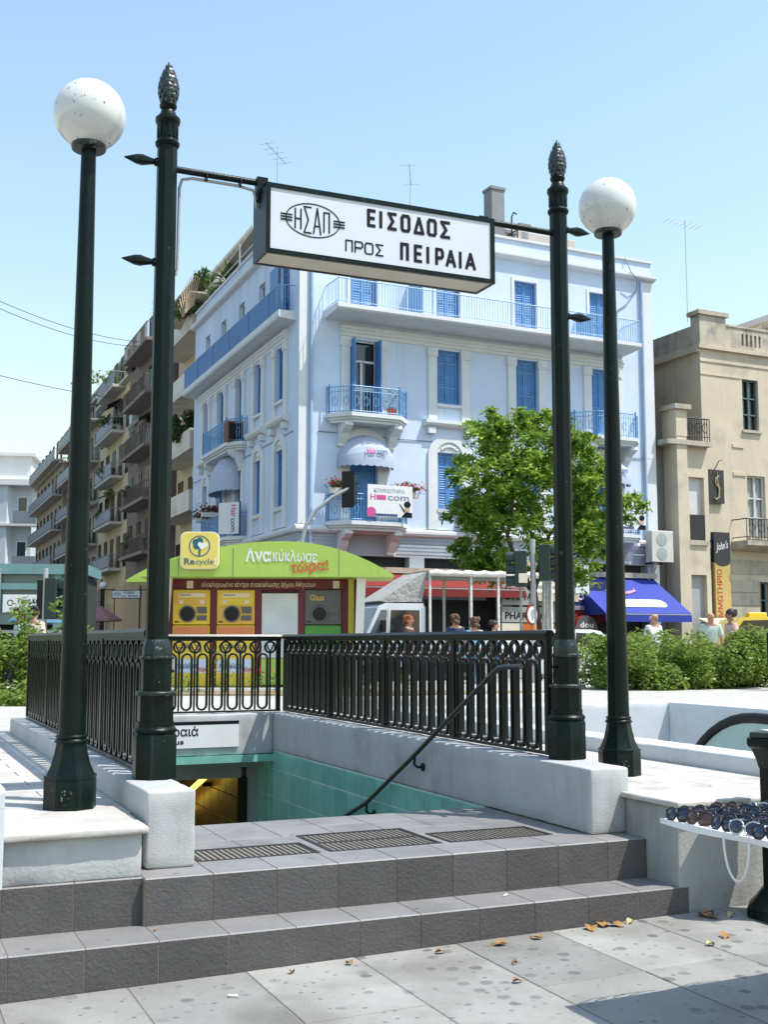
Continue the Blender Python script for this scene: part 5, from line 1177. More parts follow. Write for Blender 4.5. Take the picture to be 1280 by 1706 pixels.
# buildings glimpsed behind, red roof line and upper ledges
t = thing('rear_building', 'pale rear building with red eaves behind the sandy one', 'building', wpt(TR, 17.5, 9, .5), BR)
MB().box(-3, 8, 0, 8, 0, 15.0).build('wall', CRW, t); MB().box(-3.2, 8.2, -.4, 8, 15.0, 15.35).build('eaves', mat('red_eaves', (.30, .06, .04), .8, .1, 3), t); MB().box(-3.0, .2, -.6, 4, 16.6, 17.9).box(-3, -.9, .2, 5, 17.9, 19.9).build('upper_ledge', CRW, t); MB().ext([(-3.6, 20.3), (.2, 19.6), (.2, 19.75), (-3.6, 20.45)], -.8, 5, 'y').build('roof_slope', BRS, t)
antenna(wpt(TR, 18.7, 1.5, 15.4), 4.6, 'tall television antenna on the sandy building roof', 7, .3)
t = thing('stove_pipe', 'short black stove pipe on the sandy parapet', 'pipe', wpt(TR, 18.0, 3.2, 14.8)); MB().tube([(0, 0, 0), (-.08, 0, 1.2)], .09, 8).build('pipe', BLACK, t)
# signs on it
t = thing('wall_sign', 'square black sign with curling gold letter on sandy wall', 'sign', wpt(TR, 18.55, -.05, 7.30), BR)
MB().box(-.40, .40, -.1, 0, 0, 1.40).build('sign_panel', mat('sign_black', (.03, .03, .035), .4, .1, 5), t)
GOLD = mat('dull_gold', (.42, .33, .16), .4, .1, 8)
q = MB().tube([(.12, -.13, 1.15), (-.05, -.13, 1.05), (-.10, -.13, .85), (.02, -.13, .70), (.16, -.13, .62)], [.02, .035, .04, .04, .03], 7).tube([(.02, -.13, 1.28), (.02, -.13, .95), (.10, -.13, .55), (.08, -.13, .25), (-.05, -.13, .15), (-.18, -.13, .22)], [.015, .03, .04, .045, .04, .02], 7)
q.build('emblem', GOLD, t, smooth=60); MB().tube([(-.05, -.05, 1.4), (-.02, -.3, 1.75), (.15, -.3, 1.8)], .02, 5).build('lamp_arm', BLACK, t)
t = thing('vertical_sign', 'tall hanging sign, black top with script, yellow below', 'sign', wpt(TR, 18.5, -.32, 1.95), BR)
MB().box(-.40, .40, -.09, .09, 0, 4.1).build('sign_panel', mat('sign_yellow', (.56, .40, .13), .6, .05, 3), t)
MB().box(-.42, .42, -.10, .10, 2.95, 4.12).ext([(-.42, 2.95)] + [(.42 * -math.cos(R(a)), 2.95 - .22 * math.sin(R(a))) for a in range(15, 180, 15)] + [(.42, 2.95)], -.10, .10, 'y').build('sign_top', MATS['sign_black'], t)
lettering("John's", WHITE, t, (-.34, -.104, 3.35), .42, .004, .70, shear=.5, ry=R(-12))
lettering('ΚΟΜΜΩΤΗΡΙΟ', mat('sign_red', (.45, .07, .03), .6, .05, 5), t, (-.06, -.095, .15), .34, .006, 2.45, ry=R(-90))
MB().box(-.5, -.42, 0, .3, .4, .5).box(-.5, -.42, 0, .3, 3.7, 3.8).build('sign_bracket', BLACK, t)

# ================================================================== RECYCLING KIOSK
LIME = streaks(mat('lime_panel', (.37, .54, .095), .45, .05, 1.5), (.24, .33, .09), .45, 5, .5, .56); MAROON = mat('maroon_panel', (.135, .010, .022), .5, .08, 2); KY = mat('machine_yellow', (.74, .52, .04), .45, .06, 3); KO = mat('machine_orange', (.70, .40, .06), .45, .06, 3)
KDG = mat('machine_grey', (.10, .10, .105), .45, .1, 3); KWP = mat('blank_white_panel', (.62, .65, .69), .6, .03, 2, dirt=((.42, .45, .50), 1.2, .6, .5)); KLEG = mat('kiosk_leg_white', (.70, .69, .64), .6, .04, 3); KGR = mat('machine_green', (.06, .27, .04), .5, .08, 3)
REDT = mat('slogan_red', (.60, .10, .03), .5, .03, 3); SGNY = mat('sign_pale_yellow', (.74, .60, .14), .45, .03, 3); TEALI = mat('sign_teal_ink', (.015, .11, .16), .5, .05, 5); CREAMP = mat('label_cream', (.74, .64, .50), .5, .05, 5); ORL = mat('label_orange', (.66, .22, .08), .5, .05, 5); PALEB = mat('strip_pale_blue', (.56, .64, .78), .5, .04, 4)
def arc_pts(x0, x1, zb, ztop, xm, n=22):
    P = [(x0, zb + .04)]
    for k in range(1, n):
        s = k / n; x = x0 + (x1 - x0) * s; q = (x - xm) / ((xm - x0) if x < xm else (x1 - xm)); P.append((x, zb + .04 + (ztop - zb - .04) * (1 - abs(q) ** 2.1)))
    return P + [(x1, zb + .04)]
def kiosk(label, loc, rz):
    t = thing('recycling_kiosk', label, 'kiosk', loc, rz, 'green-roofed recycling kiosks')
    zb = 2.19
    rp = arc_pts(-2.72, 2.22, zb, 2.88, .05); poly = [(-2.72, zb), (2.22, zb)] + rp[::-1]
    rf = MB().ext(poly, -.72, .95, 'y').build('roof_shell', LIME, t, smooth=30)
    for sx in (-1.95, -.9, 1.15): MB().box(sx - .006, sx + .006, -.7225, -.72, zb + .01, zb + .66 - abs(sx) * .12).build('panel_seam', KDG, rf)
    lettering('Ανα', WHITE, rf, (-.66, -.727, 2.49), .33, .010, .50); lettering('κύκλωσε', WHITE, rf, (-.13, -.727, 2.50), .30, .001, .86, ry=R(2)); lettering('τώρα!', REDT, rf, (.22, -.729, 2.265), .27, .006, .74, ry=R(-5))
    MB().ext(circ(-2.24, 2.40, .085, 6), -.724, -.72, 'y').build('city_emblem', TEALI, rf); MB().ext([(-2.29, 2.40), (-2.24, 2.35), (-2.19, 2.40), (-2.24, 2.45)], -.728, -.72, 'y').build('emblem_diamond', WHITE, rf)
    sg = MB().ext(rrect(-1.90, -1.16, 2.33, 3.05, .12), -.86, -.74, 'y').build('recycle_sign', mat('sign_cream_rim', (.80, .74, .48), .5, .03, 3) if 'sign_cream_rim' not in MATS else MATS['sign_cream_rim'], t)
    MB().ext(rrect(-1.88, -1.18, 2.35, 3.03, .11), -.866, -.86, 'y').build('sign_face', SGNY, sg)
    q = MB().ring(circ(-1.53, 2.77, .205, 26), circ(-1.53, 2.77, .185, 26), -.870, -.866).box(-1.548, -1.512, -.8705, -.866, 2.585, 2.72)
    for cx, cz in ((-1.60, 2.84), (-1.53, 2.87), (-1.585, 2.775)): q.ext(circ(cx, cz, .068, 12), -.871 - .0004 * cx, -.866, 'y')
    q.build('tree_emblem', TEALI, sg)
    MB().ext([(-1.49, 2.70), (-1.38, 2.77), (-1.385, 2.83), (-1.43, 2.845), (-1.475, 2.815), (-1.51, 2.85), (-1.555, 2.84), (-1.565, 2.79)], -.874, -.866, 'y').build('heart_emblem', WHITE, sg)
    lettering('Re', TEALI, sg, (-1.82, -.869, 2.42), .17, .004, .20); lettering('cycle', TEALI, sg, (-1.60, -.869, 2.42), .16, 0, .34); lettering('!', WHITE, sg, (-1.24, -.869, 2.42), .18, .006)
    # body
    MB().box(-2.35, 1.52, .14, .95, .02, 2.188).build('back_body', MAROON, t)
    hd = MB().box(-2.25, 1.44, .04, .138, 1.98, 2.188).build('header', MAROON, t)
    lettering('ολοκληρωμένο κέντρο ανακύκλωσης Δήμου Αθηναίων', CREAMP, hd, (-1.60, .037, 2.03), .135, 0, 2.28)
    for x in (-1.90, 1.02): MB().box(x, x + .13, .034, .04, 2.0, 2.15).build('label_patch', CREAMP, hd)
    for x in (-2.29, -1.42, -.53, .33, 1.20): MB().box(x, x + .13, .03, .139, .05, 1.979).build('post', MAROON, t)
    def machine(x0, x1, mm, top, slog):
        p = MB().cbox(x0, x1, -.02, .138, 1.28, 1.97, .015).build('machine', mm, t); W_ = x1 - x0
        MB().box(x0 + .03, x1 - .03, -.024, -.02, 1.66, 1.94).build('header_label', top, p)
        if slog:
            MB().ext(rrect(x0 + .10, x1 - .10, 1.82, 1.90, .03), -.029, -.024, 'y').build('title_label', CREAMP, p); MB().box(x0 + .12, x0 + .20, -.029, -.024, 1.69, 1.77).box(x1 - .20, x1 - .11, -.029, -.024, 1.69, 1.77).build('small_label', CREAMP, p)
            lettering('αλουμίνιο', INK, p, (x0 + .13, -.031, 1.85), .05, 0, .22)
        else: lettering('Glass', mat('glass_gold', (.62, .40, .08), .5, .05, 5), p, (x0 + .10, -.027, 1.76), .16, .002, .28)
        MB().at((x0 + W_ * .40, -.02, 1.49), rx=R(90)).lathe([(.165, 0), (.165, .03), (.14, .035)], 24).build('mouth_rim', KDG, p, smooth=40); MB().at((x0 + W_ * .40, -.056, 1.49), rx=R(90)).lathe([(.138, 0), (.10, .004)], 24).build('mouth_hole', BLACK, p)
        MB().ext([(x0 + W_ * .64, 1.63), (x1 - .06, 1.63), (x1 - .06, 1.50), (x0 + W_ * .68, 1.50)], -.04, -.02, 'y').ext([(x0 + W_ * .66, 1.46), (x1 - .06, 1.46), (x1 - .06, 1.36), (x0 + W_ * .64, 1.36)], -.04, -.02, 'y').build('dark_panel', KDG, p)
        MB().box(x0 + .04, x0 + .12, -.03, -.02, 1.32, 1.345).build('latch', BLACK, p)
        lw_ = MB().cbox(x0, x1, -.02, .138, .06, 1.265, .015).build('lower_door', KY if slog else KGR, t)
        if slog:
            MB().box(x0 + .02, x1 - .02, -.025, -.02, .33, .60).build('slogan_strip', PALEB, lw_); lettering('Ανακύκλωσε', NAVY, lw_, (x0 + .06, -.029, .42), .14, .002, .46); lettering('τώρα', REDT, lw_, (x1 - .20, -.029, .36), .12, .003, .17)
            MB().box(x0 + .02, x1 - .02, -.024, -.02, 1.05, 1.24).build('label_band', ORL, lw_)
            q = MB()
            for k in range(5): q.at((x0 + .2 + .09 * k, -.024, .82 + .03 * (k % 2)), ry=R(20 * k)).box(-.13, .13, -.003, 0, -.01, .01)
            q.build('printed_marks', KDG, lw_)
    machine(-2.155, -1.425, KY, KO, True); machine(-1.285, -.535, KO, KY, True); machine(.465, 1.195, KDG, KDG, False)
    MB().cbox(-.395, .325, .0, .138, .62, 1.90, .01).build('blank_panel', KWP, t); MB().box(-.395, .325, .0, .138, .1, .61).build('green_panel', LIME, t)
    MB().box(1.332, 1.44, -.3, .139, .05, 2.18).build('side_panel', mat('side_panel_olive', (.38, .34, .02), .5, .15, 3) if 'side_panel_olive' not in MATS else MATS['side_panel_olive'], t)
    MB().box(-2.62, -2.36, .1, .9, .05, 2.18).build('side_panel', mat('side_panel_pink', (.52, .20, .17), .6, .08, 3) if 'side_panel_pink' not in MATS else MATS['side_panel_pink'], t)
    MB().ext([(-2.42, 0), (-2.27, 0), (-2.12, 2.188), (-2.30, 2.188)], -.5, -.32, 'y').build('leg', KLEG, t); MB().ext([(1.44, 0), (1.58, 0), (1.68, 2.188), (1.50, 2.188)], -.5, -.32, 'y').build('leg', KLEG, t)
    MB().box(-2.7, 1.9, -.6, 1.0, 0, .05).build('base_plate', KERB, t)
    return t
kiosk('lime-roofed recycling kiosk with yellow machines behind the railing', (-2.04, 23.25, ZP), R(1.0))
k2 = kiosk('second lime-roofed kiosk standing back to back behind the first one', (-3.2, 25.4, ZP), R(180))

# ================================================================== TRUCK, CARS
def wheel(parent, x, y, r, w_=.2, hub=None):
    p = MB().at((x, y - w_ / 2, r), rx=R(-90)).lathe([(r * .62, 0), (r * .95, 0), (r, .03), (r, w_ - .03), (r * .95, w_), (r * .62, w_)], 22).build('wheel', BLACK, parent, smooth=40)
    h = MB()
    for yy, s in ((y - w_ / 2, 1), (y + w_ / 2, -1)):
        h.at((x, yy + .015 * s, r), rx=R(90 * s)).lathe([(r * .62, 0), (r * .58, .01), (r * .40, -.005 + .012), (r * .38, .02), (r * .15, .025), (r * .12, .035)], 20)
    h.build('hub', hub or SILV, p, smooth=30)
SILV = mat('silver_hub', (.60, .60, .60), .35, .05, 8, metal=.4); CARW = mat('white_car_paint', (.74, .75, .75), .25, .02, 3, coat=.5); TAXI = mat('taxi_yellow', (.72, .50, .02), .25, .03, 3, coat=.5)
def car(label, loc, rz, paint, L_=3.9, roofz=1.42):
    t = thing('parked_car', label, 'car', loc, rz)
    side = [(-.5 * L_, .28), (-.5 * L_, .62), (-.48 * L_, .78), (-.30 * L_, .88), (-.16 * L_, roofz - .06), (-.08 * L_, roofz), (.20 * L_, roofz), (.27 * L_, roofz - .05), (.40 * L_, .92), (.47 * L_, .85), (.5 * L_, .62), (.5 * L_, .28)]
    b = MB(); n = len(side); secs = []
    for y, k in ((-.80, .0), (-.78, 0), (-.66, 1.), (.66, 1.), (.78, 0), (.80, 0)):
        secs.append(y)
    V = []
    for y, top in ((-.80, 0), (-.80, 1), (-.62, 2), (.62, 2), (.80, 1), (.80, 0)):
        for (x, z) in side:
            zz = min(z, .86 if z > .9 else z) if top == 1 else (z if top == 2 else min(z, .5))
            yy = y if not (top == 2 and z <= .9) else math.copysign(.79, y)
            V.append((x, yy, zz))
    F = []
    for j in range(5):
        for i in range(n): F.append((j * n + i, j * n + (i + 1) % n, (j + 1) * n + (i + 1) % n, (j + 1) * n + i))
    F += [tuple(range(n)), tuple(range(5 * n, 6 * n))]
    b.add(V, F).build('body', paint, t, smooth=40)
    for s in (-1, 1):
        a = MB().ext([(-.27 * L_, .90), (-.15 * L_, roofz - .10), (.05 * L_, roofz - .08), (.05 * L_, .90)], s * .735, s * .765, 'y').ext([(.075 * L_, .90), (.075 * L_, roofz - .08), (.25 * L_, roofz - .12), (.36 * L_, .92)], s * .735, s * .765, 'y')
        a.build('side_window', GLASS, t); 
        for x in (-.31 * L_, .30 * L_):
            MB().ext(circ(x, .31, .37, 20), s * .795, s * .806, 'y').build('wheel_arch', BLACK, t)
        MB().box(-.02, .12, s * .80 - .015, s * .80 + .015, .76, .79).build('door_handle', BLACK, t)
        MB().box(-.505 * L_, -.49 * L_, s * .52 - .14, s * .52 + .14, .58, .72).build('headlight', WHITE, t); MB().box(.495 * L_, .505 * L_, s * .55 - .12, s * .55 + .12, .58, .74).build('tail_light', REDT, t)
    MB().box(-.52 * L_, -.49 * L_, -.78, .78, .30, .46).box(.49 * L_, .52 * L_, -.78, .78, .30, .46).build('bumper', BLACK, t)
    for x in (-.31 * L_, .30 * L_):
        for y in (-.74, .74): wheel(t, x, y, .31, .19)
    return t
car('small white hatchback parked beside the hedge', (4.55, 31.2, .5), R(14), CARW)
c2 = car('yellow taxi, only its roof showing above the hedge', (9.75, 30.6, .5), R(6), TAXI, 4.4, 1.74)
MB().cbox(-.25, .25, -.12, .12, 1.72, 1.86, .02).build('roof_lamp', TAXI, c2)
# light truck with canvas frame
tk = thing('canopy_truck', 'white flatbed truck with canvas canopy frame parked on the street', 'truck', (-.35, 31.0, .5), R(20))
TW = mat('truck_white', (.66, .70, .73), .35, .05, 3, coat=.3); TARP = mat('grey_tarpaulin', (.36, .355, .33), .85, .12, 3, bump=.6, bs=9, bdist=.08); TARPW = mat('white_tarpaulin_roll', (.66, .64, .58), .8, .08, 5, bump=.5, bs=14, bdist=.05)
cabp = [(-.55, .45), (-.55, 1.05), (-.42, 1.25), (-.08, 2.02), (.10, 2.10), (1.15, 2.10), (1.22, 2.0), (1.22, .45)]
MB().ext(cabp, -.85, .85, 'y').build('cab', TW, tk, smooth=25)
for y in (-.868, .852):
    MB().ext([(.22, 1.22), (.26, 1.92), (1.05, 1.92), (1.05, 1.22)], y, y + .016, 'y').build('side_window', GLASS, tk)
    MB().ext([(-.36, 1.24), (-.02, 1.92), (.14, 1.92), (.12, 1.24)], y, y + .016, 'y').build('quarter_window', GLASSB, tk)
MB().add([(-.40, -.75, 1.30), (-.40, .75, 1.30), (-.11, .75, 1.98), (-.11, -.75, 1.98)], [(0, 1, 2, 3)]).build('windscreen', GLASSB, tk)
MB().box(-.56, -.5, -.8, .8, .45, .75).build('bumper', BLACK, tk)
for q_ in ((.17, .18, .5, 1.95), (1.12, 1.13, .5, 1.98)): MB().box(q_[0], q_[1], -.854, -.85, q_[2], q_[3]).build('door_seam', KDG, tk)
MB().box(.92, 1.06, -.875, -.85, 1.08, 1.13).build('door_handle', BLACK, tk); MB().box(-.5, 1.2, -.856, -.85, .92, .97).build('side_stripe', NAVY, tk)
MB().at((.0, -.95, 1.35)).box(-.05, .05, -.1, .05, 0, .3).build('mirror', BLACK, tk)
MB().ext([(-.05, 2.16), (.10, 2.12), (1.12, 2.14), (1.30, 2.95), (1.0, 2.80)], -.84, .84, 'y').build('cab_tarpaulin', TARP, tk)
MB().box(1.28, 4.95, -.95, .95, .78, .92).build('flatbed', STEEL, tk); MB().box(1.28, 4.95, -.97, -.94, .92, 1.30).box(1.28, 4.95, .94, .97, .92, 1.30).box(4.93, 4.97, -.94, .94, .92, 1.3).build('side_board', TW, tk)
for x in (1.32, 2.5, 3.3, 4.9):
    for y in (-.92, .92): MB().box(x - .03, x + .03, y - .03, y + .03, .92, 2.92).build('canopy_pole', TARPW, tk)
MB().box(1.28, 4.95, -.96, .96, 2.92, 2.97).build('canopy_top', TARP, tk)
q = MB()
for s in (-.97, .97): q.tube([(1.28 + 3.68 * k / 16, s, 2.88 + .025 * (k % 2)) for k in range(17)], [.075 + .02 * (k % 2) for k in range(17)], 7)
q.build('rolled_canvas', TARPW, tk, smooth=60)
q = MB(); V = []; n = 12
for k in range(n + 1):
    for z in (1.0, 1.9, 2.86): V.append((4.60 + .30 * k / n + .03 * math.sin(z * 3), -.93 - .05 * math.sin(k * 1.7 + z), z))
q.add(V, [(3 * k + j, 3 * k + 3 + j, 3 * k + 4 + j, 3 * k + 1 + j) for k in range(n) for j in (0, 1)]).build('gathered_curtain', TARP, tk, smooth=180)
for x in (.15, 3.9):
    for y in (-.76, .76): wheel(tk, x, y, .36, .22)

# ================================================================== SHOP AWNINGS AND SIGNS UNDER THE BLUE BUILDING
def slope_awning(label, T, x0, x1, z1, z0, dep, m, mv, extra=None, name='shop_awning'):
    Wm = bl.matrix_basis @ T; t = thing(name, label, 'awning', wpt(T, (x0 + x1) / 2, 0, z0), Wm.to_euler().z, 'awnings of the street shops'); hw = (x1 - x0) / 2; H_ = z1 - z0
    MB().ext([(-.05, H_), (-dep, .0), (-dep, .04), (-.05, H_ + .05)], -hw, hw, 'x').build('canvas', m, t)
    MB().box(-hw, hw, -dep - .015, -dep + .005, -.28, .0).build('valance', mv, t); MB().box(-hw, hw, -dep - .02, -dep + .01, -.02, .02).build('front_bar', STEEL, t)
    for s in (-1, 1): MB().ext([(-.05, H_ - .02), (-dep, -.02), (-.05, -.02)], s * hw - .008, s * hw + .008, 'x').build('side_flap', m, t)
    MB().box(-hw - .1, hw + .1, -.22, -.04, H_ + .05, H_ + .25).build('cassette', CBG, t)
    return t, hw, H_
BLU = mat('royal_blue_canvas', (.022, .045, .33), .7, .06, 2); RED = mat('red_canvas', (.21, .012, .009), .7, .08, 2); CRC = mat('cream_canvas', (.60, .52, .38), .85, .08, 2)
t, hw, H_ = slope_awning('royal blue shop awning with white oval below the right facade', TR, 11.2, 15.2, 4.05, 2.62, 2.3, BLU, BLU)
al = math.atan2(H_, 2.25)
def on_canvas(mb_fn, m, nm): # flat print lying on the sloping canvas
    o_ = mb_fn.build(nm, m, t); o_.location = (0, -2.25, .090); o_.rotation_euler = (al - R(90), 0, 0); return o_
on_canvas(MB().ext(rrect(-1.1, 1.25, .35, .90, .26), -.012, -.004, 'y'), WHITE, 'white_oval')
q = MB().tube([(-1.05, -.012, 1.50), (-.6, -.012, 1.34), (-.1, -.012, 1.34), (.35, -.012, 1.52), (.45, -.012, 1.75)], [.03, .07, .085, .06, .02], 6); on_canvas(q, mat('swoosh_pink', (.68, .30, .42), .7, .03, 3), 'pink_swoosh'); on_canvas(MB().ext(circ(-.75, 1.72, .13, 14), -.012, -.004, 'y'), WHITE, 'white_dot')
slope_awning('long red shop awning behind the truck', TR, .7, 8.2, 3.98, 3.45, 1.6, RED, RED)
Wm = bl.matrix_basis @ TR
t = thing('awning_sign', 'red fascia with white lettering beside the kiosk roof', 'sign', wpt(TR, 2.4, -2.0, 3.06), BR); MB().box(-1.4, 1.4, -.04, .04, 0, .34).build('sign_panel', RED, t); lettering('everest', WHITE, t, (.1, -.045, .09), .24, .006, .95)
slope_awning('cream corner canopy beside the pharmacy sign', TR, 8.6, 10.5, 4.35, 3.35, 1.6, CRC, CRC)
t = thing('pharmacy_sign', 'grey two-line pharmacy sign over the shop door', 'sign', wpt(TR, 8.85, -1.35, 2.3), BR)
MB().box(-1.55, 1.0, -.08, .08, .62, 1.35).box(-1.55, 1.0, -.08, .08, 0, .55).build('sign_panel', mat('pharmacy_grey', (.36, .36, .33), .6, .06, 3), t); lettering('ΦΑΡΜΑΚΕΙΟ', INK, t, (-1.42, -.085, .80), .36, .008, 2.2); lettering('PHARMACY', INK, t, (-1.42, -.085, .12), .34, .008, 2.0)
MB().box(-.75, 1.0, -.07, .07, -.45, -.04).build('orange_panel', mat('orange_panel', (.50, .13, .02), .6, .05, 3), t); MB().box(-1.55, -.8, -.07, .07, -.45, -.04).build('pale_panel', CREAMP, t)
t = thing('pharmacy_cross', 'upright green-cross pharmacy box beside the right post', 'sign', wpt(TR, 10.3, -2.05, 3.35), BR); MB().box(-.3, .3, -.1, .1, 0, 1.05).build('sign_box', WHITE, t); MB().box(-.08, .08, -.12, -.1, .3, .75).box(-.22, -.08, -.12, -.1, .45, .6).box(.08, .22, -.12, -.1, .45, .6).build('green_cross', mat('cross_green', (.02, .22, .10), .5, .05, 3), t)
t = thing('blue_fascia', 'dark blue shop fascia with white letters behind the right post', 'sign', wpt(TR, 10.9, -.9, 2.95), BR); MB().box(-1.6, 1.6, -.06, .06, 0, .95).build('sign_panel', mat('fascia_navy', (.012, .02, .12), .5, .05, 3), t); lettering('cow', WHITE, t, (-.35, -.065, .22), .55, .012, 1.25)
MB().box(-1.6, 1.6, -.08, .05, -.16, -.0).build('fascia_bar', STEEL, t); MB().box(-1.6, 1.6, -.03, .03, -.62, -.17).build('red_band', RED, t)
t = thing('round_sign', 'round red and dark shop sign above the hedge', 'sign', wpt(TR, 10.9, -1.4, 1.55), BR); MB().ext(circ(0, .5, .52, 28), -.12, .12, 'y').build('sign_disc', RED, t); MB().ext(circ(0, .5, .50, 15, R(0), R(180)), -.13, -.12, 'y').build('dark_half', KDG, t); lettering('dou', WHITE, t, (-.3, -.134, .58), .3, .006, .6)
# grey clutter of the cream awning further right
t = thing('shop_awning', 'tattered cream awning under the sandy building', 'awning', wpt(TR, 18.6, -.5, 1.75), BR, 'awnings of the street shops'); MB().ext([(-.05, .75), (-1.6, .25), (-1.6, .30), (-.05, .80)], -1.6, 1.3, 'x').build('canvas', CRC, t); MB().box(-1.6, 1.3, -1.62, -1.59, .0, .27).build('valance', CRC, t)
t = thing('news_stand', 'dark newspaper stand with rolled shutter behind the taxi', 'kiosk', wpt(TR, 20.3, -3.6, .5), BR); MB().box(-1.0, 2.4, -.9, .9, 0, 1.7).build('stand_body', KDG, t); MB().box(-1.2, 2.6, -1.3, 1.0, 2.15, 2.4).build('stand_roof', GREEN, t); MB().tube([(-.9, -1.25, 2.0), (2.5, -1.25, 2.0)], .14, 8).build('rolled_shutter', TARP, t, smooth=60); MB().box(-.9, 2.3, -1.0, -.9, .9, 1.8).build('counter', STEEL, t)
t = ac_box('large double-fan air conditioner at the right end of the blue facade', wpt(TR, 15.15, -.35, 4.72), BR, 1.25)
MB().cbox(-.52, .56, -.40, -.02, .0, 1.25, .02).build('tall_casing', ACW, t); 
for z in (.34, .90): MB().at((-.02, -.40, z), rx=R(90)).lathe([(.26, 0), (.26, .012), (.22, .014), (.05, .016)], 22).build('fan_grille', STEEL, t, smooth=40)
ac_box('air conditioner below the first-floor window behind the tree', wpt(TR, 6.75, -.05, 5.72), BR, 1.0)

# ================================================================== TRAFFIC LIGHTS
TLG = mat('signal_dark_green', (.012, .030, .028), .5, .1, 5); POLEG = spots(mat('grey_street_pole', (.40, .41, .42), .6, .08, 4), (.75, .75, .78), 6, .25, .3)
def head(parent, loc, rz, three=True, back=False):
    o_ = MB().cbox(-.15, .15, -.14, .14, 0, .84, .02).build('signal_head', TLG, parent); o_.location = loc; o_.rotation_euler = (0, 0, rz)
    for k in range(3):
        v = MB().at((0, -.14, .14 + .28 * k), rx=R(90)).lathe([(.115, 0), (.12, .02), (.12, .20), (.105, .20), (.10, .02)], 16, cap=False).build('visor', TLG, o_, smooth=50)
        MB().at((0, -.141, .14 + .28 * k), rx=R(90)).lathe([(.10, 0), (.06, .02), (.01, .026)], 14).build('lens', mat(f'signal_lens{k}', ((.02, .10, .05), (.16, .10, .01), (.16, .012, .01))[k], .2, .1, 8) if f'signal_lens{k}' not in MATS else MATS[f'signal_lens{k}'], o_)
    if back: MB().box(-.19, .19, .142, .16, -.1, .95).build('backing_board', BLACK, o_)
    return o_
def zt(Y, y): return 1.6 + (1069 - y) * Y / 1951.
t = thing('traffic_light', 'grey pole with two green signal heads behind the railing', 'traffic light', (3.46, 27.0, .5), 0)
MB().tube([(0, 0, 0), (0, 0, 3.47)], .065, 10).build('pole', POLEG, t, smooth=60)
head(t, (.29, -.02, 2.50), R(72)); head(t, (-.28, .02, 2.36), R(-100)); MB().tube([(0, 0, 3.3), (.2, 0, 3.3)], .02, 6).tube([(0, 0, 3.12), (-.2, 0, 3.12)], .02, 6).build('head_bracket', TLG, t)
q = MB().box(-.10, .10, -.01, 0, 0, .22).build('sticker', CREAMP, t); q.location = (-.25, -.16, 2.45)
sg = MB().at((-.05, -.10, 1.72), rz=R(48)).ext(circ(0, 0, .24, 24), -.012, .012, 'y').build('round_sign', RED, t); MB().at((-.05, -.10, 1.72), rz=R(48)).ext(circ(0, 0, .19, 20), -.016, -.012, 'y').build('sign_face', WHITE, sg); MB().at((-.05, -.10, 1.72), rz=R(48)).ext([(-.09, .02), (-.03, -.12), (.03, -.12), (.09, .02), (.04, .12), (-.04, .12)], -.019, -.016, 'y').build('sign_mark', STEEL, sg)
for z, m in ((1.28, ORL), (1.02, PALEB), (.72, WHITE)): MB().lathe([(.067, 0), (.067, .2)], 10, c=(0, 0, z), cap=False).build('poster_scrap', m, t, smooth=60)
t = thing('traffic_light', 'traffic signal hung from a curved grey arm before the blue corner', 'traffic light', (-2.38, 33.0, .5), 0)
MB().tube([(0, 0, 0), (0, 0, 3.4), (.03, 0, 3.9), (.16, 0, 4.4), (.45, 0, 4.85), (.9, 0, 5.2), (1.45, 0, 5.5)], [.07, .065, .06, .058, .055, .05, .045], 10).build('arm_pole', POLEG, t, smooth=60)
head(t, (1.40, .12, 5.0), R(160), back=True)
t = thing('traffic_light', 'traffic signal on a grey pole before the glass metro entrance', 'traffic light', (-6.98, 24.0, ZP), 0)
MB().tube([(0, 0, 0), (0, 0, 2.45)], .05, 10).build('pole', POLEG, t, smooth=60); head(t, (.18, 0, 1.40), R(75)); MB().box(-.16, -.03, -.03, .03, 1.4, 2.2).build('backing_board', BLACK, t)

# ================================================================== GLASS METRO ENTRANCE, FAR SIGN, PARASOL (LEFT)
TS = mat('teal_steel', (.16, .30, .29), .45, .1, 3); TG = mat('teal_glass', (.13, .22, .22), .12, .15, 1.)
t = thing('metro_pavilion', 'teal steel and glass metro pavilion at the left edge', 'pavilion', (-9.3, 30.5, .5), R(6))
for x in (-1.1, .75, 1.25): MB().box(x - .09, x + .09, -.12, .12, 0, 2.95).build('column', TS, t)
MB().box(-2.6, 1.5, -.2, 2.6, 2.85, 3.12).build('roof_beam', TS, t); MB().box(-2.6, 1.5, -.15, -.05, 2.45, 2.62).build('cross_beam', TS, t); MB().box(-2.6, 1.4, -.02, .0, 1.55, 2.84).build('glass_panel', TG, t)
MB().box(-2.6, 1.4, .8, 2.5, .0, 2.8).build('dark_interior', mat('pavilion_dark', (.03, .035, .035), .8, .2, 2), t)
for x in (.5, -.7): MB().tube([(x, -.2, 1.35), (x, -.2, 3.0)], .025, 6).build('hanger', STEEL, t)
MB().box(-1.0, 1.0, -.26, -.2, 1.32, 1.40).build('sign_rail', STEEL, t)
t2 = thing('direction_sign', 'white pavilion sign reading towards the northern terminus', 'sign', (-9.2, 30.12, 2.35), R(6)); MB().box(-.62, .68, -.04, .04, 0, .46).build('sign_panel', WHITE, t2); lettering('Προς Κηφισιά', INK, t2, (-.22, -.045, .24), .17, .003, .82); lettering('To Kifisia', INK, t2, (-.02, -.045, .06), .12, .001, .55); MB().ring(circ(-.43, .25, .08, 12), circ(-.43, .25, .06, 12), -.044, -.04).build('emblem', INK, t2)
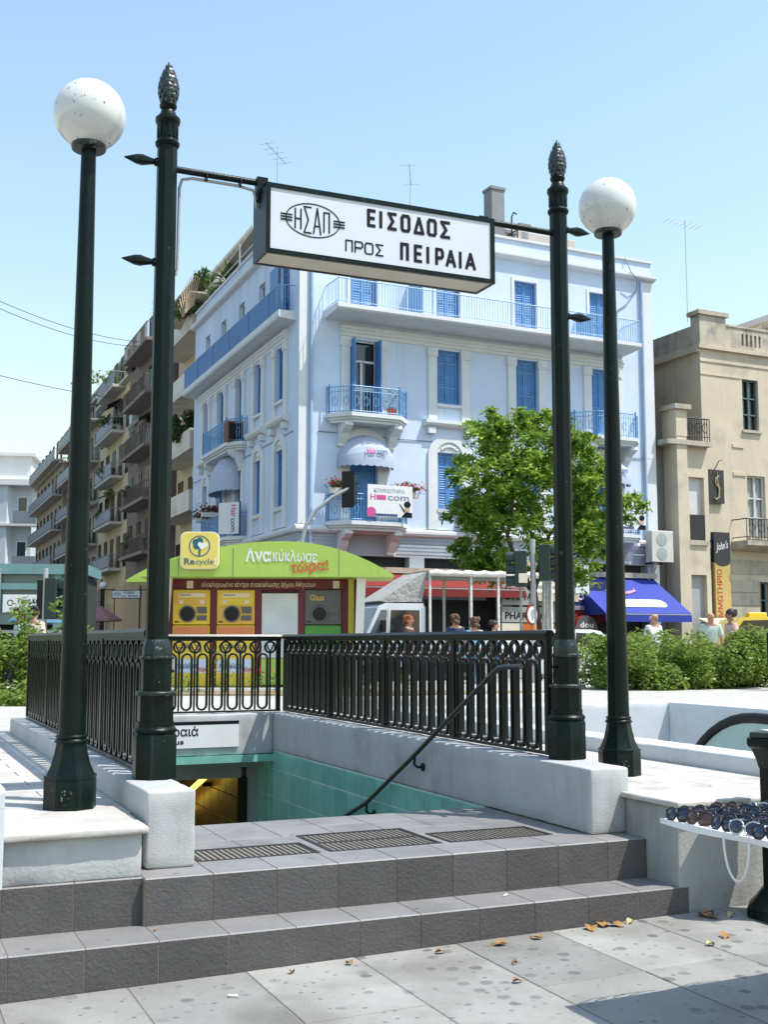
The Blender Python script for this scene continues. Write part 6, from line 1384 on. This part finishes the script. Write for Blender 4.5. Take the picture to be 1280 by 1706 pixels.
# the matching entrance further down the street (copy of post, lamp and sign, small)
far = [o for o in bpy.data.objects if o.parent is None and o.name in ('lamp_post', 'metro_sign', 'sign_post', 'sign_post.001')]
lab = {'lamp_post': 'tiny distant lamp globe left of the left post', 'metro_sign': 'small distant copy of the white metro sign', 'sign_post': 'distant dark post left of the small metro sign', 'sign_post.001': 'distant dark post right of the small metro sign'}
base = E(3.0, 6.9, 0); FO = Vector((-13.2, 60.0, 0.0))
for o in far:
    c = copy_tree(o); d = Matrix.Rotation(R(-22), 4, 'Z') @ (Vector(o.location) - base); c.location = FO + Vector((d.x * .92, d.y * .92, d.z * .95)); c.rotation_euler.z += R(-22); c.scale = (.9, .9, .93); c['label'] = lab[o.name]; c['group'] = 'parts of the distant second metro entrance'
    if o.name == 'lamp_post': c.location.x = FO.x - 1.15; c.location.y = FO.y - .4
t = thing('street_parasol', 'dusty pink parasol in front of the brown block', 'parasol', (-12.9, 52, .5), 0); MB().lathe([(1.25, 2.0), (1.22, 2.1), (.4, 2.62), (.02, 2.85)], 8).build('canopy', mat('parasol_pink', (.30, .14, .13), .8, .08, 3), t); MB().tube([(0, 0, 0), (0, 0, 2.7)], .03, 6).build('pole', STEEL, t)
t = thing('van', 'white van roof showing over the left railing', 'van', (-12.2, 45.0, .5), R(112.9)); MB().cbox(-1.8, 1.8, -.7, .7, .3, 1.9, .12).build('body', CARW, t); MB().box(-1.5, 1.5, -.72, -.7, .95, 1.45).box(-1.5, 1.5, .7, .72, .95, 1.45).build('window', GLASS, t)
for x in (-1.1, 1.1):
    for y in (-.62, .62): wheel(t, x, y, .3, .18)

# ================================================================== TREE, HEDGES, FLOWER BEDS
def street_tree(loc):
    t = thing('street_tree', 'feathery green street tree in front of the blue building', 'tree', loc, 0)
    br = []; tips = []
    def grow(p, d, L_, r, lv):
        q = p + d * L_; m_ = p + d * L_ * .5 + Vector(rng.normal(size=3) * .06 * L_); br.append(([tuple(p), tuple(m_), tuple(q)], [r, r * .85, r * .68]))
        if lv >= 3: tips.append(q); tips.append(m_); return
        if lv == 2: tips.append(m_)
        for k in range(4 if lv == 0 else 3):
            a = 2 * math.pi * (k + rng.uniform(-.3, .3)) / (4 if lv == 0 else 3); tl = rng.uniform(.55, 1.0)
            s1_ = d.orthogonal().normalized(); s2_ = d.cross(s1_); nd = (d * math.cos(tl) + (s1_ * math.cos(a) + s2_ * math.sin(a)) * math.sin(tl)); nd.z += .10; nd.normalize(); grow(q, nd, L_ * rng.uniform(.62, .82), r * .62, lv + 1)
    grow(Vector((0, 0, 0)), Vector((.02, 0, 1)), 2.6, .15, 0)
    b = MB()
    for P, r in br:
        if math.hypot(P[2][0], P[2][1]) < 1.75 and P[2][2] < 7.4: b.tube(P, r, 6)
    b.build('trunk', BARK, t, smooth=60)
    # crown envelope taken from the outline: broad, ragged, a spray to the right
    cs = []; rad = []
    for _ in range(135):
        a = rng.uniform(0, 6.28); z = rng.uniform(3.15, 7.7); f_ = (z - 3.2) / 4.5
        R_ = (1.95 + .32 * math.sin(math.pi * min(1, f_ * 1.08))) * (1 if f_ < .7 else 1 - (f_ - .7) * 1.3)
        rr = R_ * rng.uniform(.35, 1.0) ** .6; cs.append((rr * math.cos(a) + .0, rr * math.sin(a) * .9, z)); rad.append(rng.uniform(.30, .62))
    for (x, z, r) in ((2.4, 5.4, .5), (2.7, 5.2, .45), (3.0, 5.35, .35), (3.25, 5.1, .28), (2.8, 4.8, .32), (-1.7, 7.6, .35), (-1.2, 7.9, .4), (-.3, 7.9, .45), (-1.9, 6.5, .4), (1.5, 7.1, .45), (1.9, 6.6, .4), (-1.9, 4.0, .4), (-1.9, 3.5, .35), (-1.7, 7.3, .4), (.6, 7.7, .4)): cs.append((x, rng.uniform(-.6, .3), z)); rad.append(r)
    for _ in range(85):
        a = rng.uniform(0, 6.28); z = rng.uniform(3.3, 7.9); f_ = (z - 3.2) / 4.5; R_ = (1.95 + .32 * math.sin(math.pi * min(1, f_))) * (1 if f_ < .7 else 1 - (f_ - .7) * 1.3) * rng.uniform(.95, 1.16)
        cs.append((R_ * math.cos(a), R_ * math.sin(a) * .9, z)); rad.append(rng.uniform(.16, .30))
    tk_ = [q for q in tips if q.z > 3.3 and math.hypot(q.x, q.y) < 2.0 and q.z < 7.8]; cs += [tuple(q) for q in tk_]; rad += [.38] * len(tk_)
    pts = []; vv = []
    for c, r in zip(cs, rad):
        # sprays of leaflets along drooping twigs leaving the clump centre
        tone = rng.normal(.5, .2)
        for k in range(int(54 * r)):
            d = rng.normal(size=3); d /= np.linalg.norm(d); d[2] = d[2] * .7 - .15; L_ = r * rng.uniform(.7, 1.35); n = 9
            for j in range(n):
                s = (j + 1) / n; p = np.asarray(c) + d * L_ * s + np.array([0, 0, -.22 * L_ * s * s]) + rng.normal(size=3) * .035; pts.append(p); vv.append(np.clip(tone + rng.normal() * .2, 0, 1))
    leaf_cloud(np.array(pts), .17, np.array(vv), LF_TREE, 'crown', t, asp=.36, droop=.35)
    return t
street_tree((4.38, 34.5, .5))
def hedge(label, x0, x1, y0, y1, z0, h, n, rz, loc, name='clipped_hedge', m=LF_HEDGE, size=.10):
    t = thing(name, label, 'hedge', loc, rz); X, Y = x1 - x0, y1 - y0; pts = []
    k = int(X * Y * 7 + X * 8)
    cs = [(rng.uniform(x0, x1), rng.uniform(y0, y1), z0 + h * rng.uniform(.02, .86) * (1 - .10 * math.sin(i * 1.7))) for i in range(k)]
    rad = [rng.uniform(.22, .40) for _ in cs]
    for c, r in zip(cs, rad):
        q = int(n / k); d = rng.normal(size=(q, 3)); d /= np.linalg.norm(d, axis=1)[:, None]; p = d * r * rng.uniform(.5, 1.1, (q, 1)); p[:, 2] *= .9; pts.append(p + np.asarray(c))
    pts = np.concatenate(pts); pts = pts[pts[:, 2] > z0 + .01]
    leaf_cloud(pts, size, None, m, 'foliage', t, asp=.5, droop=.0)
    b = MB()
    for i in range(int(X * 4)):
        x = rng.uniform(x0, x1); y = rng.uniform(y0, y1); b.tube([(x, y, z0 - .05), (x + rng.normal() * .1, y + rng.normal() * .1, z0 + h * .6)], [.018, .008], 5)
    b.build('stems', BARK, t, kind='stuff'); return t
hedge('dense green hedge along the square, right of the right post', 0, 8.2, 0, 1.5, 0, 1.09, 76000, R(22), (4.32, 22.5, ZP), size=.085)
hedge('loose green shrubbery at the left edge behind the railing', -4.2, .75, 0, 1.6, 0, 1.05, 26000, R(8), (-5.6, 18.2, ZP), 'leafy_shrub')
for i, (x, h, lab) in enumerate(((-5.72, 1.5, 'tall upright shrub shoot at the left edge'), (-5.05, 1.45, 'tall upright shrub shoot beside the left railing end'))):
    t = thing('upright_shrub', lab, 'shrub', (x, 18.6, ZP), 0, 'upright shrubs before the pavilion'); cs = [(rng.normal() * .15, rng.normal() * .15, z) for z in np.linspace(.2, h, 12)]; leaf_cloud(clumps(cs, [.20] * 12, 1300), .10, None, LF_HEDGE, 'foliage', t, .4); MB().tube([(0, 0, 0), (0, 0, h * .9)], .015, 5).build('stem', BARK, t)
GC = np.stack([rng.uniform(-9, -4.55, 6000), rng.uniform(17.25, 18.4, 6000), ZP + np.abs(rng.normal(.08, .08, 6000))], 1)
leaf_cloud(GC, .10, None, LF_HEDGE, 'ground_cover', kind='stuff', label='low leafy ground cover at the edge of the bed', asp=.6)
q = np.stack([rng.uniform(-6, -5, 60), rng.uniform(17.8, 18.6, 60), ZP + rng.uniform(.15, .35, 60)], 1); leaf_cloud(q, .06, np.ones(60), leafmat('white_petal', (.7, .7, .7), (.8, .75, .75), .2), 'white_flowers', kind='stuff', label='small white flowers in the left bed', asp=.9)
# bed with young plants in front of the kiosk
MB().at(rz=0).box(-5.2, 3.0, 20.6, 22.0, ZP - .02, ZP + .035).build('flower_bed', SOIL, kind='structure', label='dry planting bed in front of the kiosk')
FLR = leafmat('red_petal', (.45, .03, .04), (.6, .06, .06), .2)
for i, x in enumerate((-3.9, -3.55, -3.1, -2.85, -2.3, -1.95, -1.5, -.9, -.3, .4)):
    t = thing('young_plant', ('tall leafy young plant' if i in (2, 3) else ('red-flowered young plant' if i in (4, 5) else 'small young plant')) + f', {ORD[i]} from the left in the bed before the kiosk', 'plant', (x, 21.2 + .1 * (i % 3), ZP + .035), 0, 'young plants in the bed before the kiosk')
    h = .75 if i in (2, 3) else .3; cs = [(rng.normal() * .08, rng.normal() * .08, z) for z in np.linspace(.08, h, 6)]; leaf_cloud(clumps(cs, [.13] * 6, 1200), .07, None, LF_HEDGE, 'foliage', t, .4); MB().tube([(0, 0, 0), (0, 0, h * .8)], .008, 4).build('stem', BARK, t)
    if i in (4, 5): leaf_cloud(rng.normal(size=(25, 3)) * .05 + np.array([0, 0, h + .05]), .06, None, FLR, 'blossom', t, .8)
# balcony flower boxes on the blue building
for T, x, z, y, lab in ((TR, 1.35, 6.72, -.55, 'flower box on the left corner of the salon balcony'), (TR, 4.0, 6.72, -.5, 'flower box on the right corner of the salon balcony'), (TL, -11.2, 6.72, -.5, 'flower box at the far end of the side balcony'), (TL, -9.0, 6.75, -.75, 'flower box in the middle of the side balcony')):
    t = thing('flower_box', 'red and green ' + lab, 'flower box', wpt(T, x, y, z), BR, 'flower boxes on the salon balconies'); MB().cbox(-.42, .42, -.1, .1, -.02, .18, .01).build('box', KLEG, t); leaf_cloud(rng.normal(size=(350, 3)) * np.array([.26, .1, .09]) + np.array([0, 0, .3]), .11, None, LF_DARK, 'foliage', t, .6); leaf_cloud(rng.normal(size=(120, 3)) * np.array([.26, .1, .08]) + np.array([0, -.04, .36]), .08, None, FLR, 'blossom', t, .9)
t = thing('flower_pot', 'small red potted plant on the upper corner balcony', 'pot plant', wpt(TR, 3.25, -.7, 9.56), BR); MB().lathe([(.14, 0), (.2, .28), (.17, .28)], 10).build('pot', REDT, t); leaf_cloud(rng.normal(size=(60, 3)) * np.array([.08, .08, .25]) + np.array([0, 0, .6]), .2, None, LF_PALM, 'foliage', t, .15)
t = thing('balcony_heater', 'dark boxed appliance on the side balcony', 'appliance', wpt(TL, -7.0, -.4, 9.56), BR); MB().cbox(-.35, .35, -.25, .25, 0, .85, .03).build('casing', BROWND, t); MB().box(-.28, .28, -.27, -.25, .1, .75).build('grille', BLACK, t)
# dark steel post at the right edge
t = thing('bollard', 'dark green square bollard at the right picture edge', 'bollard', (7.75, 23.0, ZP), R(20)); MB().cbox(-.16, .16, -.16, .16, 0, 1.12, .01).build('post_body', GREEN, t); MB().lathe([(.05, 0), (.03, .02)], 10, c=(0, 0, 1.12)).build('cap_stud', WHITE, t)

# overhead wires
def wire(p, q, sag, label):
    P = []
    for k in range(25):
        s = k / 24; v = Vector(p).lerp(Vector(q), s); v.z -= sag * 4 * s * (1 - s); P.append(tuple(v))
    MB().tube(P, .012, 5).build('overhead_wire', BLACK, smooth=60, label=label, cat='wire', group='overhead wires in the left sky')
def PX(x, y, Y):  # a point of the left sky at the distance Y
    return ((x - 640) / 1951. * Y, Y, 1.6 + (1069 - y) * Y / 1951.)
wire(PX(-30, 483, 40), PX(330, 552, 66), .8, 'upper overhead wire crossing behind the left posts')
wire(PX(-30, 496, 40), PX(330, 553, 66), .9, 'second overhead wire just below the upper one')
wire(PX(-30, 614, 38), PX(330, 667, 62), .3, 'lower overhead wire at the left edge')

# ================================================================== PEOPLE
SKIN = mat('skin', (.50, .28, .19), .55, .06, 6); SKIN2 = mat('skin_tanned', (.36, .19, .12), .55, .06, 6)
def skin_mesh(name, verts, edges, radii, m, levels=2):
    me = bpy.data.meshes.new(name); me.from_pydata(verts, edges, []); o = bpy.data.objects.new(name + '_tmp', me); COL.objects.link(o)
    md = o.modifiers.new('skin', 'SKIN'); md.use_smooth_shade = True
    for i, r in enumerate(radii): me.skin_vertices[0].data[i].radius = (r, r) if not isinstance(r, tuple) else r
    me.skin_vertices[0].data[0].use_root = True
    s = o.modifiers.new('sub', 'SUBSURF'); s.levels = levels; s.render_levels = levels
    dg = bpy.context.evaluated_depsgraph_get(); r = bpy.data.meshes.new_from_object(o.evaluated_get(dg)); bpy.data.objects.remove(o); r.materials.clear(); r.materials.append(m); r.name = name; return r
def person(label, loc, rz, H_, shirt, legs, hair, skin=None, bald=False, stride=.16, longhair=False, bag=None, arm=.1):
    t = thing('person', label, 'person', loc, rz, 'people on the street'); k = H_ / 1.75; skin = skin or SKIN
    # one continuous figure: pelvis, spine, neck, head, arms with hands, legs with feet
    V = [(0, 0, .95), (0, -.01, 1.15), (0, .01, 1.38), (0, .015, 1.49), (0, -.02, 1.57), (0, -.035, 1.66), (0, -.02, 1.73),
         (-.17, .01, 1.42), (-.23, .02 + arm * .3, 1.16), (-.24, -.06 - arm, .93), (-.24, -.10 - arm, .84), (.17, .01, 1.42), (.23, .03 - arm * .2, 1.16), (.24, -.05 + arm, .93), (.24, -.08 + arm, .84),
         (-.09, 0, .90), (-.10, -stride * .6, .50), (-.10, -stride * .7, .10), (-.11, -stride * .7 - .14, .04), (.09, 0, .90), (.10, stride * .4, .50), (.10, stride + .05, .12), (.11, stride - .08, .04)]
    Ed = [(0, 1), (1, 2), (2, 3), (3, 4), (4, 5), (5, 6), (2, 7), (7, 8), (8, 9), (9, 10), (2, 11), (11, 12), (12, 13), (13, 14), (0, 15), (15, 16), (16, 17), (17, 18), (0, 19), (19, 20), (20, 21), (21, 22)]
    Rr = [(.15, .11), (.13, .10), (.16, .10), .06, .078, .092, .07, .065, .045, .032, .03, .065, .045, .032, .03, .095, .062, .042, .035, .095, .062, .042, .035]
    sc_ = lambda L: [(a * k, b * k, c * k) for a, b, c in L]; rs = lambda L: [tuple(x * k for x in r) if isinstance(r, tuple) else r * k for r in L]
    put('body', skin_mesh('body', sc_(V), Ed, rs(Rr), skin), t)
    V2 = [V[i] for i in (1, 0, 2, 7, 8, 11, 12)]; V2[1] = (0, 0, .92)
    put('shirt', skin_mesh('shirt', sc_(V2), [(0, 1), (0, 2), (2, 3), (3, 4), (2, 5), (5, 6)], rs([(.15, .12), (.165, .125), (.18, .12), .085, .064, .085, .064]), shirt), t)
    V3 = [V[i] for i in (0, 15, 16, 17, 19, 20, 21)]
    put('trousers', skin_mesh('trousers', sc_(V3), [(0, 1), (1, 2), (2, 3), (0, 4), (4, 5), (5, 6)], rs([(.155, .125), .11, .078, .062, .11, .078, .062]), legs), t)
    fa = MB().sphere((0, -.122 * k, 1.635 * k), .018 * k, 8, 6, (1, 1, 1.3)); fa.sphere((-.09 * k, -.03 * k, 1.645 * k), .022 * k, 8, 6, (.5, 1, 1.4)).sphere((.09 * k, -.03 * k, 1.645 * k), .022 * k, 8, 6, (.5, 1, 1.4)); fa.build('nose_and_ears', skin, t, smooth=180)
    ey = MB().sphere((-.035 * k, -.112 * k, 1.665 * k), .011 * k, 8, 6).sphere((.035 * k, -.112 * k, 1.665 * k), .011 * k, 8, 6).box(-.028 * k, .028 * k, -.121 * k, -.105 * k, 1.588 * k, 1.596 * k); ey.build('eyes_and_mouth', BROWND, t, smooth=60)
    if hair is not None:
        h = MB(); n = 26 if not bald else 8
        if bald: h.sphere((0, .02 * k, 1.64 * k), .099 * k, 14, 8, (1.0, .95, .55))
        else:
            h.sphere((0, .012 * k, 1.69 * k), .112 * k, 18, 12, (1.0, 1.05, .98))
            for i in range(n):
                a = R(200 + 140 * rng.uniform() + 180) if not longhair else rng.uniform(0, 6.28); rr = .085
                h.sphere((rr * math.cos(a) * k, (rr * math.sin(a) + .03) * k, (1.68 + rng.uniform(-.12 if longhair else -.03, .08)) * k), rng.uniform(.03, .05 if not longhair else .06) * k, 8, 6)
        h.build('hair', hair, t, smooth=180)
    MB().sphere((V[18][0] * k, (V[18][1] + .05) * k, .045 * k), .075 * k, 10, 6, (.62, 1.5, .6)).sphere((V[22][0] * k, (V[22][1] + .05) * k, .045 * k), .075 * k, 10, 6, (.62, 1.5, .6)).build('shoes', KDG, t, smooth=60)
    if bag: MB().cbox(.22 * k, .34 * k, -.16, .16, .72 * k, 1.02 * k, .03).build('bag', bag, t)
    return t
C_ = lambda n, c: mat('cloth_' + n, c, .85, .1, 8)
HR, HB, HD, HG = mat('hair_red', (.30, .07, .015), .6, .25, 30), mat('hair_brown', (.10, .055, .03), .6, .25, 30), mat('hair_dark', (.02, .015, .012), .6, .25, 30), mat('hair_grey', (.45, .42, .40), .7, .1, 30)
JEAN, NAVYC, LBLUE, BEIGE, DK = C_('jeans', (.05, .09, .20)), C_('navy', (.03, .05, .12)), C_('light_blue', (.20, .46, .66)), C_('beige', (.62, .54, .42)), C_('dark', (.05, .04, .035))
person('red-haired person in dark top walking behind the right railing', (.62, 29.0, .5), R(60), 1.72, DK, mat('cloth_brown_trousers', (.20, .10, .05), .85, .1, 8), HR, longhair=True)
person('curly brown-haired person in navy top behind the railing', (1.75, 28.6, .5), R(170), 1.74, NAVYC, JEAN, HB, longhair=True)
person('person in light blue top and jeans behind the railing', (2.05, 26.5, .5), R(200), 1.62, LBLUE, JEAN, HB, longhair=True, bag=LBLUE)
person('person in navy clothes on the far side of the street', (2.75, 29.2, .5), R(80), 1.6, NAVYC, NAVYC, HD)
person('bald man in pale shirt above the hedge, by the blue awning', (6.28, 27.2, .5), R(30), 1.76, C_('pale_shirt', (.62, .64, .62)), DK, HG, bald=True)
person('bald man with dark glasses above the hedge', (7.72, 27.6, .5), R(-20), 1.80, C_('mint_shirt', (.50, .58, .50)), DK, HG, bald=True)
person('dark-haired man walking beside the bald man', (8.28, 27.9, .5), R(-80), 1.84, C_('pink_shirt', (.62, .42, .38)), JEAN, HD, skin=SKIN2)
person('person in beige shirt seen from behind at the left shrubs', (-6.0, 20.0, ZP), R(175), 1.52, BEIGE, DK, HD)
person('person in light blue shirt beside the beige-shirted one', (-6.35, 20.4, ZP), R(120), 1.50, C_('powder_blue', (.45, .58, .66)), JEAN, HD, skin=SKIN2)
t = thing('sun_umbrella', 'blue folded-edge sun umbrella near the glass pavilion', 'umbrella', (-7.6, 25.5, ZP), 0); MB().lathe([(.62, 1.35), (.58, 1.42), (.2, 1.68), (.02, 1.74)], 10).build('canopy', mat('umbrella_blue', (.08, .20, .30), .8, .1, 3), t); MB().tube([(0, 0, 0), (0, 0, 1.7)], .018, 6).build('pole', STEEL, t)
# parked scooters behind the railing
def scooter(label, loc, rz, m):
    t = thing('scooter', label, 'scooter', loc, rz, 'scooters parked along the kerb')
    for x in (-.62, .58): wheel(t, x, 0, .24, .10)
    MB().ext([(-.75, .42), (-.5, .62), (.05, .60), (.12, .34), (.38, .30), (.46, .85), (.55, .84), (.56, .40), (.40, .18), (-.3, .2)], -.14, .14, 'y').build('body', m, t)
    MB().cbox(-.62, .05, -.13, .13, .64, .74, .04).build('seat', BLACK, t); MB().tube([(.50, 0, .84), (.46, 0, 1.0)], .03, 6).tube([(.42, -.3, 1.02), (.46, 0, 1.0), (.42, .3, 1.02)], .018, 6).build('handlebar', BLACK, t); MB().sphere((.56, 0, .84), .08, 10, 8).build('headlight', WHITE, t)
    return t
scooter('black scooter parked left of the walkers behind the railing', (.1, 28.3, .5), R(10), BLACK); scooter('dark blue scooter parked behind the walkers', (1.2, 29.8, .5), R(15), NAVYC); scooter('silver scooter parked near the grey signal pole', (3.0, 28.6, .5), R(170), SILV)
